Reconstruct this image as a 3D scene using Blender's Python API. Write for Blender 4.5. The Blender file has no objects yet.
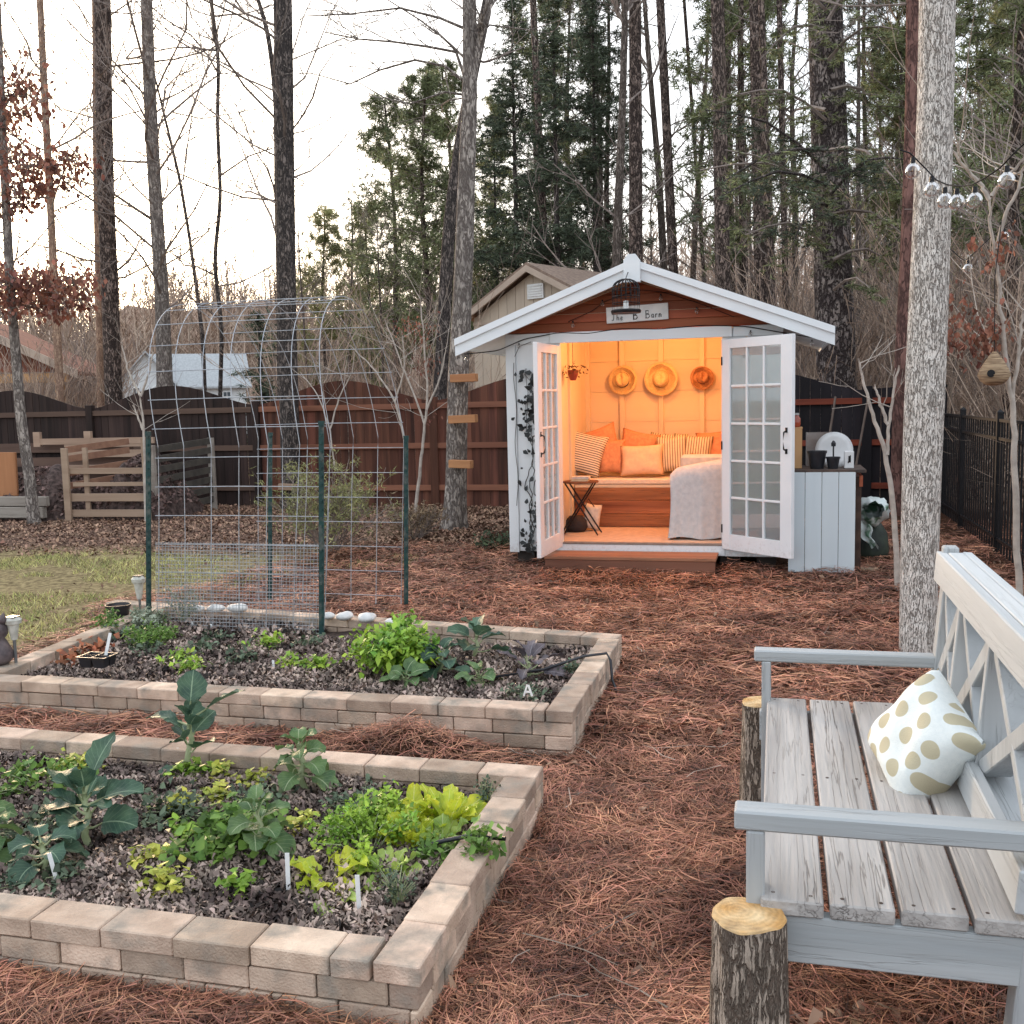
import bpy, math, random
import numpy as np
from mathutils import Vector, Matrix, Euler
random.seed(7); RNG = np.random.default_rng(7)
PI = math.pi; R = math.radians
scn = bpy.context.scene; COL = scn.collection

# ------------------------------------------------------------------ camera model
H = 1.65; PITCH = math.atan(110/1024); ROLL = -math.atan(.023); YAW = R(14.6); F = 1024.
def _rz(a): c, s = math.cos(a), math.sin(a); return np.array([[c,-s,0],[s,c,0],[0,0,1]])
def _rx(a): c, s = math.cos(a), math.sin(a); return np.array([[1,0,0],[0,c,-s],[0,s,c]])
RM = _rz(YAW) @ _rx(PI/2-PITCH) @ _rz(ROLL); C0 = np.array([0,0,H])
def ray(x, y): return RM @ np.array([(x-512)/F, -(y-512)/F, -1.])
def G(x, y, z=0.):
    r = ray(x, y); return C0 + r*((z-H)/r[2])
def PY(x, y, Y):
    r = ray(x, y); return C0 + r*(Y/r[1])

# ------------------------------------------------------------------ materials
MATS = {}
def M(name, c1, c2=None, scale=6., rough=.85, bump=0., bscale=None, stretch=(1,1,1), island=0., metal=0., spec=.3,
      detail=6., sheen=0., lo=.35, hi=.65, dirt=None, dirt_scale=2., subsurf=0., translucent=0.):
    if name in MATS: return MATS[name]
    m = bpy.data.materials.new(name); m.use_nodes = True; nt = m.node_tree; N = nt.nodes; L = nt.links
    b = N['Principled BSDF']
    b.inputs['Roughness'].default_value = rough; b.inputs['Metallic'].default_value = metal
    b.inputs['Specular IOR Level'].default_value = spec
    tc = N.new('ShaderNodeTexCoord'); mp = N.new('ShaderNodeMapping'); mp.inputs['Scale'].default_value = stretch
    L.new(tc.outputs['Object'], mp.inputs['Vector'])
    nz = N.new('ShaderNodeTexNoise'); nz.inputs['Scale'].default_value = scale; nz.inputs['Detail'].default_value = detail
    L.new(mp.outputs[0], nz.inputs['Vector'])
    rp = N.new('ShaderNodeValToRGB'); rp.color_ramp.elements[0].position = lo; rp.color_ramp.elements[1].position = hi
    c2 = c2 or tuple(x*.75 for x in c1)
    rp.color_ramp.elements[0].color = (*c2, 1); rp.color_ramp.elements[1].color = (*c1, 1)
    L.new(nz.outputs['Fac'], rp.inputs['Fac']); out = rp.outputs['Color']
    if island:
        g = N.new('ShaderNodeNewGeometry'); mr = N.new('ShaderNodeMapRange')
        mr.inputs['To Min'].default_value = 1-island; mr.inputs['To Max'].default_value = 1+island
        L.new(g.outputs['Random Per Island'], mr.inputs['Value'])
        hs = N.new('ShaderNodeHueSaturation'); L.new(mr.outputs[0], hs.inputs['Value']); L.new(out, hs.inputs['Color'])
        mr2 = N.new('ShaderNodeMapRange'); mr2.inputs['To Min'].default_value = .5-.014*island; mr2.inputs['To Max'].default_value = .5+.014*island
        wn = N.new('ShaderNodeTexWhiteNoise'); wn.noise_dimensions = '1D'; L.new(g.outputs['Random Per Island'], wn.inputs['W'])
        L.new(wn.outputs['Value'], mr2.inputs['Value']); L.new(mr2.outputs[0], hs.inputs['Hue']); out = hs.outputs['Color']
    if dirt:
        n2 = N.new('ShaderNodeTexNoise'); n2.inputs['Scale'].default_value = dirt_scale; n2.inputs['Detail'].default_value = 8
        L.new(tc.outputs['Object'], n2.inputs['Vector'])
        r2 = N.new('ShaderNodeMapRange'); r2.inputs['From Min'].default_value = .5; r2.inputs['From Max'].default_value = .7
        L.new(n2.outputs['Fac'], r2.inputs['Value'])
        mx = N.new('ShaderNodeMixRGB'); mx.inputs['Color2'].default_value = (*dirt, 1); L.new(r2.outputs[0], mx.inputs['Fac'])
        L.new(out, mx.inputs['Color1']); out = mx.outputs[0]
    L.new(out, b.inputs['Base Color'])
    if bump:
        n3 = N.new('ShaderNodeTexNoise'); n3.inputs['Scale'].default_value = bscale or scale*3; n3.inputs['Detail'].default_value = 6
        L.new(mp.outputs[0], n3.inputs['Vector'])
        bp = N.new('ShaderNodeBump'); bp.inputs['Strength'].default_value = bump; bp.inputs['Distance'].default_value = .01
        L.new(n3.outputs['Fac'], bp.inputs['Height']); L.new(bp.outputs[0], b.inputs['Normal'])
    if translucent:
        tr = N.new('ShaderNodeBsdfTranslucent'); L.new(out, tr.inputs['Color'])
        ms = N.new('ShaderNodeMixShader'); ms.inputs[0].default_value = translucent
        L.new(b.outputs[0], ms.inputs[1]); L.new(tr.outputs[0], ms.inputs[2])
        L.new(ms.outputs[0], N['Material Output'].inputs['Surface'])
    MATS[name] = m; return m

def wood(name, c1, c2, axis='y', scale=9., crack=0., island=.12, rough=.8, bump=.3, crackc=(.05,.045,.04)):
    """planks: grain stretched along an axis, with knots and optional open cracks"""
    if name in MATS: return MATS[name]
    st = {'x': (.06,1,1), 'y': (1,.06,1), 'z': (1,1,.06)}[axis]
    m = M(name, c1, c2, scale=scale, stretch=st, island=island, rough=rough, bump=bump, bscale=scale*4, detail=10, lo=.3, hi=.7)
    nt = m.node_tree; N = nt.nodes; L = nt.links; b = N['Principled BSDF']
    if crack:
        src = b.inputs['Base Color'].links[0].from_socket
        tc = N.new('ShaderNodeTexCoord'); mp = N.new('ShaderNodeMapping')
        mp.inputs['Scale'].default_value = {'x': (.028,1,1), 'y': (1,.028,1), 'z': (1,1,.028)}[axis]
        L.new(tc.outputs['Object'], mp.inputs['Vector'])
        # wobble the lines, then ridge a noise into thin cracks
        n = N.new('ShaderNodeTexNoise'); n.inputs['Scale'].default_value = 48; n.inputs['Detail'].default_value = 4; n.inputs['Distortion'].default_value = .25
        L.new(mp.outputs[0], n.inputs['Vector'])
        s = N.new('ShaderNodeMath'); s.operation = 'SUBTRACT'; s.inputs[1].default_value = .5; L.new(n.outputs['Fac'], s.inputs[0])
        a = N.new('ShaderNodeMath'); a.operation = 'ABSOLUTE'; L.new(s.outputs[0], a.inputs[0])
        r = N.new('ShaderNodeMapRange'); r.inputs['From Min'].default_value = .004; r.inputs['From Max'].default_value = .02
        r.inputs['To Min'].default_value = 1; r.inputs['To Max'].default_value = 0; L.new(a.outputs[0], r.inputs['Value'])
        n2 = N.new('ShaderNodeTexNoise'); n2.inputs['Scale'].default_value = 9; L.new(mp.outputs[0], n2.inputs['Vector'])
        r2 = N.new('ShaderNodeMapRange'); r2.inputs['From Min'].default_value = .42; r2.inputs['From Max'].default_value = .66; L.new(n2.outputs['Fac'], r2.inputs['Value'])
        mu = N.new('ShaderNodeMath'); mu.operation = 'MULTIPLY'; L.new(r.outputs[0], mu.inputs[0]); L.new(r2.outputs[0], mu.inputs[1])
        m2 = N.new('ShaderNodeMath'); m2.operation = 'MULTIPLY'; m2.inputs[1].default_value = crack; L.new(mu.outputs[0], m2.inputs[0])
        mx = N.new('ShaderNodeMixRGB'); mx.inputs['Color2'].default_value = (*crackc, 1)
        L.new(m2.outputs[0], mx.inputs['Fac']); L.new(src, mx.inputs['Color1']); L.new(mx.outputs[0], b.inputs['Base Color'])
        bp = N.new('ShaderNodeBump'); bp.invert = True; bp.inputs['Strength'].default_value = .8; bp.inputs['Distance'].default_value = .006
        L.new(m2.outputs[0], bp.inputs['Height'])
        if b.inputs['Normal'].links: L.new(b.inputs['Normal'].links[0].from_socket, bp.inputs['Normal'])
        L.new(bp.outputs[0], b.inputs['Normal'])
    return m

def splash(m, col=(.33,.25,.19), top=.4, amt=.38):
    nt = m.node_tree; N = nt.nodes; L = nt.links; bs = N['Principled BSDF']; src = bs.inputs['Base Color'].links[0].from_socket
    g = N.new('ShaderNodeTexCoord'); sp = N.new('ShaderNodeSeparateXYZ'); L.new(g.outputs['Object'], sp.inputs[0])
    n = N.new('ShaderNodeTexNoise'); n.inputs['Scale'].default_value = 26; n.inputs['Detail'].default_value = 10; n.inputs['Roughness'].default_value = .75; L.new(g.outputs['Object'], n.inputs['Vector'])
    a = N.new('ShaderNodeMapRange'); a.inputs['From Min'].default_value = top; a.inputs['From Max'].default_value = .02; a.inputs['To Max'].default_value = .34; L.new(sp.outputs[2], a.inputs['Value'])
    b = N.new('ShaderNodeMath'); b.operation = 'ADD'; L.new(a.outputs[0], b.inputs[0]); L.new(n.outputs['Fac'], b.inputs[1])
    c = N.new('ShaderNodeMapRange'); c.inputs['From Min'].default_value = .64; c.inputs['From Max'].default_value = .86; c.inputs['To Max'].default_value = amt; L.new(b.outputs[0], c.inputs['Value'])
    x = N.new('ShaderNodeMixRGB'); x.inputs['Color2'].default_value = (*col,1); L.new(c.outputs[0], x.inputs[0]); L.new(src, x.inputs[1]); L.new(x.outputs[0], bs.inputs['Base Color'])

def bark(name, ridge, groove, scale=30., zs=.22, width=.09, patch=None, bump=.9, dist=.012):
    if name in MATS: return MATS[name]
    m = bpy.data.materials.new(name); m.use_nodes = True; nt = m.node_tree; N = nt.nodes; L = nt.links
    b = N['Principled BSDF']; b.inputs['Roughness'].default_value = .95; b.inputs['Specular IOR Level'].default_value = .15
    tc = N.new('ShaderNodeTexCoord')
    nd = N.new('ShaderNodeTexNoise'); nd.inputs['Scale'].default_value = scale*.5; nd.inputs['Detail'].default_value = 3
    L.new(tc.outputs['Object'], nd.inputs['Vector'])
    sc = N.new('ShaderNodeVectorMath'); sc.operation = 'MULTIPLY_ADD'
    sc.inputs[1].default_value = (.9/scale,)*3
    L.new(nd.outputs['Color'], sc.inputs[0]); L.new(tc.outputs['Object'], sc.inputs[2])
    mp = N.new('ShaderNodeMapping'); mp.inputs['Scale'].default_value = (1,1,zs); L.new(sc.outputs[0], mp.inputs['Vector'])
    def ridge_(sc_, seedv, wd):
        m_ = N.new('ShaderNodeMapping'); m_.inputs['Scale'].default_value = (1,1,zs); m_.inputs['Location'].default_value = (seedv,seedv*.7,0); L.new(sc.outputs[0], m_.inputs['Vector'])
        q = N.new('ShaderNodeTexNoise'); q.inputs['Scale'].default_value = sc_; q.inputs['Detail'].default_value = 2.5; q.inputs['Roughness'].default_value = .55; L.new(m_.outputs[0], q.inputs['Vector'])
        a_ = N.new('ShaderNodeMath'); a_.operation = 'SUBTRACT'; a_.inputs[1].default_value = .5; L.new(q.outputs['Fac'], a_.inputs[0])
        b_ = N.new('ShaderNodeMath'); b_.operation = 'ABSOLUTE'; L.new(a_.outputs[0], b_.inputs[0])
        r_ = N.new('ShaderNodeMapRange'); r_.inputs['From Min'].default_value = wd*.12; r_.inputs['From Max'].default_value = wd; L.new(b_.outputs[0], r_.inputs['Value']); return r_.outputs[0]
    r = N.new('ShaderNodeMath'); r.operation = 'MULTIPLY'; L.new(ridge_(scale*.55, 0., width*.55), r.inputs[0]); L.new(ridge_(scale*.95, 7.3, width*.42), r.inputs[1])
    n = N.new('ShaderNodeTexNoise'); n.inputs['Scale'].default_value = scale*.25; n.inputs['Detail'].default_value = 9; L.new(tc.outputs['Object'], n.inputs['Vector'])
    c = N.new('ShaderNodeMixRGB'); c.inputs['Color1'].default_value = (*ridge,1); c.inputs['Color2'].default_value = (*(patch or tuple(x*.6 for x in ridge)),1)
    rr = N.new('ShaderNodeMapRange'); rr.inputs['From Min'].default_value = .42; rr.inputs['From Max'].default_value = .62; L.new(n.outputs['Fac'], rr.inputs['Value']); L.new(rr.outputs[0], c.inputs['Fac'])
    mx = N.new('ShaderNodeMixRGB'); mx.inputs['Color1'].default_value = (*groove,1); L.new(r.outputs[0], mx.inputs['Fac']); L.new(c.outputs[0], mx.inputs['Color2'])
    nf = N.new('ShaderNodeTexNoise'); nf.inputs['Scale'].default_value = scale*4; nf.inputs['Detail'].default_value = 4; L.new(mp.outputs[0], nf.inputs['Vector'])
    hs = N.new('ShaderNodeHueSaturation'); m3 = N.new('ShaderNodeMapRange'); m3.inputs['To Min'].default_value = .55; m3.inputs['To Max'].default_value = 1.45
    L.new(nf.outputs['Fac'], m3.inputs['Value']); L.new(m3.outputs[0], hs.inputs['Value']); L.new(mx.outputs[0], hs.inputs['Color'])
    L.new(hs.outputs[0], b.inputs['Base Color'])
    ad = N.new('ShaderNodeMath'); ad.operation = 'MULTIPLY_ADD'; ad.inputs[1].default_value = .35; L.new(nf.outputs['Fac'], ad.inputs[0]); L.new(r.outputs[0], ad.inputs[2])
    bp = N.new('ShaderNodeBump'); bp.inputs['Strength'].default_value = bump; bp.inputs['Distance'].default_value = dist
    L.new(ad.outputs[0], bp.inputs['Height']); L.new(bp.outputs[0], b.inputs['Normal'])
    MATS[name] = m; return m

def leafmat(name, c1, c2, vein, trans=.25, veins=7., rough=.5):
    if name in MATS: return MATS[name]
    m = M(name, c1, c2, scale=14, rough=rough, island=.22, translucent=trans, bump=.7, bscale=34, spec=.35)
    nt = m.node_tree; N = nt.nodes; L = nt.links; b = N['Principled BSDF']
    src = b.inputs['Base Color'].links[0].from_socket
    uv = N.new('ShaderNodeUVMap'); sp = N.new('ShaderNodeSeparateXYZ'); L.new(uv.outputs[0], sp.inputs[0])
    def mth(op, a, bb=None, c=None):
        k = N.new('ShaderNodeMath'); k.operation = op
        for i, q in enumerate((a, bb, c)):
            if q is None: continue
            if isinstance(q, (int, float)): k.inputs[i].default_value = q
            else: L.new(q, k.inputs[i])
        return k.outputs[0]
    d = mth('ABSOLUTE', mth('SUBTRACT', sp.outputs[0], .5))
    mid = mth('MULTIPLY', mth('LESS_THAN', d, .022), .8)
    sv = mth('FRACT', mth('MULTIPLY_ADD', d, -5., mth('MULTIPLY', sp.outputs[1], veins)))
    side = mth('MULTIPLY', mth('LESS_THAN', sv, .09), .28)
    fac = mth('MAXIMUM', mid, side)
    mx = N.new('ShaderNodeMixRGB'); mx.inputs['Color2'].default_value = (*vein,1); L.new(fac, mx.inputs['Fac']); L.new(src, mx.inputs['Color1'])
    for l in list(nt.links):
        if l.from_socket == src and l.to_node != mx: 
            t = l.to_socket; nt.links.remove(l); L.new(mx.outputs[0], t)
    return m

def glassmat(name, tint=(.9,.95,.95), refl=.22, whitish=0.):
    m = bpy.data.materials.new(name); m.use_nodes = True; N = m.node_tree.nodes; L = m.node_tree.links
    N.remove(N['Principled BSDF'])
    t = N.new('ShaderNodeBsdfTransparent'); t.inputs[0].default_value = (*tint,1)
    g = N.new('ShaderNodeBsdfGlossy'); g.inputs['Roughness'].default_value = .03
    f = N.new('ShaderNodeLayerWeight'); f.inputs['Blend'].default_value = .35
    a = N.new('ShaderNodeMath'); a.operation = 'MULTIPLY_ADD'; a.inputs[1].default_value = .6; a.inputs[2].default_value = refl; L.new(f.outputs['Fresnel'], a.inputs[0])
    x = N.new('ShaderNodeMixShader'); L.new(a.outputs[0], x.inputs[0]); L.new(t.outputs[0], x.inputs[1]); L.new(g.outputs[0], x.inputs[2])
    o_ = x.outputs[0]
    if whitish:
        d = N.new('ShaderNodeBsdfDiffuse'); d.inputs[0].default_value = (.72,.75,.76,1); y = N.new('ShaderNodeMixShader'); y.inputs[0].default_value = whitish; L.new(o_, y.inputs[1]); L.new(d.outputs[0], y.inputs[2]); o_ = y.outputs[0]  # mixes an even whitish diffuse tone over the pane
    L.new(o_, N['Material Output'].inputs['Surface']); return m

# ------------------------------------------------------------------ scene bookkeeping
def tag(o, label=None, cat=None, group=None, kind=None):
    if label: o['label'] = label
    if cat: o['category'] = cat
    if group: o['group'] = group
    if kind: o['kind'] = kind
    return o
def thing(name, label, cat, loc=(0,0,0), group=None):
    o = bpy.data.objects.new(name, None); COL.objects.link(o); o.location = loc; o.empty_display_size = .2
    return tag(o, label, cat, group)
def origin(o):
    v = Vector((0,0,0))
    while o: v += o.location; o = o.parent
    return np.array(v)
def link_mesh(name, me, mat, parent):
    if mat: me.materials.append(mat)
    o = bpy.data.objects.new(name, me); COL.objects.link(o)
    if parent: o.parent = parent
    return o
def copy_tree(o, parent=None):
    c = o.copy(); COL.objects.link(c); c.parent = parent
    for ch in o.children: copy_tree(ch, c)
    return c

class MB:
    """collects shapes; build() links them as ONE mesh object"""
    def __init__(s): s.v = []; s.f = []; s.n = 0; s.T = None; s.marks = []
    def add(s, v, f):
        v = np.asarray(v, float).reshape(-1,3)
        if s.T is not None: v = v @ s.T[:3,:3].T + s.T[:3,3]
        s.marks.append((len(s.f), s.n))
        s.v.append(v); s.f += [tuple(i+s.n for i in q) for q in f]; s.n += len(v); return s
    def box(s, c, d, rot=None, ch=0.):
        x, y, z = [k/2 for k in d]
        if ch:
            e = min(ch, x*.45, y*.45, z*.45); P = []
            idx = {}
            for sx in (-1,1):
                for sy in (-1,1):
                    for sz in (-1,1):
                        for a in range(3):
                            p = [sx*(x-e), sy*(y-e), sz*(z-e)]; p[a] = (sx*x, sy*y, sz*z)[a]
                            idx[(sx,sy,sz,a)] = len(P); P.append(p)
            Fc = []
            for a in range(3):
                b_, c_ = (a+1)%3, (a+2)%3
                for sg in (-1,1):
                    q = []
                    for (u, w) in ((-1,-1),(1,-1),(1,1),(-1,1)):
                        k = [0,0,0]; k[a] = sg; k[b_] = u; k[c_] = w; q.append(idx[(*k, a)])
                    Fc.append(tuple(q if sg > 0 else q[::-1]))
                # edge chamfers, edges running along a
                for u in (-1,1):
                    for w in (-1,1):
                        k0 = [0,0,0]; k0[a] = -1; k0[b_] = u; k0[c_] = w; k1 = list(k0); k1[a] = 1
                        Q = (idx[(*k0,b_)], idx[(*k1,b_)], idx[(*k1,c_)], idx[(*k0,c_)])
                        Fc.append(Q if u*w < 0 else Q[::-1])
            for sx in (-1,1):
                for sy in (-1,1):
                    for sz in (-1,1):
                        q = (idx[(sx,sy,sz,0)], idx[(sx,sy,sz,1)], idx[(sx,sy,sz,2)])
                        Fc.append(q if sx*sy*sz > 0 else q[::-1])
            P = np.array(P)
        else:
            P = np.array([(-x,-y,-z),(x,-y,-z),(x,y,-z),(-x,y,-z),(-x,-y,z),(x,-y,z),(x,y,z),(-x,y,z)])
            Fc = [(0,3,2,1),(4,5,6,7),(0,1,5,4),(1,2,6,5),(2,3,7,6),(3,0,4,7)]
        if rot is not None: P = P @ np.array(Euler(rot).to_matrix()).T
        return s.add(P + np.array(c), Fc)
    def beam(s, a, b, w, t, up=(0,0,1), ch=0.):
        """box from a to b, w across (perp. to up), t along up"""
        a = Vector(a); b = Vector(b); d = (b-a); L = d.length; d.normalize(); u = Vector(up); x = d.cross(u).normalized(); u = x.cross(d).normalized()
        m = Matrix((x, d, u)).transposed(); e = m.to_euler()
        return s.box((a+b)/2, (w, L, t), e, ch)
    def tube(s, P, r, k=6, cap=True, squash=None):
        P = np.asarray(P, float); n = len(P); r = np.broadcast_to(np.asarray(r, float), (n,))
        t = np.gradient(P, axis=0); t /= np.linalg.norm(t, axis=1)[:,None]+1e-9
        ref = np.array([0,0,1.]) if abs(t.mean(0)[2]) < .8 else np.array([1.,0,0])
        x = np.cross(t, ref); x /= np.linalg.norm(x, axis=1)[:,None]+1e-9; y = np.cross(t, x)
        a = np.arange(k)*2*PI/k
        V = (P[:,None,:] + r[:,None,None]*(np.cos(a)[None,:,None]*x[:,None,:] + np.sin(a)[None,:,None]*y[:,None,:])).reshape(-1,3)
        Fc = [(i*k+j, i*k+(j+1)%k, (i+1)*k+(j+1)%k, (i+1)*k+j) for i in range(n-1) for j in range(k)]
        if cap: Fc += [tuple(range(k)), tuple((n-1)*k+j for j in reversed(range(k)))]
        return s.add(V, Fc)
    def lathe(s, prof, c=(0,0,0), k=24, rot=None, sy=1.):
        n = len(prof); a = np.arange(k)*2*PI/k
        V = np.array([[(r*math.cos(t), r*math.sin(t)*sy, z) for t in a] for r, z in prof]).reshape(-1,3)
        if rot is not None: V = V @ np.array(Euler(rot).to_matrix()).T
        Fc = [(i*k+j, i*k+(j+1)%k, (i+1)*k+(j+1)%k, (i+1)*k+j) for i in range(n-1) for j in range(k)]
        Fc += [tuple(reversed(range(k))), tuple((n-1)*k+j for j in range(k))]
        return s.add(V+np.array(c), Fc)
    def prism(s, poly, y0, y1, axis='y'):
        """polygon in (x,z) extruded along y (axis='y') or (y,z) along x"""
        n = len(poly)
        if axis == 'y': A = [(p[0], y0, p[1]) for p in poly]; B = [(p[0], y1, p[1]) for p in poly]
        else: A = [(y0, p[0], p[1]) for p in poly]; B = [(y1, p[0], p[1]) for p in poly]
        return s.add(A+B, [tuple(range(n)), tuple(reversed(range(n, 2*n)))] + [(i, i+n, (i+1)%n+n, (i+1)%n) for i in range(n)])
    def each(s, name, mat, parent=None, k=1, smooth=False):
        """one object for every k shapes added"""
        out = []
        for i in range(0, len(s.v), k):
            fs, vs = s.marks[i]; fe = s.marks[i+k][0] if i+k < len(s.v) else len(s.f)
            q = MB(); q.v = s.v[i:i+k]; q.f = [tuple(a-vs for a in f) for f in s.f[fs:fe]]; out.append(q.build(name, mat, parent, smooth))
        return out
    def build(s, name, mat, parent=None, smooth=False, uv=None):
        V = np.concatenate(s.v) if s.v else np.zeros((0,3))
        if parent: V = V - origin(parent)
        me = bpy.data.meshes.new(name); me.from_pydata(V.tolist(), [], s.f)
        if smooth: me.shade_smooth()
        me.update(); return link_mesh(name, me, mat, parent)

def soup(name, V, k, mat, parent=None, uv=None):
    """V: (n,k,3) polygons -> one mesh, fast"""
    V = np.asarray(V, np.float32); n = len(V)
    me = bpy.data.meshes.new(name); me.vertices.add(n*k); me.loops.add(n*k); me.polygons.add(n)
    if parent: V = V - origin(parent).astype(np.float32)
    me.vertices.foreach_set('co', V.reshape(-1)); me.loops.foreach_set('vertex_index', np.arange(n*k, dtype=np.int32))
    me.polygons.foreach_set('loop_start', np.arange(0, n*k, k, dtype=np.int32))
    me.update(calc_edges=True)
    return link_mesh(name, me, mat, parent)
def strips(name, P, W, mat, parent=None):
    """P: (n,m,3) centre lines, W: (n,m,3) half width vectors -> n ribbons joined as quads"""
    n, m, _ = P.shape; V = np.stack([P-W, P+W], axis=2).reshape(n, m*2, 3).astype(np.float32)
    if parent: V = V - origin(parent).astype(np.float32)
    b = np.arange(n)[:,None,None]*(2*m) + np.arange(m-1)[None,:,None]*2 + np.array([0,1,3,2])[None,None,:]
    me = bpy.data.meshes.new(name); me.vertices.add(n*2*m); nl = n*(m-1)*4; me.loops.add(nl); me.polygons.add(n*(m-1))
    me.vertices.foreach_set('co', V.reshape(-1)); me.loops.foreach_set('vertex_index', b.reshape(-1).astype(np.int32))
    me.polygons.foreach_set('loop_start', np.arange(0, nl, 4, dtype=np.int32)); me.update(calc_edges=True)
    return link_mesh(name, me, mat, parent)

# smooth value noise for layout
_ng = RNG.random((64,64))
def vn(x, y, s=1.):
    x = np.asarray(x)*s; y = np.asarray(y)*s; xi = np.floor(x).astype(int); yi = np.floor(y).astype(int); fx = x-xi; fy = y-yi
    fx = fx*fx*(3-2*fx); fy = fy*fy*(3-2*fy); g = lambda a, b: _ng[a % 64, b % 64]
    return (g(xi,yi)*(1-fx)+g(xi+1,yi)*fx)*(1-fy)+(g(xi,yi+1)*(1-fx)+g(xi+1,yi+1)*fx)*fy
BEDS = [(-4.0,-.90,2.38,3.87), (-4.75,-.93,4.6,6.22)]
def hz(x, y):
    x = np.asarray(x, float); y = np.asarray(y, float)
    h = .05*vn(x,y,.7)+.04*vn(x,y,2.1)-.045
    h = h + .13*np.exp(-(((x+1.66)/.3)**2+((y-4.44)/.2)**2)) + .05*np.exp(-(((x+3.1)/.9)**2+((y-4.3)/.25)**2)) + .05*np.exp(-(((x+1.9)/.8)**2+((y-2.2)/.18)**2))
    return h*np.clip((16-y)/3,0,1)
# ================================================================== GROUND
def build_ground():
    xs = np.unique(np.round(np.concatenate([np.linspace(-400,-40,10), np.linspace(-40,-14,14), np.arange(-14,4.01,.12), np.linspace(4,40,20), np.linspace(40,400,10)]),3))
    ys = np.unique(np.round(np.concatenate([np.linspace(-60,0,8), np.arange(0,16.01,.12), np.linspace(16,60,20), np.linspace(60,500,12)]),3))
    X, Y = np.meshgrid(xs, ys, indexing='ij'); Z = hz(X,Y)*((X>-14)&(X<4)&(Y>0)&(Y<16))
    V = np.stack([X,Y,Z],-1).reshape(-1,3); n, m = len(xs), len(ys)
    Fc = [(i*m+j,(i+1)*m+j,(i+1)*m+j+1,i*m+j+1) for i in range(n-1) for j in range(m-1)]
    b = MB(); b.add(V, Fc)
    m_ = bpy.data.materials.new('ground_soil'); m_.use_nodes = True; nt = m_.node_tree; N = nt.nodes; L = nt.links; bs = N['Principled BSDF']
    bs.inputs['Roughness'].default_value = 1; bs.inputs['Specular IOR Level'].default_value = .1
    tc = N.new('ShaderNodeTexCoord'); sp = N.new('ShaderNodeSeparateXYZ'); L.new(tc.outputs['Object'], sp.inputs[0])
    def mk(sc, c1, c2, st=(1,1,1)):
        mp = N.new('ShaderNodeMapping'); mp.inputs['Scale'].default_value = st; L.new(tc.outputs['Object'], mp.inputs[0])
        n = N.new('ShaderNodeTexNoise'); n.inputs['Scale'].default_value = sc; n.inputs['Detail'].default_value = 12; n.inputs['Roughness'].default_value = .7; L.new(mp.outputs[0], n.inputs['Vector'])
        r = N.new('ShaderNodeValToRGB'); r.color_ramp.elements[0].position = .38; r.color_ramp.elements[1].position = .64
        r.color_ramp.elements[0].color = (*c1,1); r.color_ramp.elements[1].color = (*c2,1); L.new(n.outputs['Fac'], r.inputs[0]); return r.outputs[0], n.outputs['Fac']
    straw, nf = mk(28, (.018,.010,.007), (.11,.05,.028)); litter, _ = mk(20, (.05,.03,.024), (.24,.15,.11)); grass, _ = mk(16, (.13,.095,.05), (.42,.34,.18))
    far, _ = mk(3, (.09,.05,.035), (.26,.17,.115))
    wob = N.new('ShaderNodeTexNoise'); wob.inputs['Scale'].default_value = .9; wob.inputs['Detail'].default_value = 6; L.new(tc.outputs['Object'], wob.inputs['Vector'])
    def step(sock, a, b_, sign=1, amp=2.2):
        k = N.new('ShaderNodeMath'); k.operation = 'MULTIPLY_ADD'; k.inputs[1].default_value = amp; L.new(wob.outputs['Fac'], k.inputs[0]); L.new(sock, k.inputs[2])
        r = N.new('ShaderNodeMapRange'); r.inputs['From Min'].default_value = a+amp/2; r.inputs['From Max'].default_value = b_+amp/2; L.new(k.outputs[0], r.inputs['Value']); return r.outputs[0]
    def mul(a, b_):
        k = N.new('ShaderNodeMath'); k.operation = 'MULTIPLY'; L.new(a, k.inputs[0]); L.new(b_, k.inputs[1]); return k.outputs[0]
    def mix(f, a, b_):
        x = N.new('ShaderNodeMixRGB'); L.new(f, x.inputs[0]); L.new(a, x.inputs[1]); L.new(b_, x.inputs[2]); return x.outputs[0]
    leftm = step(sp.outputs[0], -5.2, -4.7)            # 0 on the grass side, 1 on the straw side
    back = step(sp.outputs[1], 10.2, 11.0)
    inv = N.new('ShaderNodeMath'); inv.operation = 'SUBTRACT'; inv.inputs[0].default_value = 1; L.new(leftm, inv.inputs[1])
    col = mix(inv.outputs[0], straw, grass); col = mix(mul(back, inv.outputs[0]), col, litter); col = mix(step(sp.outputs[1], 15, 16), col, far)
    L.new(col, bs.inputs['Base Color'])
    bp = N.new('ShaderNodeBump'); bp.inputs['Strength'].default_value = .9; bp.inputs['Distance'].default_value = .03; L.new(nf, bp.inputs['Height']); L.new(bp.outputs[0], bs.inputs['Normal'])
    o = b.build('ground', m_, None, smooth=True); tag(o, kind='structure')
build_ground()

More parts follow.
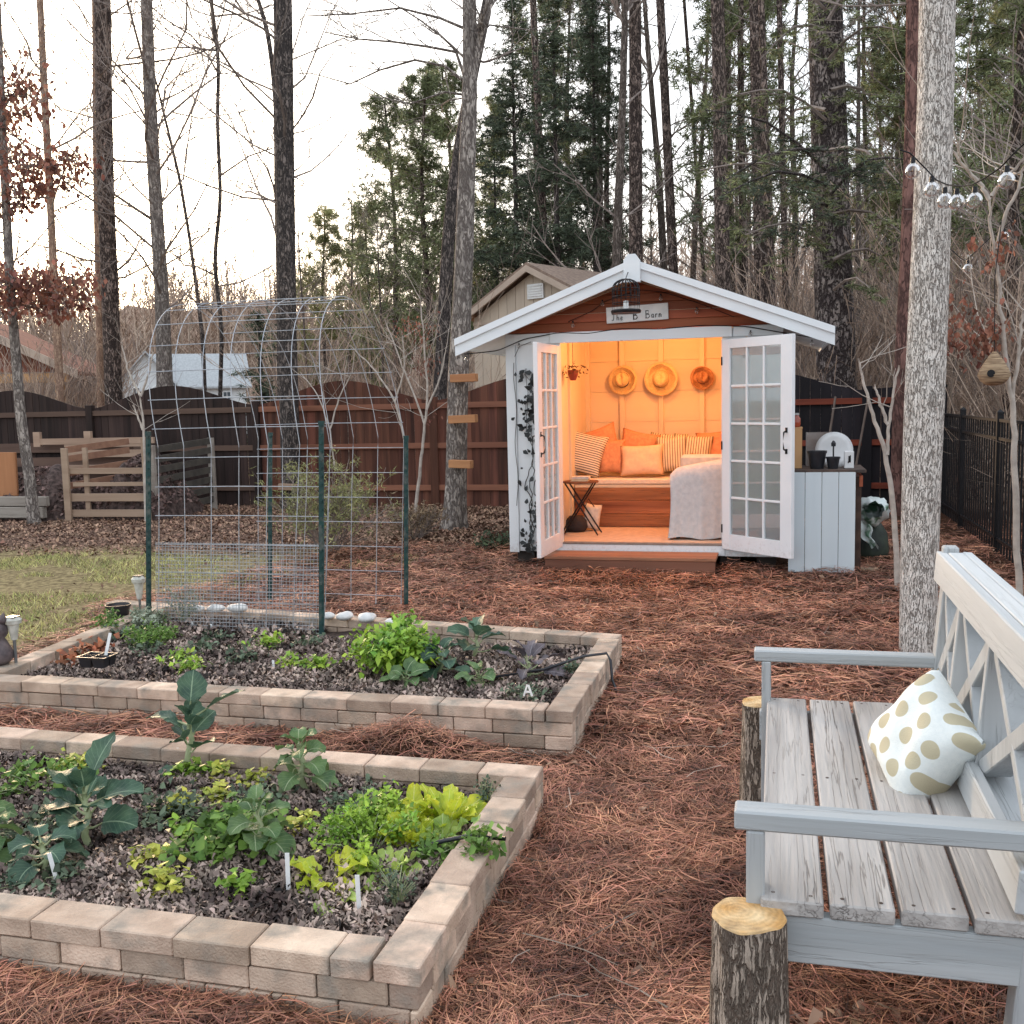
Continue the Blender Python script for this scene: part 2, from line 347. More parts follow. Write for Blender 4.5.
def free(x, y, pad=.0):
    ok = np.ones(len(x), bool)
    for (a,b_,c,d) in BEDS: ok &= ~((x>a-pad)&(x<b_+pad)&(y>c-pad)&(y<d+pad))
    ok &= ~((x>-2.66)&(x<.72)&(y>10.0)&(y<12.8)); ok &= ~((x>-2.2)&(x<-.5)&(y>9.72))
    return ok
def needles_on_ground(name, n, dmin, dmax, w, L, mat, power=1.0, region=None, lift=.035):
    # bearings inside the field of view widened on both sides, distance with density falling off
    th = RNG.uniform(R(-50), R(28), n*4); u = RNG.random(n*4); d = dmin*(dmax/dmin)**(u**power) if dmin > 0 else dmax*np.sqrt(u)
    x = np.sin(th)*d; y = np.cos(th)*d
    k = free(x,y,-.02) & (RNG.random(len(x)) < .30+1.15*vn(x+3,y+7,2.6))
    if region is not None: k &= region(x,y)
    x = x[k][:n]; y = y[k][:n]; n = len(x)
    base = vn(x,y,1.3)*PI*1.6 + vn(x+9,y+4,3.5)*PI*1.2; a = base + RNG.normal(0,.85,n)
    ln = L*RNG.uniform(.6,1.25,n); cv = RNG.normal(0,.55,n)
    t = np.linspace(-.5,.5,4); tilt = RNG.normal(0,.16,n); z0 = hz(x,y) + RNG.random(n)**1.6*lift*(.5+1.5*vn(x,y,4.)) + .004
    P = np.zeros((n,4,3)); W = np.zeros((n,4,3))
    for i, tt in enumerate(t):
        ang = a + cv*tt; P[:,i,0] = x + np.cos(a)*ln*tt - np.sin(a)*cv*ln*tt*tt*.9; P[:,i,1] = y + np.sin(a)*ln*tt + np.cos(a)*cv*ln*tt*tt*.9
        P[:,i,2] = np.maximum(z0 + tilt*ln*tt - .15*ln*tt*tt + .0, hz(P[:,i,0],P[:,i,1])+.001)
        ww = w*(1 if i < 3 else .4)*RNG.uniform(.7,1.3,n); tz = RNG.normal(0,.5,n)
        W[:,i,0] = -np.sin(ang)*ww; W[:,i,1] = np.cos(ang)*ww; W[:,i,2] = tz*ww
    o = strips(name, P, W, mat)
    return o
straw_m = M('pine_straw', (.50,.235,.145), (.17,.07,.045), scale=2.6, rough=.6, island=.92, spec=.35)
notgrass = lambda x,y: ~((x < -5.2+1.1*(vn(x,y,.8)-.5)) & (y>4.5)) & ~((y>11.2)&(x<-2.7))
o = needles_on_ground('pine_straw', 92000, 1.9, 5.6, .00125, .15, straw_m, .85, notgrass); tag(o, 'reddish brown pine straw covering the near ground between the beds and bench', 'pine straw', kind='stuff')
o = needles_on_ground('pine_straw', 100000, 5.0, 14.0, .0024, .19, straw_m, 1.05, notgrass, lift=.045); tag(o, 'rust coloured pine straw spread over the yard up to the shed', 'pine straw', kind='stuff')

def litter(name, n, xf, yf, mat, size, zf, lift=.02, curl=.35):
    x = xf(n); y = yf(n); s = size*RNG.uniform(.5,1.3,n); a = RNG.uniform(0,2*PI,n); asp = RNG.uniform(.35,.8,n)
    t1 = RNG.normal(0,curl,n); t2 = RNG.normal(0,curl,n); z = zf(x,y) + RNG.random(n)*lift
    ux = np.stack([np.cos(a), np.sin(a), t1], -1)*s[:,None]*.5; uy = np.stack([-np.sin(a), np.cos(a), t2], -1)*(s*asp)[:,None]*.5
    c = np.stack([x,y,z], -1); b = RNG.normal(0,.3,n)[:,None]*s[:,None]*np.array([0,0,1.])
    # curled leaf: five points (pentagon-like) split over a fold
    V = np.stack([c-ux, c-uy*.9-ux*.2+b, c+ux*.7-uy*.6, c+ux+b*.4, c+uy*.8+ux*.3+b], 1)
    return soup(name, V, 5, mat)
leaf_m = M('dead_leaves', (.36,.23,.155), (.17,.09,.06), scale=3, rough=.75, island=.6)
U = lambda a, b: (lambda n: RNG.uniform(a, b, n))
o = litter('fallen_leaves', 36000, U(-15,-3.4), lambda n: 10.0+5.6*RNG.random(n)**.8, leaf_m, .055, hz); tag(o, 'brown fallen leaves carpeting the ground before the wooden fence', 'fallen leaves', kind='stuff')
o = litter('fallen_leaves', 2600, U(-.1,1.3), U(1.4,4.6), leaf_m, .055, hz, lift=.035, curl=.5); tag(o, 'crumpled brown leaves lying on pine straw under the grey bench', 'fallen leaves', kind='stuff')
o = litter('fallen_leaves', 3600, U(-6.5,2.5), U(2.0,11.5), leaf_m, .04, hz, lift=.04, curl=.5)
tag(o, 'scattered small dead leaves over the pine straw in the yard', 'fallen leaves', kind='stuff')
o = litter('fallen_leaves', 16000, U(-16,16), U(16,34), leaf_m, .16, lambda x,y: 0*x+.01); tag(o, 'leaf litter on the woodland floor beyond the fence', 'fallen leaves', kind='stuff')

def twigs_on_ground():
    n = 420; x = RNG.uniform(-5,1.6,n); y = RNG.uniform(1.9,10,n); k = free(x,y,.02); x = x[k]; y = y[k]; n = len(x); a = RNG.uniform(0,2*PI,n); l = RNG.uniform(.08,.34,n); P = np.zeros((n,4,3)); W = np.zeros((n,4,3))
    for i, t in enumerate(np.linspace(-.5,.5,4)):
        P[:,i,0] = x+np.cos(a)*l*t+RNG.normal(0,.008,n); P[:,i,1] = y+np.sin(a)*l*t+RNG.normal(0,.008,n); P[:,i,2] = hz(x,y)+.045+RNG.normal(0,.006,n); W[:,i,0] = -np.sin(a)*.0032*(1.2-i*.25); W[:,i,1] = np.cos(a)*.0032*(1.2-i*.25)
    o = strips('fallen_twigs', P, W, M('fallen_twig_bark', (.34,.27,.22), (.12,.09,.07), scale=5, island=.6)); tag(o, 'small fallen twigs scattered over the pine straw', 'twigs', kind='stuff')
twigs_on_ground()
def grass_patch():
    n = 80000; x = RNG.uniform(-13,-3.2,n); y = RNG.uniform(4.2,11.3,n)
    k = free(x,y,.0) & (x < -4.5+1.6*(vn(x,y,.8)-.5)*1.6 - .0*(y)) & (y > 4.6) & (vn(x,y,1.7)+.5*vn(x,y,5.) > .74) & (y < 10.6+1.4*(vn(x,y,.6)-.5))
    x = x[k]; y = y[k]; n = len(x); a = RNG.uniform(0,2*PI,n); h = RNG.uniform(.025,.06,n); w = .004
    b = RNG.normal(0,.7,(n,2))*h[:,None]
    c = np.stack([x,y,hz(x,y)], -1); dx = np.stack([np.cos(a)*w, np.sin(a)*w, 0*a], -1)
    tip = c + np.stack([b[:,0], b[:,1], h], -1); V = np.stack([c-dx, c+dx, tip], 1)
    o = soup('lawn_grass', V, 3, M('grass_blades', (.56,.52,.22), (.26,.29,.10), scale=3.5, island=.8, rough=.6, translucent=.2)); tag(o, 'patchy yellow green winter lawn left of the wire arch', 'grass', kind='stuff')
grass_patch()

# ================================================================== RAISED BEDS
paver = M('paver_stone', (.63,.485,.375), (.42,.31,.235), scale=9, rough=.95, island=.34, bump=.6, bscale=130, dirt=(.28,.25,.21), dirt_scale=8)
def wall_run(mb, a, b, z0, z1, d, L=.2, inward=1, top=False, jit=.002):
    """courses of blocks from a to b (2D), thickness d towards the left of a->b times inward"""
    a = np.array(a, float); b = np.array(b, float); v = b-a; T = np.linalg.norm(v); v /= T; nrm = np.array([-v[1], v[0]])*inward
    z = z0; k = 0
    while z < z1-.01:
        h = min(.068, z1-z) if not top else z1-z0; s = -(.5*L if k % 2 else 0)
        while s < T-.01:
            e = min(s+L*random.uniform(.97,1.03), T); s0 = max(s,0)
            if e-s0 > .02:
                c = a+v*((s0+e)/2)+nrm*(d/2+random.uniform(-jit,jit)*2); ang = math.atan2(v[1], v[0])+random.gauss(0,.006)
                mb.box((c[0], c[1], z+h/2+random.uniform(-.0012,.0012)), (e-s0-.004, d, h-.004), (random.gauss(0,.004), random.gauss(0,.004), ang), ch=.004)
            s = e
        z += h; k += 1
def bed(label, corners, top, courses_from):
    x0,x1,y0,y1 = corners[:4]; y1l = corners[4]
    root = thing('raised_garden_bed', label, 'raised bed', ((x0+x1)/2, (y0+y1)/2, 0))
    D = .13; ch = .062; zt = top-ch
    front = MB(); wall_run(front, (x0,y0), (x1,y0), courses_from, zt, .12); front.build('brick_wall', paver, root)
    right = MB(); wall_run(right, (x1,y0+.125), (x1,y1-.125), courses_from, zt, .12, inward=1); right.build('brick_wall', paver, root)
    backw = MB(); wall_run(backw, (x1,y1), (x0,y1l), courses_from, zt, .12, inward=1); backw.build('brick_wall', paver, root)
    cap = MB()
    wall_run(cap, (x0,y0-.006), (x1-D-.002,y0-.006), zt, top, D, .24, top=True)
    wall_run(cap, (x1+.006,y0-.006), (x1+.006,y1-D), zt, top, D, .235, top=True)
    wall_run(cap, (x1,y1+.006), (x0,y1l+.006), zt, top, D, .24, top=True)
    cap.build('coping', paver, root)
    return root
b1 = bed('near tan brick raised bed with collards and yellow lettuce', (-4.0,-.90,2.37,3.86,3.90), .2, -.066)
b2 = bed('farther tan brick raised bed under the wire arch', (-4.95,-.93,4.6,6.22,6.80), .2, -.066)
lw = MB(); lx, ly = -4.22, 4.74; wall_run(lw, (-4.36,4.75), (-4.52,6.62), -.05, .12, .12, inward=-1); lw.build('brick_wall', paver, b2)
lc = MB(); wall_run(lc, (-4.36,4.745), (-4.53,6.60), .125, .2, .13, .24, inward=-1, top=True); lc.build('coping', paver, b2)

soil = M('bed_soil', (.11,.075,.06), (.035,.025,.022), scale=30, rough=1, bump=1, bscale=60)
def soil_sheet(x0,x1,y0,y1,z,slant=0):
    nx, ny = 60, 30; b = MB(); V = []; 
    for i in range(nx):
        for j in range(ny):
            x = x0+(x1-x0)*i/(nx-1); y1_ = y1 + slant*(x1-x)/(x1-x0); y = y0+(y1_-y0)*j/(ny-1); V.append((x,y,bz(x,y)))
    b.add(V, [(i*ny+j,(i+1)*ny+j,(i+1)*ny+j+1,i*ny+j+1) for i in range(nx-1) for j in range(ny-1)]); o = b.build('garden_soil', soil, None, True); tag(o, kind='structure')
bz = lambda x, y: .112 + .035*(vn(x,y,3.)-.5) + .02*(vn(x,y,9.)-.5)
soil_sheet(-3.95,-1.0,2.5,3.76,.1); soil_sheet(-4.4,-1.05,4.72,6.09,.1,.55)
mul_m = M('leaf_mulch', (.40,.31,.26), (.055,.036,.032), scale=5, rough=.75, island=.95)
o = litter('leaf_mulch', 62000, U(-3.95,-1.01), U(2.51,3.74), mul_m, .024, bz, lift=.026, curl=.6); tag(o, 'shredded brown leaf mulch filling the near brick bed', 'mulch', kind='stuff')
def y2(n):
    return RNG.uniform(4.73,6.1,n)
o = litter('leaf_mulch', 42000, U(-4.36,-1.06), y2, mul_m, .03, bz, lift=.03, curl=.6); tag(o, 'dark leaf mulch filling the farther brick bed', 'mulch', kind='stuff')
o = litter('leaf_mulch', 2600, U(-4.4,-3.0), U(6.05,6.5), mul_m, .045, bz, lift=.03, curl=.6); tag(o, 'dark leaf mulch at the back of the farther bed beside the stones', 'mulch', kind='stuff')

# ================================================================== PLANTS OF THE BEDS
class Leaves(MB):
    def __init__(s): super().__init__(); s.uvs = []
    def leaf(s, base, yaw, pitch, L, W, curl=.5, ruffle=.1, roll=0., nu=7, nv=9, shape='round', cup=.15, seed=None, lobes=0):
        """blade starting at base, pointing along yaw with start pitch, curling down by curl radians"""
        ph = random.random()*6; V = []; UV = []; p = np.array(base, float); pr = pitch; st = L/(nv-1)
        fw = np.array([math.cos(yaw), math.sin(yaw)]); side0 = np.array([-math.sin(yaw), math.cos(yaw), 0])
        for j in range(nv):
            v = j/(nv-1)
            if shape == 'round': w = W*.5*math.sin(PI*min(1,v**.75*.97+.03))**.6
            elif shape == 'spoon': w = W*.5*(.25+.75*math.sin(PI*v**1.5*.93)**.8) if v < 1 else W*.12
            elif shape == 'lance': w = W*.5*math.sin(PI*min(1,v*.96+.04))
            else: w = W*.5*(1-abs(2*v-1))
            w *= 1+.09*math.sin(v*19+ph*3)+.06*math.sin(v*41+ph)+random.uniform(-.06,.06)
            if lobes: w *= .55+.45*abs(math.sin(v*PI*lobes))
            d = np.array([fw[0]*math.cos(pr), fw[1]*math.cos(pr), math.sin(pr)]); nrm = np.array([-fw[0]*math.sin(pr), -fw[1]*math.sin(pr), math.cos(pr)])
            side = side0*math.cos(roll)+nrm*math.sin(roll); nn = nrm*math.cos(roll)-side0*math.sin(roll)
            for i in range(nu):
                u = -1+2*i/(nu-1); z = cup*w*u*u*2 + ruffle*W*abs(u)**2*math.sin(v*17+ph+u*3.1)*(.4+.6*v)
                V.append(p+side*w*u+nn*z); UV.append(((u+1)/2, v))
            p = p+d*st; pr -= curl/(nv-1)
        s.add(V, [(j*nu+i, j*nu+i+1, (j+1)*nu+i+1, (j+1)*nu+i) for j in range(nv-1) for i in range(nu-1)]); s.uvs += UV
    def build(s, name, mat, parent=None, smooth=True):
        o = super().build(name, mat, parent, smooth); me = o.data; ul = me.uv_layers.new(name='UVMap')
        idx = np.zeros(len(me.loops), np.int32); me.loops.foreach_get('vertex_index', idx); ul.data.foreach_set('uv', np.array(s.uvs, np.float32)[idx].reshape(-1)); return o
collard_m = leafmat('collard_leaf', (.085,.16,.095), (.04,.085,.06), (.26,.36,.24), .2)
collard_lt = leafmat('collard_leaf_green', (.17,.27,.10), (.07,.14,.055), (.42,.50,.30), .25)
lettuce_m = leafmat('lettuce_leaf', (.74,.76,.06), (.44,.58,.06), (.75,.78,.35), .35, rough=.45)
lettuce_g = leafmat('lettuce_leaf_pale', (.56,.68,.16), (.28,.44,.09), (.70,.76,.45), .35, rough=.45)
stem_m = M('plant_stem', (.42,.46,.28), (.28,.33,.17), scale=20, rough=.6)
herb_m = M('herb_leaf', (.22,.36,.07), (.10,.2,.045), scale=9, island=.4, rough=.5, translucent=.3)
bright_m = M('celery_leaf', (.46,.62,.08), (.15,.32,.05), scale=6, island=.4, rough=.5, translucent=.3)
yellow_m = M('yellow_leaf', (.62,.60,.10), (.36,.44,.09), scale=8, island=.3, rough=.5, translucent=.3)
dull_m = M('dull_leaf', (.15,.20,.13), (.07,.10,.06), scale=10, island=.5, rough=.6, translucent=.2)

def collard(label, x, y, h, nleaf, L, W, mat, lean=(0,0), spread=(0,2*PI), pitchr=(.5,1.3), curlr=(.4,1.2), z0=None, extra=(), name='collard_plant', rr=.014, shape='round', group=None, ruffle=.07):
    z0 = bz(x,y) if z0 is None else z0; t = thing(name, label, 'plant', (x,y,z0-.02), group)
    s = MB(); n = 7; P = [(x+lean[0]*k/(n-1)+.01*math.sin(k*2.), y+lean[1]*k/(n-1), z0-.02+h*k/(n-1)) for k in range(n)]
    s.tube(P, np.linspace(rr,rr*.7,n), 8); lv = Leaves()
    for i in range(nleaf):
        f = i/max(1,nleaf-1); k = .45+.55*f; b = np.array(P[0])*(1-k)+np.array(P[-1])*k
        yaw = spread[0]+(spread[1]-spread[0])*((i*.382) % 1)+random.gauss(0,.15); pt = pitchr[0]+(pitchr[1]-pitchr[0])*f+random.gauss(0,.1)
        pl = L*.5*random.uniform(.6,1.1)*(1.1-.5*f); e = b+np.array([math.cos(yaw)*math.cos(pt), math.sin(yaw)*math.cos(pt), math.sin(pt)])*pl
        s.tube([b, (b+e)/2+np.array([0,0,-.006]), e], [rr*.38,rr*.3,rr*.24], 5)
        sc = random.uniform(.75,1.1)*(1.05-.35*f); lv.leaf(e, yaw+random.gauss(0,.2), pt-.1, L*sc, W*sc, random.uniform(*curlr), ruffle, random.gauss(0,.35), shape=shape)
    for (yaw, pt, k, l, w, c) in extra:
        b = np.array(P[0])*(1-k)+np.array(P[-1])*k; e = b+np.array([math.cos(yaw)*math.cos(pt), math.sin(yaw)*math.cos(pt), math.sin(pt)])*l*.55
        s.tube([b, (b+e)/2, e], [.006,.0045,.0035], 5); lv.leaf(e, yaw, pt, l, w, c, ruffle, random.gauss(0,.3), shape=shape)
    s.build('stem', stem_m, t, True); lv.build('foliage', mat, t); return t
random.seed(21)
# yaw 0 = to the right, PI/2 = away, -PI/2 = towards the camera
collard('tallest collard with big blue green upright leaves behind the sprout plant', -2.36,2.98, .22, 11, .135,.13, collard_m, (-.01,.03), pitchr=(.2,1.2), curlr=(.3,.9), extra=((2.6,.35,.85,.17,.15,.5),(1.3,1.0,1,.15,.12,.4),(2.9,-.15,.8,.15,.13,.6),(.3,.4,.8,.14,.12,.7),(-1.2,.25,.6,.12,.10,1.2)))
collard('bare stemmed collard with dark leaves at top, by the back wall of the near bed', -2.38,3.66, .26, 9, .12,.115, collard_m, (.03,.0), pitchr=(.5,1.25), curlr=(.2,.7), extra=((.3,.55,1,.17,.10,.3),(1.9,1.1,1,.14,.12,.3),(-2.6,-.5,.35,.13,.1,.9),(3.0,.2,.9,.15,.09,.6)))
collard('round leaved sprout plant at the far left of the near bed', -2.62,2.82, .17, 18, .105,.105, collard_lt, (-.02,.0), pitchr=(-.2,1.1), curlr=(.8,1.7), name='brussels_sprout_plant')
collard('dark sprout plant leaning beside the left white stake', -2.34,2.76, .13, 10, .115,.11, collard_m, (-.03,.02), pitchr=(-.1,.8), curlr=(.8,1.6), name='brussels_sprout_plant')
collard('small head of cupped leaves standing at the back wall of the near bed', -1.82,3.6, .22, 15, .10,.11, collard_lt, (-.01,.0), pitchr=(-.2,1.15), curlr=(.9,1.8), name='brussels_sprout_plant')
collard('cupped green sprout plant on thin stalks behind the middle stake', -1.70,3.02, .2, 15, .095,.095, collard_lt, (.0,.0), pitchr=(-.1,1.15), curlr=(.8,1.7), name='brussels_sprout_plant', rr=.009)

def lettuce(label, x, y, n, L, W, mat, ruf=.12, sh='spoon', pr=(.15,1.25), name='lettuce', cat='lettuce', z=None, group=None):
    z = bz(x,y) if z is None else z; t = thing(name, label, cat, (x,y,z), group); lv = Leaves()
    for i in range(n):
        f = i/max(1,n-1); yaw = i*2.4+random.gauss(0,.25); sc = random.uniform(.75,1.15)
        lv.leaf((x+.02*math.cos(yaw), y+.02*math.sin(yaw), z), yaw, pr[0]+(pr[1]-pr[0])*f, L*sc, W*sc, random.uniform(.3,1.0), ruf, random.gauss(0,.3), shape=sh, nv=10)
    lv.build('foliage', mat, t); return t
for (lb, x, y, n, L_, W_, mt_, pr_) in (
    ('upright yellow lettuce leaves against the right wall of the near bed', -1.17,3.45, 20, .16,.055, lettuce_m, (.5,1.45)),
    ('yellow green lettuce tuft just left of the tallest yellow lettuce', -1.30,3.43, 16, .13,.055, lettuce_m, (.4,1.35)),
    ('pale green lettuce at the right wall, in front of the tall yellow one', -1.13,3.27, 18, .11,.06, lettuce_g, (.2,1.3)),
    ('bright frilly lettuce in the middle of the right end of the near bed', -1.24,3.24, 18, .12,.06, lettuce_m, (.3,1.3)),
    ('small frilly green lettuce behind the rightmost stake', -1.22,3.00, 14, .10,.055, lettuce_g, (.2,1.25)),
    ('flat spreading yellow lettuce between the two right stakes', -1.40,2.92, 14, .13,.075, lettuce_m, (.0,.9)),
    ('pale crumpled lettuce leaf bunch just left of the rightmost stake', -1.33,2.80, 6, .10,.07, lettuce_g, (-.1,.6))):
    lettuce(lb, x, y, n, L_, W_, mt_, .22, pr=pr_, sh='spoon')

def herb(label, x, y, rad, h, n, ls, mat, name='herb_plant', cat='plant', z=None, stems=24, group=None, flat=.5, elong=1.5):
    """loose plant: thin stalks and many small leaflets"""
    z = bz(x,y) if z is None else z; t = thing(name, label, cat, (x,y,z), group); s = MB()
    st = []
    for i in range(stems):
        a = RNG.uniform(0,2*PI); rr = rad*math.sqrt(RNG.random()); hh = h*RNG.uniform(.5,1)*(1-.35*(rr/rad)**2)
        e = np.array([x+rr*math.cos(a), y+rr*math.sin(a), z+hh]); m_ = np.array([x+.5*rr*math.cos(a), y+.5*rr*math.sin(a), z+hh*.65]); b = np.array([x+.15*rr*math.cos(a), y+.15*rr*math.sin(a), z-.01])
        s.tube([b,m_,e], [.0025,.002,.0012], 4, cap=False); st.append((b,m_,e))
    s.build('stem', stem_m, t)
    S = np.array(st); k = RNG.integers(0,stems,n); u = RNG.uniform(.45,1.05,n)[:,None]; P = S[k,0]*(1-u)**2+2*u*(1-u)*S[k,1]+u*u*S[k,2]; P = P+RNG.normal(0,ls*.8,(n,3))
    P[:,2] = np.maximum(P[:,2], z+.004)
    a = RNG.uniform(0,2*PI,n); d = np.stack([np.cos(a), np.sin(a), RNG.normal(0,flat,n)], -1); w = np.stack([-np.sin(a), np.cos(a), RNG.normal(0,flat,n)], -1)
    l = ls*RNG.uniform(.6,1.3,n)[:,None]; nz = np.array([0,0,1.])*RNG.normal(0,.25,n)[:,None]*l
    V = np.stack([P, P+d*l*.45-w*l/elong*.6+nz, P+d*l*.75-w*l/elong*.35, P+d*l, P+d*l*.7+w*l/elong*.4, P+d*l*.4+w*l/elong*.6+nz], 1)
    soup('foliage', V, 6, mat, t); return t
herb('feathery bright parsley clump in the middle right of the near bed', -1.36,3.14,.20,.17, 1300,.017, bright_m, 'parsley_plant')
herb('pale leafy celery behind the spreading lettuce', -1.42,3.34,.13,.18, 650,.022, bright_m, 'celery_plant')
herb('green strawberry foliage creeping in the middle of the near bed', -1.86,3.05,.22,.08, 500,.035, herb_m, 'ground_plant', elong=1.2)
herb('small green foliage patch left of the cupped sprout plant', -1.93,3.26,.17,.07, 300,.032, herb_m, 'ground_plant', elong=1.2)
herb('low mixed green weeds between the tallest collard and the strawberry foliage', -2.2,3.3,.2,.06, 300,.028, dull_m, 'ground_plant')
herb('dark green weeds at the left back corner in view of the near bed', -2.95,3.45,.25,.08, 420,.03, herb_m, 'ground_plant')
herb('low greens at the foot of the cupped head by the back wall', -1.95,3.5,.14,.06, 220,.026, dull_m, 'ground_plant')
herb('chickweed patch by the back wall of the near bed', -1.52,3.52,.18,.07, 420,.022, dull_m, 'ground_plant')
herb('low dull green weeds at the left front of the near bed', -2.35,2.72,.16,.06, 300,.025, dull_m, 'ground_plant')
herb('low green weeds beneath the tallest collard', -2.62,3.05,.2,.07, 360,.026, dull_m, 'ground_plant')
herb('low weeds between the lettuce and the right wall of the near bed', -1.10,3.12,.08,.09, 260,.02, herb_m, 'ground_plant')
herb('leafy weed hanging over the right wall of the near bed', -.93,3.06,.07,.09, 130,.03, herb_m, 'ground_plant', z=.17)
herb('thin wispy herb right beside the rightmost stake', -1.12,2.80,.07,.16, 180,.012, dull_m, 'herb_plant')
herb('fine green sprig behind the upright yellow lettuce', -1.06,3.58,.05,.17, 200,.014, dull_m, 'herb_plant')
yspots = [(190,835,.09,.05),(160,885,.09,.04),(215,800,.07,.05),(185,780,.05,.04),(100,760,.07,.06),(240,765,.05,.04),(215,770,.06,.05),(270,775,.05,.03),(150,860,.06,.04),(245,890,.05,.04),(300,830,.05,.05),(175,815,.05,.04)]
for i, (px,py,r_,h_) in enumerate(yspots):
    p = G(px,py,.12); p[1] = min(p[1],3.66); w = ['in front, near the brick wall','in the middle of the bed','towards the back of the bed'][0 if py > 850 else 1 if py > 795 else 2]
    herb('low plant with yellow lobed leaves '+w, p[0], p[1], r_, h_, int(1500*r_)+20, .029, yellow_m if i % 3 else bright_m, 'yellow_seedling', group='yellow leaved seedlings in the near bed', stems=8, elong=1.15, flat=.3)
# farther bed
herb('bright yellow green bushy plant in the middle of the farther bed', -2.13,5.38,.26,.30, 1500,.042, bright_m, 'leafy_bush', stems=40, elong=1.8)
herb('tall bright sprig of the bushy plant at the back of the farther bed', -2.16,5.62,.12,.36, 420,.04, bright_m, 'leafy_bush', elong=1.8)
collard('dark collard with glossy drooping leaves right of the bright bush', -1.86,5.42, .14, 13, .14,.12, collard_m, (.02,0), pitchr=(-.1,1.1), curlr=(.8,1.7))
collard('low crinkled collard in front of the glossy one', -1.95,5.12, .07, 12, .13,.10, collard_lt, (0,0), pitchr=(.0,.9), curlr=(.8,1.6))
collard('collard with large dark leaves standing at the back wall of the farther bed', -1.74,5.72, .18, 8, .17,.14, collard_m, (.02,0), pitchr=(.1,1.2), curlr=(.6,1.3))
collard('grey green collard right of centre in the farther bed', -1.58,5.28, .08, 11, .13,.10, collard_lt, (0,0), pitchr=(.0,.9), curlr=(.8,1.6))
purple_m = leafmat('purple_leaf', (.16,.13,.14), (.06,.055,.07), (.3,.28,.3), .15)
collard('purplish cabbage with pale rimmed leaves near the right end of the farther bed', -1.33,5.42, .12, 10, .17,.10, purple_m, (0,0), pitchr=(.2,1.2), curlr=(.3,1.3), name='cabbage_plant', ruffle=.12)
herb('small round weeds at the right end of the farther bed', -1.12,5.55,.12,.08, 260,.02, dull_m, 'ground_plant')
herb('low weeds in the right front corner of the farther bed', -1.25,5.02,.14,.06, 260,.022, dull_m, 'ground_plant')
herb('dark green ferny carrot tops beside the black tray', -3.92,5.75,.2,.15, 900,.028, herb_m, 'carrot_plant', elong=3)
herb('silvery thyme spilling at the left wall of the farther bed', -4.27,6.15,.17,.17, 700,.024, M('silver_leaf', (.42,.46,.36), (.22,.26,.18), scale=8, island=.4, translucent=.2), 'thyme_plant')
herb('olive sprig at the left wall of the farther bed', -4.42,5.98,.09,.2, 300,.024, herb_m, 'herb_plant')
herb('grey lavender tuft at the foot of the left green post', -4.08,6.36,.15,.34, 600,.022, M('lavender_leaf', (.30,.34,.29), (.14,.17,.14), scale=8, island=.4, translucent=.2), 'lavender_plant', elong=3)
herb('reddish strawberry leaves inside the left wall of the farther bed', -4.12,5.28,.14,.08, 130,.045, M('red_leaf', (.42,.13,.06), (.2,.09,.05), scale=8, island=.5), 'strawberry_plant', elong=1.2)
for (px,py,r_,h_,mt_) in ((200,655,.14,.05,0),(240,660,.12,.05,0),(262,648,.14,.07,1),(150,655,.14,.08,0),(290,664,.1,.05,1),(215,640,.12,.04,0),(320,668,.1,.04,1),(175,665,.1,.05,1),(120,640,.14,.07,0),(310,645,.1,.05,0),(190,672,.08,.05,1)):
    p = G(px,py,.12); herb('low mixed greens and seedlings in the bed below the arch', p[0], p[1], r_, h_, 150, .034, (dull_m, bright_m)[mt_], 'seedling_patch', group='greens growing under the wire arch', stems=10, elong=1.6)

# ---------------------------------------------------------------- plant markers
white_p = M('white_plastic', (.82,.83,.82), (.74,.75,.74), scale=20, rough=.45)
def marker(label, base, top, w=.016):
    b = MB(); a = Vector(base); t = Vector(top); b.beam(a, t, w, .0025, up=(0.2,-1,.1)); d = (t-a).normalized()
    o = b.build('plant_marker', white_p); tag(o, label, 'plant marker')
def mk(label, px0, py0, px1, py1, z=.1, w=.014):
    a = G(px0,py0,z); r = ray(px1,py1); t = (a[1]-.0)/r[1]; p = C0+r*t; marker(label, a, p, w)
mk('white plant stake leaning left at the left front of the near bed', 60,893, 49,853)
mk('white plant stake standing in the middle front of the near bed', 289,901, 287,853)
mk('white plant stake nearest the right front corner, before the lettuce', 360,922, 357,875)
mk('tiny white stake by the back wall of the near bed', 177,770, 178,748, w=.012)
mk('small white stake before the yellow greens of the farther bed', 274,672, 273,660, w=.014)
mk('small white stake under the arch, left one near the stones', 193,632, 192,622, w=.014)
mk('small white stake under the arch, right one near the stones', 212,634, 211,624, w=.014)
def letter_a():
    b = MB(); x, y, _ = G(528,696,.2); z = .2; w = .009
    for s in (-1,1): b.beam((x+s*.021,y,z), (x+s*.003,y,z+.056), w, .006, up=(0,1,0))
    b.beam((x-.012,y,z+.021), (x+.012,y,z+.021), .009, .005, up=(0,1,0)); o = b.build('garden_letter', white_p); tag(o, 'small white letter A standing on the brick wall of the farther bed', 'garden letter')
letter_a()

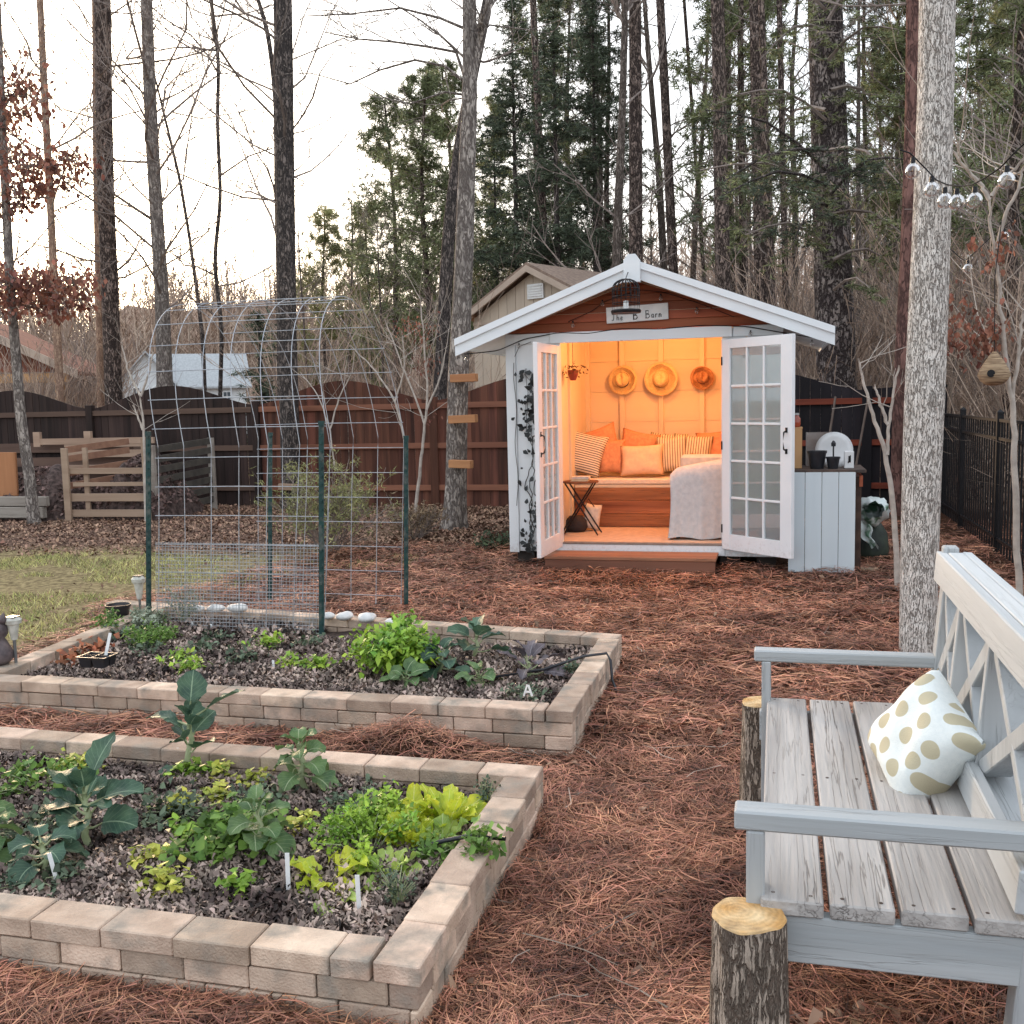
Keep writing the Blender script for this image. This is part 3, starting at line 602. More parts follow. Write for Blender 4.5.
# ---------------------------------------------------------------- stones, pots, lights on the farther bed
stone_m = M('white_stone', (.78,.77,.74), (.55,.55,.54), scale=12, rough=.6)
def stone(label, px, py, s, z=.2):
    p = G(px,py,z); b = MB(); k = 16; pr = [(math.cos(a)*s, math.sin(a)*s*.42+s*.40) for a in np.linspace(-PI/2+.02,PI/2-.02,9)]
    b.lathe(pr, (0,0,0), k, sy=.8); o = b.build('flat_stone', stone_m, None, True); o.location = p; o.rotation_euler = (0,0,random.random()*3)
    me = o.data
    for v in me.vertices: v.co *= 1+.08*math.sin(v.co.x*60+px)*math.cos(v.co.y*50)
    tag(o, label, 'stone')
for lb, px, s in (('leftmost of three white stones on the back wall below the arch',197,.06),('middle one of three white stones in a row below the arch',216,.068),('largest, rightmost of three white stones left of the near right post',238,.075)): stone(lb, px, 612, s, .2)
for lb, px, py, s in (('grey white stone just right of the near right green post',328,619,.055),('white stone second right of the near right green post',345,620,.068),('broad white stone at the left edge of the bright bush',367,622,.078),('small pale stone half hidden by the bright bush',391,624,.045)): stone(lb, px, py, s)

blackp = M('black_plastic', (.018,.02,.026), (.012,.012,.016), scale=20, rough=.38, spec=.5)
def tray():
    x, y, _ = G(98,666,.2); t = thing('seedling_tray', 'black plastic seedling tray standing on the brick wall of the farther bed', 'seedling tray', (x,y,.2))
    b = MB(); W_, D_, Hh = .175, .12, .062
    b.box((x,y,.202+Hh-.004), (W_,.006,.008)); 
    for sx in (-1,1):
        for sy in (-1,1):
            cx, cy = x+sx*W_*.245, y+sy*D_*.245
            # four tapered cells
            q0 = [(-.030,-.021),(.030,-.021),(.030,.021),(-.030,.021)]; q1 = [(-.043,-.030),(.043,-.030),(.043,.030),(-.043,.030)]; qi = [(-.040,-.027),(.040,-.027),(.040,.027),(-.040,.027)]; qb = [(-.036,-.024),(.036,-.024),(.036,.024),(-.036,.024)]
            V = [(cx+a,cy+c,.202) for a,c in q0]+[(cx+a,cy+c,.202+Hh) for a,c in q1]+[(cx+a,cy+c,.202+Hh) for a,c in qi]+[(cx+a,cy+c,.202+Hh*.75) for a,c in qb]
            Fc = [(3,2,1,0)]+[(i,(i+1)%4,(i+1)%4+4,i+4) for i in range(4)]+[(i+4,(i+1)%4+4,(i+1)%4+8,i+8) for i in range(4)]+[(i+8,(i+1)%4+8,(i+1)%4+12,i+12) for i in range(4)]
            b.add(V, Fc)
    for (a,c,w,d) in ((0,-D_/2-.003,W_+.012,.008),(0,D_/2+.003,W_+.012,.008),(-W_/2-.003,0,.008,D_),(W_/2+.003,0,.008,D_)): b.box((x+a,y+c,.202+Hh-.003), (w,d,.008))
    b.build('tray_body', blackp, t)
    s = MB()
    for sx in (-1,1):
        for sy in (-1,1): s.box((x+sx*W_*.245, y+sy*D_*.245, .202+Hh*.76), (.07,.046,.006))
    s.build('potting_soil', soil, t)
    marker('white plant stake standing in the black seedling tray', (x+.035,y+.02,.24), (x+.062,y+.045,.385), .018)
tray()
def pot(label, x, y, z, r, h, soilin=True, name='black_pot'):
    t = thing(name, label, 'plant pot', (x,y,z)); b = MB()
    b.lathe([(r*.72,0),(r*.96,h*.86),(r*1.04,h*.86),(r*1.06,h),(r*.98,h),(r*.9,h*.8),(.001,h*.8)], (x,y,z), 28); b.build('pot_body', blackp, t, False)
    if soilin: s = MB(); s.lathe([(r*.9,0),(r*.6,.012),(.001,.014)], (x,y,z+h*.8), 20); s.build('potting_soil', soil, t)
    return t
px_, py_, _ = G(119,622,.14); pot('black nursery pot at the back left corner of the farther bed', px_, py_, .14, .085, .13)
clearp = M('clear_lamp_plastic', (.78,.78,.72), (.5,.5,.45), scale=25, rough=.3, spec=.6, translucent=.3)
def solar(label, px, pyb, pyt, z=.0):
    a = G(px,pyb,z); r = ray(px,pyt); top = C0+r*(a[1]/r[1]); h = top[2]-a[2]
    t = thing('solar_lamp', label, 'solar lamp', tuple(a)); b = MB(); b.tube([(a[0],a[1],a[2]-.02),(a[0],a[1],a[2]+h*.55)], [.009,.009], 8); b.build('stake', M('grey_metal', (.25,.26,.27), rough=.4, metal=.7), t)
    l = MB(); zc = a[2]+h*.5; l.lathe([(.018,0),(.034,h*.34),(.046,h*.36),(.050,h*.44),(.03,h*.5),(.001,h*.5)], (a[0],a[1],zc), 12); l.build('lamp_head', clearp, t)
    c = MB(); c.box((a[0],a[1],zc+h*.505), (.06,.06,.006), ch=.002); c.build('solar_panel', blackp, t)
solar('solar garden lamp behind the dark figurine at the left edge', 16,662, 617, .2); solar('solar garden lamp beside the left green post', 141,622, 576, .12)
def figurine():
    x, y, _ = G(3,664,.2); m_ = M('dark_resin', (.15,.12,.12), (.07,.055,.06), scale=20, rough=.4, bump=.4)
    t = thing('garden_figurine', 'dark brown squat animal figurine cut off at the left edge', 'figurine', (x,y,.2)); b = MB()
    b.lathe([(.055,0),(.085,.03),(.082,.075),(.055,.13),(.045,.15),(.062,.175),(.065,.21),(.05,.245),(.02,.262),(.001,.265)], (x-.03,y,.2), 20)
    for s in (-1,1): b.lathe([(.02,0),(.022,.02),(.012,.045),(.002,.062)], (x-.03+s*.045,y,.445), 8, rot=(0,s*.25,0))
    b.build('body', m_, t, True)
figurine()
# black garden hose end over the right wall of each bed
def hose(label, pts):
    b = MB(); b.tube(pts, .008, 8); o = b.build('drip_hose', blackp, None, True); tag(o, label, 'hose')
hose('thin black drip hose bent over the right wall of the farther bed', [(-1.5,5.3,.15),(-1.25,5.42,.17),(-1.05,5.55,.22),(-.93,5.62,.225),(-.905,5.6,.19),(-.89,5.56,.09),(-.86,5.52,.03)])
hose('short black hose end lying across the right wall of the near bed', [(-1.2,3.14,.14),(-1.08,3.13,.19),(-.98,3.12,.222),(-.86,3.12,.222)])

# ================================================================== WIRE ARCH ON T POSTS
def arch():
    t = thing('trellis_arch', 'tall arch of galvanised wire grid fixed to four green posts over the farther bed', 'garden arch', (-3.55,6.95,0))
    x0, x1 = -4.19, -2.91; ya, yb = 6.24, 7.68; zt, zp = 1.42, 2.43; path = [(ya,.12)]
    z = .12
    while z < zt-.02: z += .04; path.append((ya,z))
    cy, ry, rz_ = (ya+yb)/2, (yb-ya)/2, zp-zt
    for k in range(1,60): a = PI-PI*k/60; path.append((cy+ry*math.cos(a)*(1.0), zt+rz_*math.sin(a)**.8))
    while z > .0: path.append((yb,z)); z -= .04
    P = np.array(path); d = np.r_[0, np.cumsum(np.linalg.norm(np.diff(P,axis=0),axis=1))]
    # small skew, as the panel springs out of square
    skew = lambda z: -.05+.065*min(z,1.4)-.14*max(0,z-1.4)
    g = MB(); n = 7
    for i in range(n):
        x = x0+(x1-x0)*i/(n-1); g.tube([(x+skew(p[1])+.012*math.sin(k*.13+i), p[0]+.008*math.sin(k*.2+i*2), p[1]) for k, p in enumerate(P[::2])], .0031, 5)
    s = .0
    while s < d[-1]:
        y = np.interp(s,d,P[:,0]); z = np.interp(s,d,P[:,1]); k = skew(z); g.tube([(x0-.01+k,y-.005,z),((x0+x1)/2+k,y-.005,z+.004),(x1+.01+k,y-.005,z)], .0031, 5); s += .2
    gal = M('galvanised_wire', (.46,.48,.51), (.34,.36,.39), rough=.45, metal=.35, scale=30, spec=.5); g.build('wire_panel', gal, t, True)
    f = MB()
    for x in np.arange(x0,x1,.025): f.tube([(x+skew(.12),ya-.012,.12),(x+skew(.74),ya-.012,.74)], .0018, 3, cap=False)
    for z in np.arange(.13,.74,.025): f.tube([(x0+skew(z),ya-.012,z),(x1+skew(z),ya-.012,z)], .0018, 3, cap=False)
    f.build('fine_mesh', M('dark_mesh_wire', (.42,.44,.46), rough=.5, metal=.3), t)
    grn = M('green_post_paint', (.018,.06,.055), (.012,.04,.04), rough=.5, scale=14, dirt=(.10,.11,.10), dirt_scale=18)
    for (x, xt_, y, top) in ((-4.33,-4.23,6.27,1.50),(-2.96,-2.89,6.20,1.55),(-4.14,-4.06,7.72,1.44),(-2.89,-2.84,7.64,1.40)):
        p = MB(); p.T = np.array([[1,0,(xt_-x)/top,0],[0,1,0,0],[0,0,1,0],[0,0,0,1.]]); p.box((x,y,top/2-.05), (.036,.006,top+.1)); p.box((x,y+.016,top/2-.05), (.006,.03,top+.1))
        for z in np.arange(.2,top-.02,.055): p.box((x,y-.006,z), (.014,.008,.016))
        p.box((x,y,top-.01), (.042,.014,.03)); p.build('green_post', grn, t)
arch()
# ================================================================== THE SHED
white_w = wood('white_painted_boards', (.80,.82,.83), (.70,.73,.75), 'z', scale=5, island=.04, rough=.55, bump=.15)
white_t = wood('white_trim', (.84,.86,.87), (.72,.76,.79), 'x', scale=5, island=.03, rough=.5, bump=.12)
splash(white_w); splash(white_t, top=.3)
red_w = wood('red_cedar_boards', (.44,.13,.06), (.24,.06,.03), 'x', scale=7, island=.3, rough=.6)
warm_w = wood('stained_planks', (.56,.25,.12), (.14,.045,.022), 'x', scale=9, island=.25, rough=.6, crack=.7)
cream = wood('cream_wall_boards', (.78,.66,.50), (.68,.56,.41), 'x', scale=3, island=.05, rough=.7)
cream_s = wood('cream_studs', (.80,.70,.54), (.72,.60,.45), 'z', scale=4, island=.05, rough=.65)
shing = M('roof_shingles', (.12,.115,.11), (.05,.05,.05), scale=30, rough=.95, bump=.6, bscale=80)
black_m = M('black_iron', (.02,.02,.022), (.012,.012,.014), rough=.45, metal=.4, scale=20)
YF = 10.07; XL, XR, XC = -2.65, .05, -1.315; ZF = .22; SH_D = 12.75
shed = thing('garden_shed', 'small white garden shed with red gable, open glazed double doors and glowing orange inside', 'shed', (XC, YF, 0))
OX0, OX1, OZ = -2.09, -.52, 2.215
SL = (2.90-2.23)/(1.76)      # roof slope
def roofz(x, top=2.935): return top - SL*abs(x-XC)
# front wall: separate vertical boards
b = MB()
x = XL+.09
for (a, c) in ((XL+.10, OX0-.0),(OX1, XR-.10)):
    n = max(1, round((c-a)/.22)); w = (c-a)/n
    b = MB()
    for i in range(n): b.box((a+w*(i+.5), YF+.02, (OZ+.12)/2+.05), (w-.004,.03,OZ+.1-.14), ch=.003)
    b.build('front_wall', white_w, shed)
b = MB()
for a in (XL+.05, XR-.05): b.box((a, YF+.012, 1.22), (.10,.055,2.2), ch=.004)
b.each('corner_board', white_w, shed)
b = MB(); b.box(((OX0+OX1)/2-.0, YF-.012, OZ+.055), (OX1-OX0+.2, .04, .105), ch=.004); b.box((XL+.235, YF+.0, OZ+.055), (.46,.03,.10), ch=.004); b.box((XR-.235+.0, YF+.0, OZ+.055), (.46,.03,.10), ch=.004); b.each('header_trim', white_t, shed)
b = MB(); b.box((OX0-.025, YF-.008, 1.2), (.05,.05,2.0), ch=.003); b.box((OX1+.025, YF-.008, 1.2), (.05,.05,2.0), ch=.003); b.each('door_jamb', white_w, shed)
# gable of horizontal red boards
b = MB(); z = OZ+.112; h = .085
while z < 2.9:
    xa = max(0, (2.90-z-h*.5)/SL+.03)
    if xa > .03: b.box((XC, YF+.014, z+h/2), (min(2*xa, 2.9), .026, h-.003), ch=.003)
    z += h
b.prism([(XL+.12,OZ+.10),(XR-.12,OZ+.10),(XC,2.86)], YF+.034, YF+.046); b.build('gable_boards_and_backing', red_w, shed)  # backing prism added behind the boards to stop lamp light leaking through
b = MB()
# side and back walls (outside)
for s, xx in ((-1, XL+.015), (1, XR-.015)):
    for i in range(13): b.box((xx, YF+.05+.2*(i+.5), 1.22), (.03,.197,2.2))
b.each('side_wall', white_w, shed, 13)
b = MB(); b.box((XC, SH_D, 1.22), (XR-XL-.07,.03,2.2)); b.prism([(XL+.02,2.33),(XR-.02,2.33),(XC,2.88)], SH_D-.012, SH_D+.012); b.build('rear_wall', white_w, shed)
# interior lining
YB = 12.30; IL, IR = -2.24, -.30
b = MB()
for i in range(6): b.box(((IL+IR)/2, YB+.02, .3+.36*(i+.5)), (IR-IL+.1,.02,.357))
b.build('inner_back_wall', cream, shed)
b = MB(); b.box((IL-.012, (YF+.07+YB)/2, 1.35), (.02, YB-YF-.08, 2.3)); b.box((IR+.012, (YF+.07+YB)/2, 1.35), (.02, YB-YF-.08, 2.3)); b.each('inner_side_wall', cream_s, shed)
b = MB()
for px in (587, 622, 661, 702):
    X = PY(px,350,YB)[0] if px != 587 else IL+.02; b.box((X, YB-.018, 1.35), (.06,.05,2.3), ch=.003)
b.box((-2.235+.0, 11.2, 1.35), (.045,.07,2.3), ch=.003)
b.each('wall_stud', cream_s, shed)
b = MB(); b.box(((IL+IR)/2, 11.2, 2.50), (IR-IL+.02, 2.25, .02)); b.build('inner_ceiling', cream, shed)
b = MB(); b.box((XC, (YF+SH_D)/2+.02, ZF-.03), (XR-XL-.08, SH_D-YF-.07, .05)); b.build('floor', M('peach_floor', (.72,.55,.42), (.6,.44,.33), scale=14, rough=.8, bump=.3), shed)
b = MB(); b.box(((OX0+OX1)/2, YF-.012, ZF-.055), (OX1-OX0+.06,.05,.10), ch=.004); b.box((XR-.29, YF+.0, ZF-.075), (.5,.05,.07), ch=.004); b.each('door_sill', white_t, shed)
b = MB(); b.box(((OX0+OX1)/2, YF-.014, ZF+.006), (OX1-OX0,.06,.02), ch=.003); b.build('threshold', M('grey_threshold', (.3,.24,.2), rough=.5, scale=20), shed)
b = MB()
for xx in (XL+.15, -1.9, -.45, -.1): b.box((xx, YF+.25, .05), (.18,.35,.12)); b.box((xx, SH_D-.25, .05), (.18,.35,.12))
b.each('foundation_block', M('dark_footing', (.06,.05,.045), rough=1, scale=10), shed)
# roof
YR0, YR1 = 9.74, 12.95; EX = 1.80
roof = MB()
for s in (-1,1):
    EX = 1.75 if s < 0 else 1.80
    a = (XC, roofz(XC)); e = (XC+s*EX, roofz(XC+EX)); t_ = .05
    roof.prism([(a[0],a[1]-t_),(e[0],e[1]-t_),(e[0],e[1]+.002),(a[0],a[1]+.002)], YR0+.03, YR1)
rf = roof.build('roof', M('roof_deck', (.55,.55,.54), (.4,.4,.39), scale=6, rough=.8), shed)
b = MB()
for s in (-1,1):
    EX = 1.75 if s < 0 else 1.80
    for j in range(13):
        u0, u1 = j/13*EX, (j+1)/13*EX+.03
        za, zb = roofz(XC+u0)+.007+.006, roofz(XC+u1)+.007
        P = [(XC+s*u0,za),(XC+s*u1,zb),(XC+s*u1,zb+.008),(XC+s*u0,za+.008)]
        b.prism(P, YR0+.01, YR1+.02)
b.build('shingles', shing, rf)
b = MB()
for s in (-1,1):
    EX = 1.75 if s < 0 else 1.80
    for (dz0, dz1, y0, y1) in ((-.155,.0,YR0-.012,YR0+.022),(-.052,.012,YR0-.034,YR0-.014)):
        a = XC+s*.0; e = XC+s*(EX+.01)
        b.prism([(a,roofz(XC)+dz0),(e,roofz(XC+EX+.01)+dz0),(e,roofz(XC+EX+.01)+dz1),(a,roofz(XC)+dz1)], y0, y1)
b.each('barge_board', white_t, rf, 2)
b = MB(); b.prism([(XC-.075,2.73),(XC+.075,2.73),(XC+.075,2.93),(XC+.035,2.985),(XC-.035,2.985),(XC-.075,2.93)], YR0-.10, YR0-.036); b.build('apex_block', white_t, rf)
b = MB()
for s in (-1,1):
    EX = 1.75 if s < 0 else 1.80
    e0, e1 = XC+s*1.36, XC+s*EX; b.prism([(e0,roofz(e0)-.058),(e1,roofz(e1)-.058),(e1,roofz(e1)-.07),(e0,roofz(e0)-.07)], YR0+.03, YR1)
    xx = XC+s*(EX+.0); b.box((xx, (YR0+YR1)/2+.03, roofz(xx)-.045), (.02, YR1-YR0-.05, .09))
b.each('soffit', white_t, rf, 2)
b = MB()
for s in (-1,1): b.beam((XC+s*.0, YR0+.2, 2.80), (XC+s*1.33, YR0+.2, roofz(XC+1.33)-.085), .04, .06, up=(0,0,1))
b.each('rafter', M('rafter_wood', (.42,.30,.22), (.3,.2,.14), scale=10), rf)

# glazed doors
glass_m = glassmat('window_glass', refl=.17, whitish=.15)
white_d = M('door_paint', (.86,.87,.88), (.80,.82,.84), scale=4, rough=.35, spec=.5)
pink_d = M('door_paint_inner', (.86,.83,.82), (.8,.76,.75), scale=4, rough=.4, spec=.5)
splash(white_d); splash(pink_d)
def door(hinge, ang, W, z0, Hd, flip, mt, handle_side=-1):
    """door leaf from hinge, pointing along ang (world), rows of lites 3 x 5"""
    T = np.eye(4); c, s = math.cos(ang), math.sin(ang); T[:3,:3] = [[c,-s,0],[s,c,0],[0,0,1]]; T[:3,3] = [hinge[0],hinge[1],z0]
    f = MB(); f.T = T; th = .042; st0, st1, tr, br = .10, .135, .085, .15
    f.box((st0/2,0,Hd/2), (st0,th,Hd), ch=.003); f.box((W-st1/2,0,Hd/2), (st1,th,Hd), ch=.003)
    gw = W-st0-st1; gh = Hd-tr-br
    f.box((st0+gw/2,0,Hd-tr/2), (gw-.001,th-.004,tr), ch=.002); f.box((st0+gw/2,0,br/2), (gw-.001,th-.004,br), ch=.002)
    for i in (1,2): f.box((st0+gw*i/3,0,br+gh/2), (.022,th-.01,gh), ch=.004)
    for j in range(1,5):
        for i in range(3): f.box((st0+gw*(i+.5)/3,0,br+gh*j/5), (gw/3-.023,th-.012,.022), ch=.004)
    d = f.build('door', mt, shed)
    g = MB(); g.T = T; g.box((st0+gw/2,0,br+gh/2), (gw,.004,gh)); g.build('glass_panes', glass_m, d)
    h = MB(); h.T = T; xh = W-.06
    for sd in (-1,1):
        P = [(xh, sd*(th/2), .97), (xh, sd*(th/2+.035), .985), (xh, sd*(th/2+.045), 1.06), (xh, sd*(th/2+.035), 1.135), (xh, sd*(th/2), 1.15)]
        h.tube(P, .008, 6)
        for z_ in (.965,1.155): h.box((xh,sd*(th/2+.003),z_), (.026,.006,.045), ch=.002)
    h.build('handle', black_m, d, True)
    hg = MB(); hg.T = T
    for z_ in (.2,1.0,1.8): hg.tube([(0,-.024,z_-.04),(0,-.024,z_+.04)], .008, 8)
    hg.each('hinge', black_m, d)
door((OX1+.02, YF-.04), R(-43), .87, ZF-.03, 2.0, 1, white_d)
door((OX0-.02, YF-.04), R(-93), .80, ZF-.03, 2.0, -1, pink_d)

# step
b = MB()
st = thing('door_step', 'low stained wooden step in front of the shed doors', 'step', (-1.36,9.8,0))
x0s, x1s = -2.20, -.55
for i, (yy, w) in enumerate(((9.70,.135),(9.84,.135),(9.975,.12))): b.box(((x0s+x1s)/2, yy, .135), (x1s-x0s, w, .032), ch=.004)
b.each('tread', wood('step_boards', (.46,.21,.12), (.26,.11,.065), 'x', scale=6, island=.2, crack=.5), st)
b = MB(); b.box(((x0s+x1s)/2, 9.655, .055), (x1s-x0s-.02,.03,.125), ch=.003); b.build('riser', wood('riser_board', (.28,.12,.075), (.14,.06,.04), 'x', scale=6), st)
b = MB(); b.box((x1s-.04,9.84,.04), (.035,.3,.14)); b.box((x0s+.04,9.84,.04), (.035,.3,.14)); b.each('side_board', wood('riser_board', (.28,.12,.075),(.1,.05,.03)), st)

# sign with lettering
sg = thing('name_sign', 'white plank sign lettered The B Barn on the red gable', 'sign', (-1.32,YF-.02,2.475))
b = MB(); b.box((-1.32,YF-.022,2.475), (.60,.024,.155), (0,R(-2.0),0), ch=.004); b.build('sign_board', M('sign_paint', (.80,.81,.80), (.66,.68,.68), scale=9, rough=.6, bump=.2), sg)
GL = {'T': ([[(0,.95),(.3,1.0),(.62,.95)],[(.32,.98),(.3,.5),(.24,.05),(.08,0),(0,.14)]],.62), 'h': ([[(.02,1),(0,.5),(0,0)],[(0,.3),(.15,.5),(.28,.38),(.3,0)]],.38),
      'e': ([[(0,.25),(.28,.3),(.24,.48),(.08,.48),(0,.22),(.1,0),(.32,.06)]],.38), 'B': ([[(.03,0),(.0,1)],[(-.06,.96),(.3,1.0),(.44,.8),(.3,.58),(.04,.54)],[(.04,.54),(.42,.48),(.5,.22),(.32,.0),(-.06,.02)]],.56),
      'a': ([[(.28,.42),(.12,.48),(0,.22),(.1,0),(.26,.18)],[(.3,.48),(.27,.1),(.36,0)]],.42), 'r': ([[(.02,.48),(0,0)],[(0,.28),(.12,.45),(.26,.42)]],.30), 'n': ([[(.02,.48),(0,0)],[(0,.28),(.14,.47),(.27,.36),(.28,.02)]],.38)}
def write(mb, txt, x, y, z, hgt, sl=math.tan(R(2)), r=.0035, gap=.10):
    for ch in txt:
        if ch == ' ': x += .33*hgt; continue
        st_, w = GL[ch]
        for q in st_: mb.tube([(x+p[0]*hgt, y, z+p[1]*hgt+sl*(x+1.32)+0) for p in q], r, 5)
        x += (w+gap)*hgt
b = MB(); write(b, 'The', -1.565, YF-.037, 2.422, .062, r=.003, gap=.18); write(b, 'B', -1.355, YF-.037, 2.420, .076, r=.0042); write(b, 'Barn', -1.235, YF-.037, 2.422, .072, r=.0038, gap=.16); b.build('lettering', M('black_paint', (.02,.02,.02), rough=.7), sg)

# hanging birdcage lantern
cg = thing('birdcage_lantern', 'black wire birdcage lantern hanging from the roof peak', 'lantern', (-1.38,YR0+.06,2.49)); b = MB(); cx, cy = -1.385, YR0-.20; cz = PY(626,311,cy)[2]; cx = PY(626,311,cy)[0]
for i in range(18):
    a = i*2*PI/18; r_ = .125; P = [(cx+r_*math.cos(a), cy+r_*math.sin(a), cz), (cx+r_*math.cos(a), cy+r_*math.sin(a), cz+.2)]+[(cx+r_*math.cos(u)*math.cos(a), cy+r_*math.cos(u)*math.sin(a), cz+.2+.09*math.sin(u)) for u in (.3,.6,.9,1.2,1.5)]
    b.tube(P, .0045, 4, cap=False)
for z_ in (0,.07,.13,.2):
    b.tube([(cx+.126*math.cos(a), cy+.126*math.sin(a), cz+z_) for a in np.linspace(0,2*PI,25)], .004, 5, cap=False)
b.tube([(cx,cy,cz+.29),(cx+.01,cy+.09,cz+.36)], .004, 5); b.build('cage', black_m, cg)
b = MB(); b.lathe([(.135,-.02),(.14,0),(.13,.012),(.001,.012)], (cx,cy,cz), 24); b.build('tray', black_m, cg)
b = MB(); b.lathe([(.025,.012),(.025,.09),(.001,.095)], (cx,cy,cz), 12); b.build('candle', white_p, cg)

# string lights on the shed front
bulb_m = glassmat('bulb_glass', (.93,.93,.93), .06)
def string(label, P, bulbs, r=.004, br=.022, name='string_lights', loc=None):
    t = thing(name, label, 'string lights', tuple(P[0])); b = MB(); P = np.array(P, float)
    # gentle smoothing
    tt = np.linspace(0,len(P)-1,len(P)*6); Q = np.stack([np.interp(tt, range(len(P)), P[:,k]) for k in range(3)], -1); Q[1:-1] = (Q[:-2]+Q[1:-1]*2+Q[2:])/4
    b.tube(Q, r, 5); b.build('cable', black_m, t, True)
    for q in bulbs:
        q = np.array(q, float); s = MB(); s.lathe([(br*.30,-br*.45),(br*.36,-br*1.15),(br*.30,-br*1.25)], q, 10); so = s.build('socket', black_m, t)
        g = MB(); g.lathe([(br*.4,-br*1.2)]+[(br*math.sin(u), -br*2.2+br*1.05*math.cos(u)) for u in np.linspace(.35,PI-.05,9)], q, 14); g.build('bulb', bulb_m, t, True)
        f = MB(); f.tube([q+np.array([0,0,-br*1.1]), q+np.array([.004,0,-br*1.7]), q+np.array([-.003,0,-br*2.2])], .002, 4); f.build('filament', M('brass', (.4,.25,.1), metal=.6, rough=.4), t)
y_ = YF-.03
string('thin black light string with small bulbs along the top edge of the shed front', [(-3.0,9.8,2.13),(-2.7,9.95,2.16),(-2.45,y_,2.27),(-2.1,y_,2.32),(-1.8,y_,2.30),(-1.5,y_,2.335),(-1.1,y_,2.315),(-.7,y_,2.335),(-.3,y_,2.31),(.03,y_,2.24),(.4,9.8,2.15)],
       [(-2.98,9.78,2.12),(-2.5,y_-.01,2.24),(-.25,y_-.01,2.28),(.3,9.84,2.16)], .005, .02)
string('thin black light string sagging across the red gable beside the sign', [(-2.0,y_,2.42),(-1.75,y_,2.52),(-1.64,y_,2.60),(-1.3,y_,2.70),(-1.05,y_,2.66),(-.72,y_,2.54),(-.4,y_,2.40)],
       [(-1.95,y_-.01,2.44),(-1.655,y_-.01,2.63),(-1.09,y_-.01,2.66),(-.75,y_-.01,2.52)], .0035, .024)

# climbing vine on the left of the front
def vine():
    t = thing('climbing_vine', 'dark leafy vine climbing the white wall left of the shed doors', 'vine', (-2.5,YF-.03,.1)); s = MB(); lv = []
    for k, x0 in enumerate((-2.44,-2.40,-2.50)):
        P = []; x = x0
        for z in np.arange(.12,2.0,.06): x = np.clip(x+random.gauss(0,.02), -2.56,-2.30); P.append((x, YF-.012-.01*random.random(), z))
        s.tube(P, np.linspace(.006,.002,len(P)), 4)
        for (x_,y__,z_) in P:
            dens = .3+1.0*max(0,math.sin(z_*4.2+1.0))
            for _ in range(int(random.random()*4.6*dens+.4)):
                lv.append((x_+random.gauss(0,.055), y__-.01-.03*random.random(), z_+random.gauss(0,.04)))
    P2 = [(-2.555+.012*math.sin(z*9), YF-.03, z) for z in np.arange(.6,2.1,.08)]; s.tube(P2, .003, 4)
    s.tube([(-2.55,YF-.03,2.1),(-2.5,YF-.03,2.2),(-2.38,YF-.03,2.24)], .003, 4)
    s.build('stem', M('vine_stem', (.06,.05,.045), rough=.9), t)
    Q = np.array(lv); Q[:,0] = np.clip(Q[:,0],-2.60,-2.28); n = len(Q); a = RNG.uniform(0,2*PI,n); l = RNG.uniform(.016,.038,n)[:,None]
    d = np.stack([np.cos(a), RNG.normal(0,.4,n), np.sin(a)], -1)*l; w = np.stack([-np.sin(a), RNG.normal(0,.4,n), np.cos(a)], -1)*l*.7
    soup('foliage', np.stack([Q-d, Q-d*.4-w, Q+d*.3-w*.7, Q+d*1.1, Q+d*.3+w*.7, Q-d*.4+w], 1), 6, M('vine_leaf', (.045,.05,.05), (.02,.022,.024), scale=10, island=.5, rough=.5), t)
vine()

# ---------------------------------------------------------------- inside
sb = thing('storage_bench', 'long plank fronted bench with pale seat cushion inside the shed', 'bench', (-1.28,11.7,ZF)); b = MB()
zz = [.03,.18,.33,.46]
b.box((-1.27,11.44,ZF+.075), (1.92,.03,.147), ch=.003); b.box((-1.27,11.44,ZF+.225), (1.92,.03,.147), ch=.003); b.box((-1.27,11.44,ZF+.372), (1.92,.03,.14), ch=.003); b.build('plank_front', warm_w, sb)
b = MB(); b.box((-1.27,11.86,ZF+.46), (1.92,.86,.03)); b.build('seat', cream_s, sb)
b = MB(); b.box((-1.27,11.85,ZF+.51), (1.90,.86,.065), ch=.025); b.build('seat_cushion', M('cream_cloth', (.80,.72,.62), (.74,.65,.55), scale=40, bump=.3, rough=.95), sb)

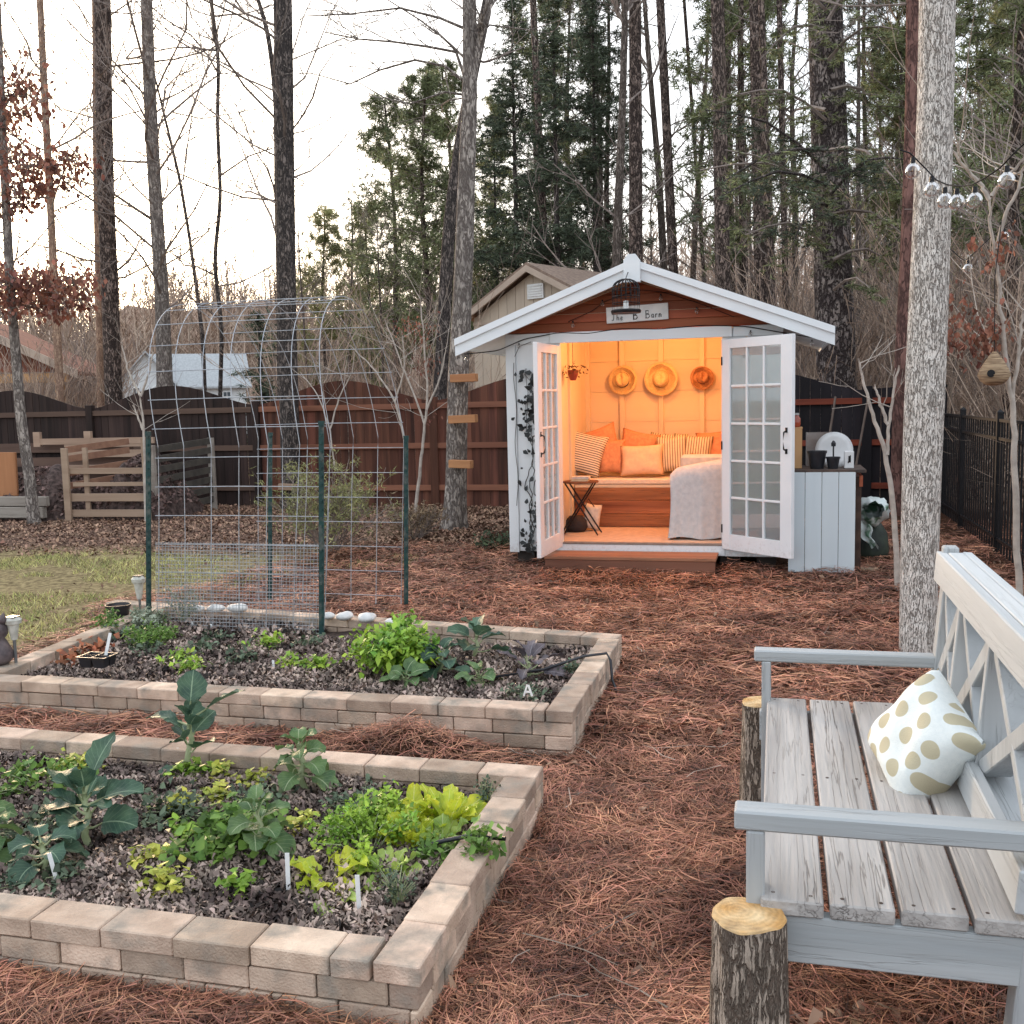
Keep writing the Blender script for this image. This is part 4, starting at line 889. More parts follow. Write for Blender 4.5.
def pillow_mesh(name, W, Hh, T, mat, parent=None, n=15, pinch=.10):
    b = MB(); V = []; UV = []
    for sd in (1,-1):
        for j in range(n):
            for i in range(n):
                u = -1+2*i/(n-1); v = -1+2*j/(n-1); k = (1-u**4)*(1-v**4)
                x = W/2*u*(1-pinch*(1-v*v)*abs(u)**3); z = Hh/2*v*(1-pinch*(1-u*u)*abs(v)**3)
                y = sd*T/2*max(k,0)**.5*(1+.04*math.sin(u*7+v*5+W*30)+.03*math.cos(v*9-u*4))
                V.append((x,y,z))
    m_ = n*n; Fc = []
    for sd in (0,1):
        for j in range(n-1):
            for i in range(n-1):
                q = (sd*m_+j*n+i, sd*m_+j*n+i+1, sd*m_+(j+1)*n+i+1, sd*m_+(j+1)*n+i); Fc.append(q[::-1] if sd == 0 else q)
    me = bpy.data.meshes.new(name); me.from_pydata(np.array(V).tolist(), [], Fc)
    UVs = np.array([((i/(n-1)-.5)*W, (j/(n-1)-.5)*Hh) for _ in (0,1) for j in range(n) for i in range(n)], np.float32); ul = me.uv_layers.new(name='UVMap'); ix = np.zeros(len(me.loops), np.int32); me.loops.foreach_get('vertex_index', ix); ul.data.foreach_set('uv', UVs[ix].reshape(-1))
    import bmesh; bm = bmesh.new(); bm.from_mesh(me); bmesh.ops.remove_doubles(bm, verts=bm.verts, dist=1e-4); bm.to_mesh(me); bm.free(); me.shade_smooth()
    return link_mesh(name, me, mat, parent)
def fabric(name, c, c2=None, stripes=None, axis='X', freq=60., dots=None, rough=.95):
    m = M(name, c, c2 or tuple(k*.9 for k in c), scale=60, rough=rough, bump=.25, bscale=300); nt = m.node_tree; N = nt.nodes; L = nt.links; bs = N['Principled BSDF']
    src = bs.inputs['Base Color'].links[0].from_socket; tc = N.new('ShaderNodeTexCoord')
    if stripes:
        w = N.new('ShaderNodeTexWave'); w.bands_direction = axis; w.inputs['Scale'].default_value = freq; w.inputs['Distortion'].default_value = .3; L.new(tc.outputs['Object'], w.inputs['Vector'])
        r = N.new('ShaderNodeMapRange'); r.inputs['From Min'].default_value = .68; r.inputs['From Max'].default_value = .74; L.new(w.outputs['Fac'], r.inputs['Value']); f = r.outputs[0]; c3 = stripes
    else:
        mp = N.new('ShaderNodeMapping'); mp.inputs['Rotation'].default_value = (0,0,R(20)); uvn = N.new('ShaderNodeUVMap'); L.new(uvn.outputs[0], mp.inputs[0])
        v = N.new('ShaderNodeTexVoronoi'); v.voronoi_dimensions = '2D'; v.feature = 'F1'; v.inputs['Scale'].default_value = 12.5; v.inputs['Randomness'].default_value = .3; L.new(mp.outputs[0], v.inputs['Vector'])
        r = N.new('ShaderNodeMapRange'); r.inputs['From Min'].default_value = .335; r.inputs['From Max'].default_value = .315; L.new(v.outputs['Distance'], r.inputs['Value']); f = r.outputs[0]; c3 = dots
    mx = N.new('ShaderNodeMixRGB'); mx.inputs['Color2'].default_value = (*c3,1); L.new(f, mx.inputs[0]); L.new(src, mx.inputs[1]); L.new(mx.outputs[0], bs.inputs['Base Color']); return m
f_or = M('orange_cloth', (.74,.36,.20), (.60,.27,.15), scale=30, rough=.95, bump=.3); f_pk = M('peach_cloth', (.86,.62,.45), (.8,.56,.40), scale=30, rough=.95, bump=.3)
f_st = fabric('striped_cloth', (.85,.78,.66), stripes=(.10,.08,.09), axis='Z', freq=12); f_sv = fabric('banded_cloth', (.82,.72,.55), stripes=(.25,.19,.13), axis='X', freq=11)
def pil(label, px, py, y, W, Hh, T, mat, roll=0, back=-.25, name='throw_pillow'):
    p = PY(px,py,y); o = pillow_mesh(name, W*1.2, Hh*1.2, T*1.1, mat); o.location = p; o.rotation_euler = (back, roll, 0); tag(o, label, 'pillow', 'pillows on the bench in the shed')
pil('big cream pillow with thin dark stripes, tilted, at the left end of the shed bench', 583,453, 11.62, .42,.42,.16, f_st, R(14))
pil('orange pillow behind the striped one with dark tasselled corner', 600,447, 11.85, .40,.40,.14, f_or, R(-18))
pil('square orange pillow standing right of the tilted striped pillow', 612,456, 11.70, .24,.34,.13, f_or, R(2))
pil('orange pillow showing its top behind the peach pillow', 638,449, 11.92, .38,.36,.14, f_or, R(12))
pil('peach pillow in the centre front of the shed bench', 642,460, 11.62, .42,.30,.15, f_pk, R(-2))
pil('pale pillow with vertical bands, partly hidden behind the peach one', 668,450, 12.02, .36,.34,.13, f_sv, R(4))
pil('cream banded pillow right of the peach pillow', 672,454, 11.78, .30,.36,.14, f_sv, R(-3))
pil('wide banded pillow above the grey chair arm', 692,454, 11.84, .38,.38,.14, f_sv, R(5))
pil('orange pillow at the right end of the shed bench', 715,450, 11.95, .34,.38,.14, f_or, R(-6))
pil('small orange pillow lying just above the grey chair back', 706,466, 11.60, .30,.22,.13, f_or, R(6))

def hat(label, px, py, r_, tilt, mat, band, ry=1.0):
    r_ *= 1.13
    p = PY(px,py,YB-.10); t = thing('straw_hat', label, 'hat', tuple(p)); b = MB(); k = 40; prof = [(r_,0),(r_*.98,.006),(r_*.75,-.004),(r_*.52,.0),(r_*.50,.02),(r_*.47,.06),(r_*.42,.10),(r_*.34,.118),(r_*.2,.108),(.001,.10)]
    b.lathe(prof, (0,0,0), k); V = np.concatenate(b.v)
    # crown: oval with a pinched front
    for q in V:
        cr = max(0,q[2]-.03)/.09
        if cr > 0:
            q[0] *= 1-.22*cr; q[2] -= .03*math.exp(-(q[0]/(.02))**2)*cr*(1.2 if q[1] > 0 else .8)
        q[2] += .012*math.cos(2*math.atan2(q[1],q[0]))*(math.hypot(q[0],q[1])/r_)**2*(1 if cr <= 0 else 0)
    b.v = [V]; o = b.build('hat_body', mat, t, True)
    o2 = MB(); o2.lathe([(r_*.515,.008),(r_*.50,.034),(r_*.49,.034),(r_*.5,.008)], (0,0,0), k); o2.v = [np.concatenate(o2.v)*np.array([.98,1,1])]; ob = o2.build('hat_band', band, t, True)
    for q in (o, ob):
        co = np.array([v.co for v in q.data.vertices]) + np.array(p); q.data.vertices.foreach_set('co', co.reshape(-1))
    t.rotation_euler = (R(90)+tilt[0], tilt[1], tilt[2])
h_m = M('straw_hat_fibre', (.78,.60,.33), (.66,.48,.25), scale=60, rough=.8, bump=.3, bscale=150); h_r = M('dark_straw', (.50,.26,.14), (.38,.18,.09), scale=60, rough=.8, bump=.3)
hat('left straw hat with a dark blue band on the orange wall', 623,380, .155, (R(-6),R(-10),R(-8)), h_m, M('navy_band', (.04,.04,.09), rough=.8))
hat('middle straw hat, the widest brimmed of the three on the wall', 661,379, .175, (R(-4),0,0), h_m, M('tan_band', (.5,.33,.16), rough=.8))
hat('right and smallest hat, reddish brown, tilted on the wall', 702,378, .125, (R(-10),R(6),R(14)), h_r, M('brown_band', (.2,.08,.05), rough=.8))

# slipcovered chair, its side towards the door
def chair():
    t = thing('slipcovered_chair', 'low chair under a loose light grey cloth cover at the right of the doorway', 'chair', (-.74,10.75,ZF)); b = MB()
    x0, x1 = -1.06, -.36; y0, y1 = 10.42, 10.62
    nx, nz = 22, 16
    def sheet(yf, flip=False):
        V = []
        for i in range(nx):
            for j in range(nz):
                u = i/(nx-1); v = j/(nz-1); top = .69+.13*u**.8 - (.05*math.exp(-((u)/.05)**2)); x = x0+(x1-x0)*u - .015*(1-v) + .02*math.sin(v*3)*(1-u); z = ZF+.015+top*v+.01*math.sin(u*9)*(1-v)
                y = yf - .02*(1-v)*math.sin(u*14+1.2) - .012*math.sin(u*31)*(1-v)**1.3 + (.05*(v-.9)/.1 if v > .9 else 0)*(1 if not flip else -1)
                V.append((x,y,z))
        b.add(V, [((i*nz+j),(i+1)*nz+j,(i+1)*nz+j+1,i*nz+j+1) if not flip else (i*nz+j+1,(i+1)*nz+j+1,(i+1)*nz+j,i*nz+j) for i in range(nx-1) for j in range(nz-1)])
    sheet(y0); sheet(y1, True)
    n0 = nx*nz
    b.f += [(i*nz+nz-1,(i+1)*nz+nz-1,n0+(i+1)*nz+nz-1,n0+i*nz+nz-1) for i in range(nx-1)] + [(j,j+1,n0+j+1,n0+j)[::-1] for j in range(nz-1)]
    cov = M('grey_slipcover', (.66,.66,.66), (.56,.57,.58), scale=22, rough=.95, bump=.5, bscale=50); b.build('cover', cov, t, True)
    s = MB(); s.box((-.70,10.85,ZF+.40), (.60,.44,.16), ch=.05); s.build('seat', cov, t); s = MB(); s.box((-.70,11.15,ZF+.45), (.62,.14,.75), ch=.06); s.build('side_rest', cov, t)
    for (xx,yy) in ((-.98,10.5),(-.42,10.5),(-.98,11.15),(-.42,11.15)): l = MB(); l.box((xx,yy,ZF+.15), (.04,.04,.29)); l.build('leg', black_m, t)
chair()
def side_table():
    t = thing('folding_side_table', 'small folding table with crossed black legs just inside the left door', 'side table', (-2.05,10.75,ZF)); b = MB(); xx, yy, zt = -2.03, 10.72, ZF+.56
    b.lathe([(.19,0),(.195,.01),(.19,.018),(.001,.018)], (xx,yy,zt), 28); b.build('table_top', M('dark_wood_top', (.22,.10,.05), (.12,.05,.03), scale=8), t)
    for s in (-1,1):
        for q in (-1,1): l = MB(); l.tube([(xx+q*.15,yy+s*.10,zt),(xx-q*.20,yy+s*.12,ZF+.01)], .009, 6); l.build('leg', black_m, t)
    l = MB(); l.tube([(xx-.19,yy-.12,ZF+.01),(xx-.19,yy+.12,ZF+.01)], .008, 6); l.build('stretcher', black_m, t)
    for i, (lb, dx, col) in enumerate((('cream book lying on the folding table, lower of two',0,(.8,.7,.5)),('thin white book on top of the other on the folding table',.01,(.85,.8,.75)))):
        q = MB(); z0 = zt+.019+i*.026; q.box((xx+dx,yy-.02,z0+.003), (.19,.13,.004)); q.box((xx+dx,yy-.02,z0+.022), (.19,.13,.004)); q.box((xx+dx+.006,yy-.02,z0+.0125), (.172,.118,.015)); o = q.build('book', M('book_'+str('cream' if i == 0 else 'white'), col, scale=20, rough=.8)); tag(o, lb, 'book')
side_table()
def bag():
    t = thing('cloth_bag', 'pale cloth bag slumped on the floor under the folding table', 'bag', (-1.98,11.1,ZF)); o = pillow_mesh('bag_body', .2,.30,.16, M('pale_canvas', (.75,.68,.6), scale=20, bump=.3), t); o.location = (0,0,.15); o.rotation_euler = (0,.15,0)
    s = MB(); s.tube([(-2.04,11.02,ZF+.27),(-2.0,11.0,ZF+.36),(-1.94,11.02,ZF+.27)], .006, 5); s.build('handle', black_m, t)
    k = MB(); k.lathe([(.10,0),(.13,.05),(.12,.12),(.07,.17),(.001,.18)], (-2.14,11.0,ZF), 16, sy=.8); o = k.build('wicker_basket', M('dark_wicker', (.05,.04,.04), bump=.8, bscale=60), None, True); tag(o, 'dark round basket on the shed floor at the left', 'basket')
bag()
def hanging():
    p = PY(573,372,10.9); t = thing('hanging_plant', 'small dark hanging plant pot at the upper left inside the shed', 'hanging plant', tuple(p)); b = MB(); b.lathe([(.03,-.09),(.055,-.03),(.06,.02),(.05,.02),(.001,.0)], p, 16); b.build('pot', M('dark_red_pot', (.25,.06,.05), rough=.5), t)
    s = MB(); s.tube([p+np.array([0,0,.0]), p+np.array([0,0,.32])], .003, 4); s.build('cord', black_m, t)
    n = 60; P = p+np.array([0,0,.03])+RNG.normal(0,1,(n,3))*np.array([.06,.05,.035]); a = RNG.normal(0,1,(n,3)); a /= np.linalg.norm(a,axis=1)[:,None]; c = np.cross(a, RNG.normal(0,1,(n,3))); c /= np.linalg.norm(c,axis=1)[:,None]
    soup('foliage', np.stack([P, P+a*.02+c*.01, P+a*.045, P+a*.02-c*.01], 1), 4, M('red_dark_leaf', (.18,.10,.05), island=.4), t)
hanging()

# ================================================================== POTTING COUNTER
ct = thing('potting_counter', 'white boarded potting counter standing against the right side of the shed', 'counter', (.4,9.9,0)); b = MB(); cx0, cx1 = .10, .69
for i in range(4): b.box((cx0+(cx1-cx0)*(i+.5)/4, 9.75, .485), ((cx1-cx0)/4-.004,.022,.93), (0,0,0), ch=.003)
b.build('board_front', wood('pale_blue_boards', (.70,.77,.80), (.60,.67,.71), 'z', scale=5, island=.05, rough=.6, bump=.15), ct)
b = MB(); b.box((.42,10.08,.955), (.72,.68,.03), ch=.004); b.build('counter_top', M('dark_counter_top', (.13,.085,.065), (.06,.045,.04), scale=12, rough=.7), ct)
b = MB(); b.box((.72,9.84,.45), (.05,.05,.9)); b.box((.72,10.36,.45), (.05,.05,.9)); b.box((.15,10.36,.45), (.05,.05,.9)); b.each('leg', M('dark_post_wood', (.10,.06,.045), (.05,.03,.025), scale=10), ct)
b = MB(); b.box((.74,10.1,.86), (.03,.6,.10)); b.build('side_rail', red_w, ct)
zc = .971
bx = thing('wooden_box', 'tall open plain wooden box on the left of the counter', 'wooden box', (.17,10.0,zc)); b = MB(); wm = wood('plain_pine_box', (.62,.36,.18), (.48,.26,.12), 'z', scale=5)
b.box((.165,9.93,zc+.185), (.115,.014,.37), ch=.003); b.box((.115,10.03,zc+.185), (.014,.18,.37)); b.box((.215,10.03,zc+.185), (.014,.18,.37)); b.box((.165,10.13,zc+.185), (.115,.014,.37)); b.build('box_body', wm, bx); b = MB(); b.box((.165,10.03,zc+.377), (.125,.21,.012), ch=.002); b.build('lid', wm, bx)
jr = thing('red_jar', 'small reddish glass jar on top of the wooden box', 'jar', (.165,10.0,zc+.384)); b = MB(); b.lathe([(.038,0),(.045,.02),(.045,.08),(.03,.10),(.028,.115)], (.165,10.0,zc+.384), 18); b.build('jar_body', M('red_glass', (.4,.08,.04), (.25,.05,.03), rough=.15, spec=.6), jr, True); b = MB(); b.lathe([(.032,0),(.032,.018),(.001,.02)], (.165,10.0,zc+.384+.112), 16); b.build('lid', M('clear_lid', (.5,.5,.5), metal=.5, rough=.3), jr)
def cpot(label, px, r_, h_, y):
    p = PY(px,460,y); return pot(label, p[0], y, zc, r_, h_, True, 'black_pot')
cpot('larger black plastic pot on the counter beside the wooden box', 817,.085,.165,9.90)
cpot('smaller black plastic pot on the counter, right of the larger', 833,.062,.11,9.86)
def plate():
    p = PY(834,456,10.12); b = MB(); b.lathe([(.001,0),(.12,.004),(.17,.02),(.172,.026),(.12,.010),(.001,.006)], (0,0,0), 32, rot=(R(80),0,0)); o = b.build('white_platter', M('white_ceramic', (.82,.83,.84), rough=.25, spec=.6, scale=3), None, True); o.location = (p[0], 10.14, zc+.155); tag(o, 'round white platter propped upright behind the black pots', 'platter')
    q = MB(); q.tube([(p[0]-.012,9.99,zc),(p[0]-.012,10.0,zc+.2)], .008, 6); q.lathe([(.02,.2),(.022,.23),(.01,.25),(.001,.255)], (p[0]-.012,9.99,zc), 10); o = q.build('garden_spray_bottle', blackp); tag(o, 'thin dark bottle standing between the pots and white platter', 'bottle')
    bx2 = MB(); x, y = PY(819,444,10.32)[:2]
    for (a,c,w,d) in ((0,-.08,.24,.012),(0,.08,.24,.012),(-.114,0,.012,.15),(.114,0,.012,.15)): bx2.box((x+a,y+c,zc+.16), (w,d,.32))
    o = bx2.build('metal_bin', M('dull_tin', (.35,.33,.32), (.22,.17,.15), metal=.5, rough=.5)); tag(o, 'dull metal bin at the back of the counter behind the pots', 'bin')
    c = MB(); x = PY(849,450,9.93)[0]; c.lathe([(.036,0),(.04,.005),(.042,.16),(.038,.16),(.034,.03),(.001,.03)], (x,9.93,zc), 4, rot=(0,0,R(45))) ; c = MB()
    c.box((x,9.93,zc+.08), (.085,.07,.16), ch=.006); cn = thing('white_canister', 'square white canister with dark mark at the right end of the counter', 'canister', (x,9.93,zc)); c.build('canister_body', M('white_ceramic', (.8,.8,.8)), cn)
    k = MB(); k.box((x+.004,9.893,zc+.085), (.022,.003,.06)); k.tube([(x-.01,9.892,zc+.05),(x+.012,9.892,zc+.12)], .004, 4); k.build('dark_mark', black_m, cn)
plate()
# plastic bag hung at the counter side
def pbag():
    p = PY(873,516,10.55); b = MB(); k, n = 26, 14; V = []
    for j in range(n):
        v = j/(n-1)
        for i in range(k):
            a = 2*PI*i/k; r_ = .155*math.sin(PI*(.18+.62*v))*(1+.10*math.sin(a*5+v*6)+.07*math.sin(a*9-v*11)); V.append((p[0]+r_*math.cos(a), 10.6+.1*v*0+(v-.5)*-.30+.04*math.sin(a*3+v*5), p[2]+.02+r_*math.sin(a)*.9+.05*v))
    b.add(V, [(j*k+i,j*k+(i+1)%k,(j+1)*k+(i+1)%k,(j+1)*k+i) for j in range(n-1) for i in range(k)]+[tuple(range(k))]); t = thing('plastic_bag', 'open white and green plastic bag of soil beside the counter', 'bag', (p[0],10.6,p[2]-.2))
    o = b.build('bag_body', M('white_bag_film', (.66,.73,.72), (.10,.20,.13), scale=5, lo=.40, hi=.47, rough=.3, spec=.6, bump=.5), t, True)
    q = MB(); V = []
    for j in range(9):
        for i in range(9):
            u = i/8-.5; v = j/8; V.append((p[0]-.14+.13*v+u*(.2-.12*v)+.02*math.sin(v*9), 10.42+.03*math.sin(u*14+v*4), p[2]-.05-.24*v+.02*math.sin(u*9)))
    q.add(V, [(j*9+i,j*9+i+1,(j+1)*9+i+1,(j+1)*9+i) for j in range(8) for i in range(8)]); q.build('bag_flap', M('white_bag_film', (.7,.7,.7)), t, True)
    s = MB(); s.lathe([(.16,0),(.18,.08),(.16,.26),(.1,.36),(.001,.38)], (p[0]+.0,10.78,0), 18); o = s.build('soil_sack', M('dark_green_sack', (.05,.07,.05), (.025,.03,.03), scale=6, rough=.5), None, True); tag(o, 'dark bulging sack on the ground below the white plastic bag', 'sack')
pbag()
b = MB(); b.box((.80,9.95,.03), (.22,.09,.02), (0,.04,.2)); o = b.build('scrap_board', wood('scrap_wood', (.55,.42,.3), (.4,.3,.2), 'x')); tag(o, 'short pale scrap board on the straw right of the counter', 'board')
for i, (px0,py0,px1,py1) in enumerate(((812,455,826,398),(836,450,843,402),(860,450,866,400))): pass
for lb, xx, dx, c in (('left garden tool handle leaning on the black fence behind the counter',.55,.25,(.16,.12,.1)),('right garden tool handle leaning on the black fence behind the counter',.95,.30,(.2,.17,.15))):
    b = MB(); b.tube([(xx,14.9,.02),(xx+dx,15.42,1.62)], .016, 8); b.lathe([(.03,0),(.035,.1),(.02,.16)], (xx,14.9,0), 8); o = b.build('tool_handle', M('worn_handle', c, rough=.7)); tag(o, lb, 'garden tool')

# ================================================================== GREY BENCH
plank_m = wood('weathered_planks', (.58,.55,.52), (.33,.31,.295), 'y', scale=16, crack=.7, island=.16, rough=.8, bump=.5, crackc=(.10,.085,.075))
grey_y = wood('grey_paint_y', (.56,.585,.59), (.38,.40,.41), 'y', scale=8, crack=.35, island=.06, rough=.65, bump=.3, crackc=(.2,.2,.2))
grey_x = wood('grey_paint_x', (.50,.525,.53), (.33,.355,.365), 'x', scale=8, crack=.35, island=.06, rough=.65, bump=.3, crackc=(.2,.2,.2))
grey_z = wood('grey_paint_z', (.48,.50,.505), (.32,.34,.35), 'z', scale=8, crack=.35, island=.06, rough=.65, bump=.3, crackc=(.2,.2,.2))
Y0, Y1 = 2.32, 3.87; SZ0, SZ1 = .50, .525
bn = thing('garden_bench', 'large pale grey wooden garden bench with crossed back, right foreground', 'bench', (.3,3.1,0))
def sz(y): return SZ0+(SZ1-SZ0)*(y-Y0)/(Y1-Y0)
tl = math.atan((SZ1-SZ0)/(Y1-Y0))
for i in range(4):
    b = MB(); xc = .037+.1535*i; b.box((xc, (Y0+Y1)/2+random.uniform(-.004,.004), (SZ0+SZ1)/2-.019+random.uniform(-.001,.001)), (.140, Y1-Y0, .038), (tl,0,random.gauss(0,.001)), ch=.004); b.build('seat_plank', plank_m, bn)
b = MB()
for i in range(4):
    for yy in (Y0+.03, Y1-.03, (Y0+Y1)/2):
        for dx in (-.042,.042): b.lathe([(.0045,0),(.0045,.0012),(.001,.0006)], (.037+.1535*i+dx, yy+random.gauss(0,.004), sz(yy)-.0002), 8)
b.each('screw_head', M('rusty_screw', (.12,.09,.075), metal=.5, rough=.6), bn)
b = MB(); b.box((.30, Y0+.028, SZ0-.098), (.72,.038,.115), (0,0,0), ch=.004); b.build('end_apron', grey_x, bn)
b = MB(); b.box((.30, Y1-.028, SZ1-.098), (.72,.038,.115), ch=.004); b.build('end_apron', grey_x, bn)
b = MB(); b.box((-.010, (Y0+Y1)/2, SZ0-.095), (.034,Y1-Y0-.10,.105), (tl,0,0), ch=.004); b.build('front_apron', grey_y, bn)
AZ0, AZ1 = .70, .715
for (yy, az) in ((Y0+.045, AZ0-.048), (Y1-.02, AZ1-.042)):
    l = MB(); l.box((-.045 if yy < 3 else -.036, yy, az/2-.01), (.042 if yy < 3 else .034,.07,az+.02), ch=.004); l.build('leg', grey_z, bn)
for (yy) in (Y0+.045, Y1-.02):
    l = MB(); l.beam((.51+.0,yy,-.02),(.60+.0,yy,1.06), .05, .075, up=(0,1,0), ch=.004); l.build('leg', grey_z, bn)
b = MB(); b.box((.262, Y0+.045, AZ0-.024), (.71,.072,.046), ch=.005); b.build('armrest', grey_x, bn)
b = MB(); b.box((.235, Y1-.02, AZ1-.021), (.63,.065,.042), ch=.005); b.build('armrest', grey_x, bn)
bxz = lambda z: .520+.08*(z-.5)
dx_ = .0
b = MB(); b.beam((bxz(1.03),Y1+.0,1.035),(bxz(1.03),Y0,1.025), .034, .105, up=(.08,0,1), ch=.004); b.build('top_rail', grey_y, bn)
b = MB(); b.beam((bxz(1.03)+.084,Y1-.01,1.035),(bxz(1.03)+.084,Y0,1.025), .034, .105, up=(.08,0,1), ch=.004); b.build('top_rail', grey_y, bn)
b = MB(); b.beam((bxz(1.05)+.043,Y1-.04,1.078),(bxz(1.05)+.043,Y0,1.068), .048, .022, up=(0,0,1), ch=.003); b.build('top_cap', grey_y, bn)
b = MB(); b.box((bxz(1.06)+.03, Y1-.005, 1.05), (.052,.056,.115), ch=.006); b.build('post_cap', grey_z, bn)
b = MB(); b.beam((bxz(.56),Y1-.02,.585),(bxz(.56),Y0,.565), .034, .10, up=(.08,0,1), ch=.004); b.build('bottom_rail', grey_y, bn)
b = MB(); b.beam((bxz(.56)+.085,Y1-.02,.575),(bxz(.56)+.085,Y0,.555), .12, .03, up=(.08,0,1), ch=.004); b.build('bottom_rail', grey_y, bn)
ys = [Y1-.02, 3.48, 3.0, Y0+.045]
for y in ys[1:-1]:
    b = MB(); b.beam((bxz(.6)+.055,y,.60),(bxz(.965)+.055,y,.965), .034, .095, up=(0,1,0)) ; b = MB(); b.box((bxz(.78)+.055, y, .78), (.095,.034,.37), (0,math.atan(.08),0), ch=.003); b.build('back_post', grey_z, bn)
for i in range(3):
    ya, yb = ys[i]-.03, ys[i+1]+.03
    for (p, q) in (((ya,.615),(yb,.95)),((ya,.95),(yb,.615))):
        b = MB(); a0 = Vector((bxz(p[1])+.055,p[0],p[1])); a1 = Vector((bxz(q[1])+.055,q[0],q[1])); d = (a1-a0).normalized()
        b.beam(a0, a1, .08 if p[1] < q[1] else .074, .046, up=Vector((1,0,.08)).cross(d), ch=.003); b.build('cross_brace', grey_z, bn)
# dotted pillow
dots = fabric('dotted_cloth', (.80,.84,.82), (.74,.79,.78), dots=(.52,.47,.33))
o = pillow_mesh('dotted_pillow', .325,.325,.17, dots, None, n=31, pinch=.08); o.location = (.42,3.13,.63); o.rotation_euler = Euler((R(-30),R(38),R(-56)), 'ZYX'); o.rotation_euler = (R(-30),R(24),R(-74)); tag(o, 'white throw pillow with large tan dots leaning on the grey bench back', 'pillow')
PIL = o

# stumps
bark_st = bark('stump_bark', (.46,.38,.31), (.13,.10,.08), scale=74, zs=.16, width=.11, bump=1., dist=.015)
cut_m = M('cut_wood', (.84,.66,.40), (.58,.33,.12), scale=9, rough=.85, bump=.5, bscale=90, lo=.36, hi=.62, dirt=(.38,.25,.13), dirt_scale=14)
def rings():
    nt = cut_m.node_tree; N = nt.nodes; L = nt.links; bs = N['Principled BSDF']; src = bs.inputs['Base Color'].links[0].from_socket
    tc = N.new('ShaderNodeTexCoord'); w = N.new('ShaderNodeTexWave'); w.wave_type = 'RINGS'; w.rings_direction = 'Z'; w.inputs['Scale'].default_value = 22; w.inputs['Distortion'].default_value = 3; w.inputs['Detail'].default_value = 3; w.inputs['Detail Scale'].default_value = 2
    off = N.new('ShaderNodeMapping'); off.inputs['Location'].default_value = (.022,-.014,0); L.new(tc.outputs['Object'], off.inputs[0]); L.new(off.outputs[0], w.inputs['Vector']); mx = N.new('ShaderNodeMixRGB'); mx.blend_type = 'MULTIPLY'; mx.inputs[0].default_value = .16; L.new(src, mx.inputs[1]); L.new(w.outputs['Color'], mx.inputs[2]); L.new(mx.outputs[0], bs.inputs['Base Color'])
rings()
def log_mesh(b, x, y, z0, h, r0, r1, k=48, n=24, amp=.05, seed=0, lean=(0,0), flare=0.):
    V = []
    for j in range(n):
        v = j/(n-1); 
        for i in range(k):
            a = 2*PI*i/k; r_ = (r0+(r1-r0)*v)*(1+amp*math.sin(a*3+seed)+amp*.6*math.sin(a*5+seed*2+v*2)+amp*.3*math.sin(a*11+v*7+seed)) * (1+flare*math.exp(-v*n/3.)*(1+.5*math.sin(a*4+seed)))
            V.append((x+lean[0]*v+r_*math.cos(a), y+lean[1]*v+r_*math.sin(a), z0+h*v))
    b.add(V, [(j*k+i,j*k+(i+1)%k,(j+1)*k+(i+1)%k,(j+1)*k+i) for j in range(n-1) for i in range(k)]); return V[-k:]
def stump(label, x, y, h, r0, r1, seed):
    t = thing('log_stump', label, 'log', (x,y,0)); b = MB(); top = log_mesh(b, x, y, -.05, h+.05, r0, r1, seed=seed); b.build('bark', bark_st, t, True)
    c = MB(); k = len(top); cc = np.mean(top, axis=0); inner = [cc+(np.array(p)-cc)*.965+np.array([0,0,.004]) for p in top]
    c.add(list(top)+inner+[cc+np.array([0,0,.006])], [(i,(i+1)%k,(i+1)%k+k,i+k) for i in range(k)]+[(i+k,(i+1)%k+k,2*k) for i in range(k)]); c.build('cut_face', cut_m, t)
stump('sawn log with fresh yellow cut face in front of the bench', *G(748,916,.475)[:2],.475,.098,.083,1.)
stump('smaller sawn log half hidden behind the far armrest post of the bench', -.058,4.03,.455,.085,.075,2.3)

# ================================================================== FENCES
fence_d = wood('fence_dark_boards', (.055,.033,.028), (.020,.013,.012), 'z', scale=9, island=.4, rough=.85)
fence_r = wood('fence_brown_boards', (.17,.066,.042), (.045,.02,.015), 'z', scale=9, island=.4, rough=.85)
fence_b = wood('fence_black_boards', (.022,.018,.022), (.012,.011,.014), 'z', scale=9, island=.4, rough=.85)
rail_d = wood('fence_rail_dark', (.16,.10,.075), (.09,.055,.042), 'x', scale=7, island=.2); rail_r = wood('fence_rail_red', (.33,.14,.085), (.19,.075,.05), 'x', scale=7, island=.2); rail_b = wood('fence_rail_brick_red', (.28,.06,.035), (.15,.035,.02), 'x', scale=7, island=.2)
FY = 15.7
fc = thing('wooden_fence', 'tall stained wooden privacy fence with arched bays behind the yard', 'fence', (-5,FY,0))
posts = [-18.2,-14.95,-11.72,-8.5,-5.35,-2.1,1.25,2.25]
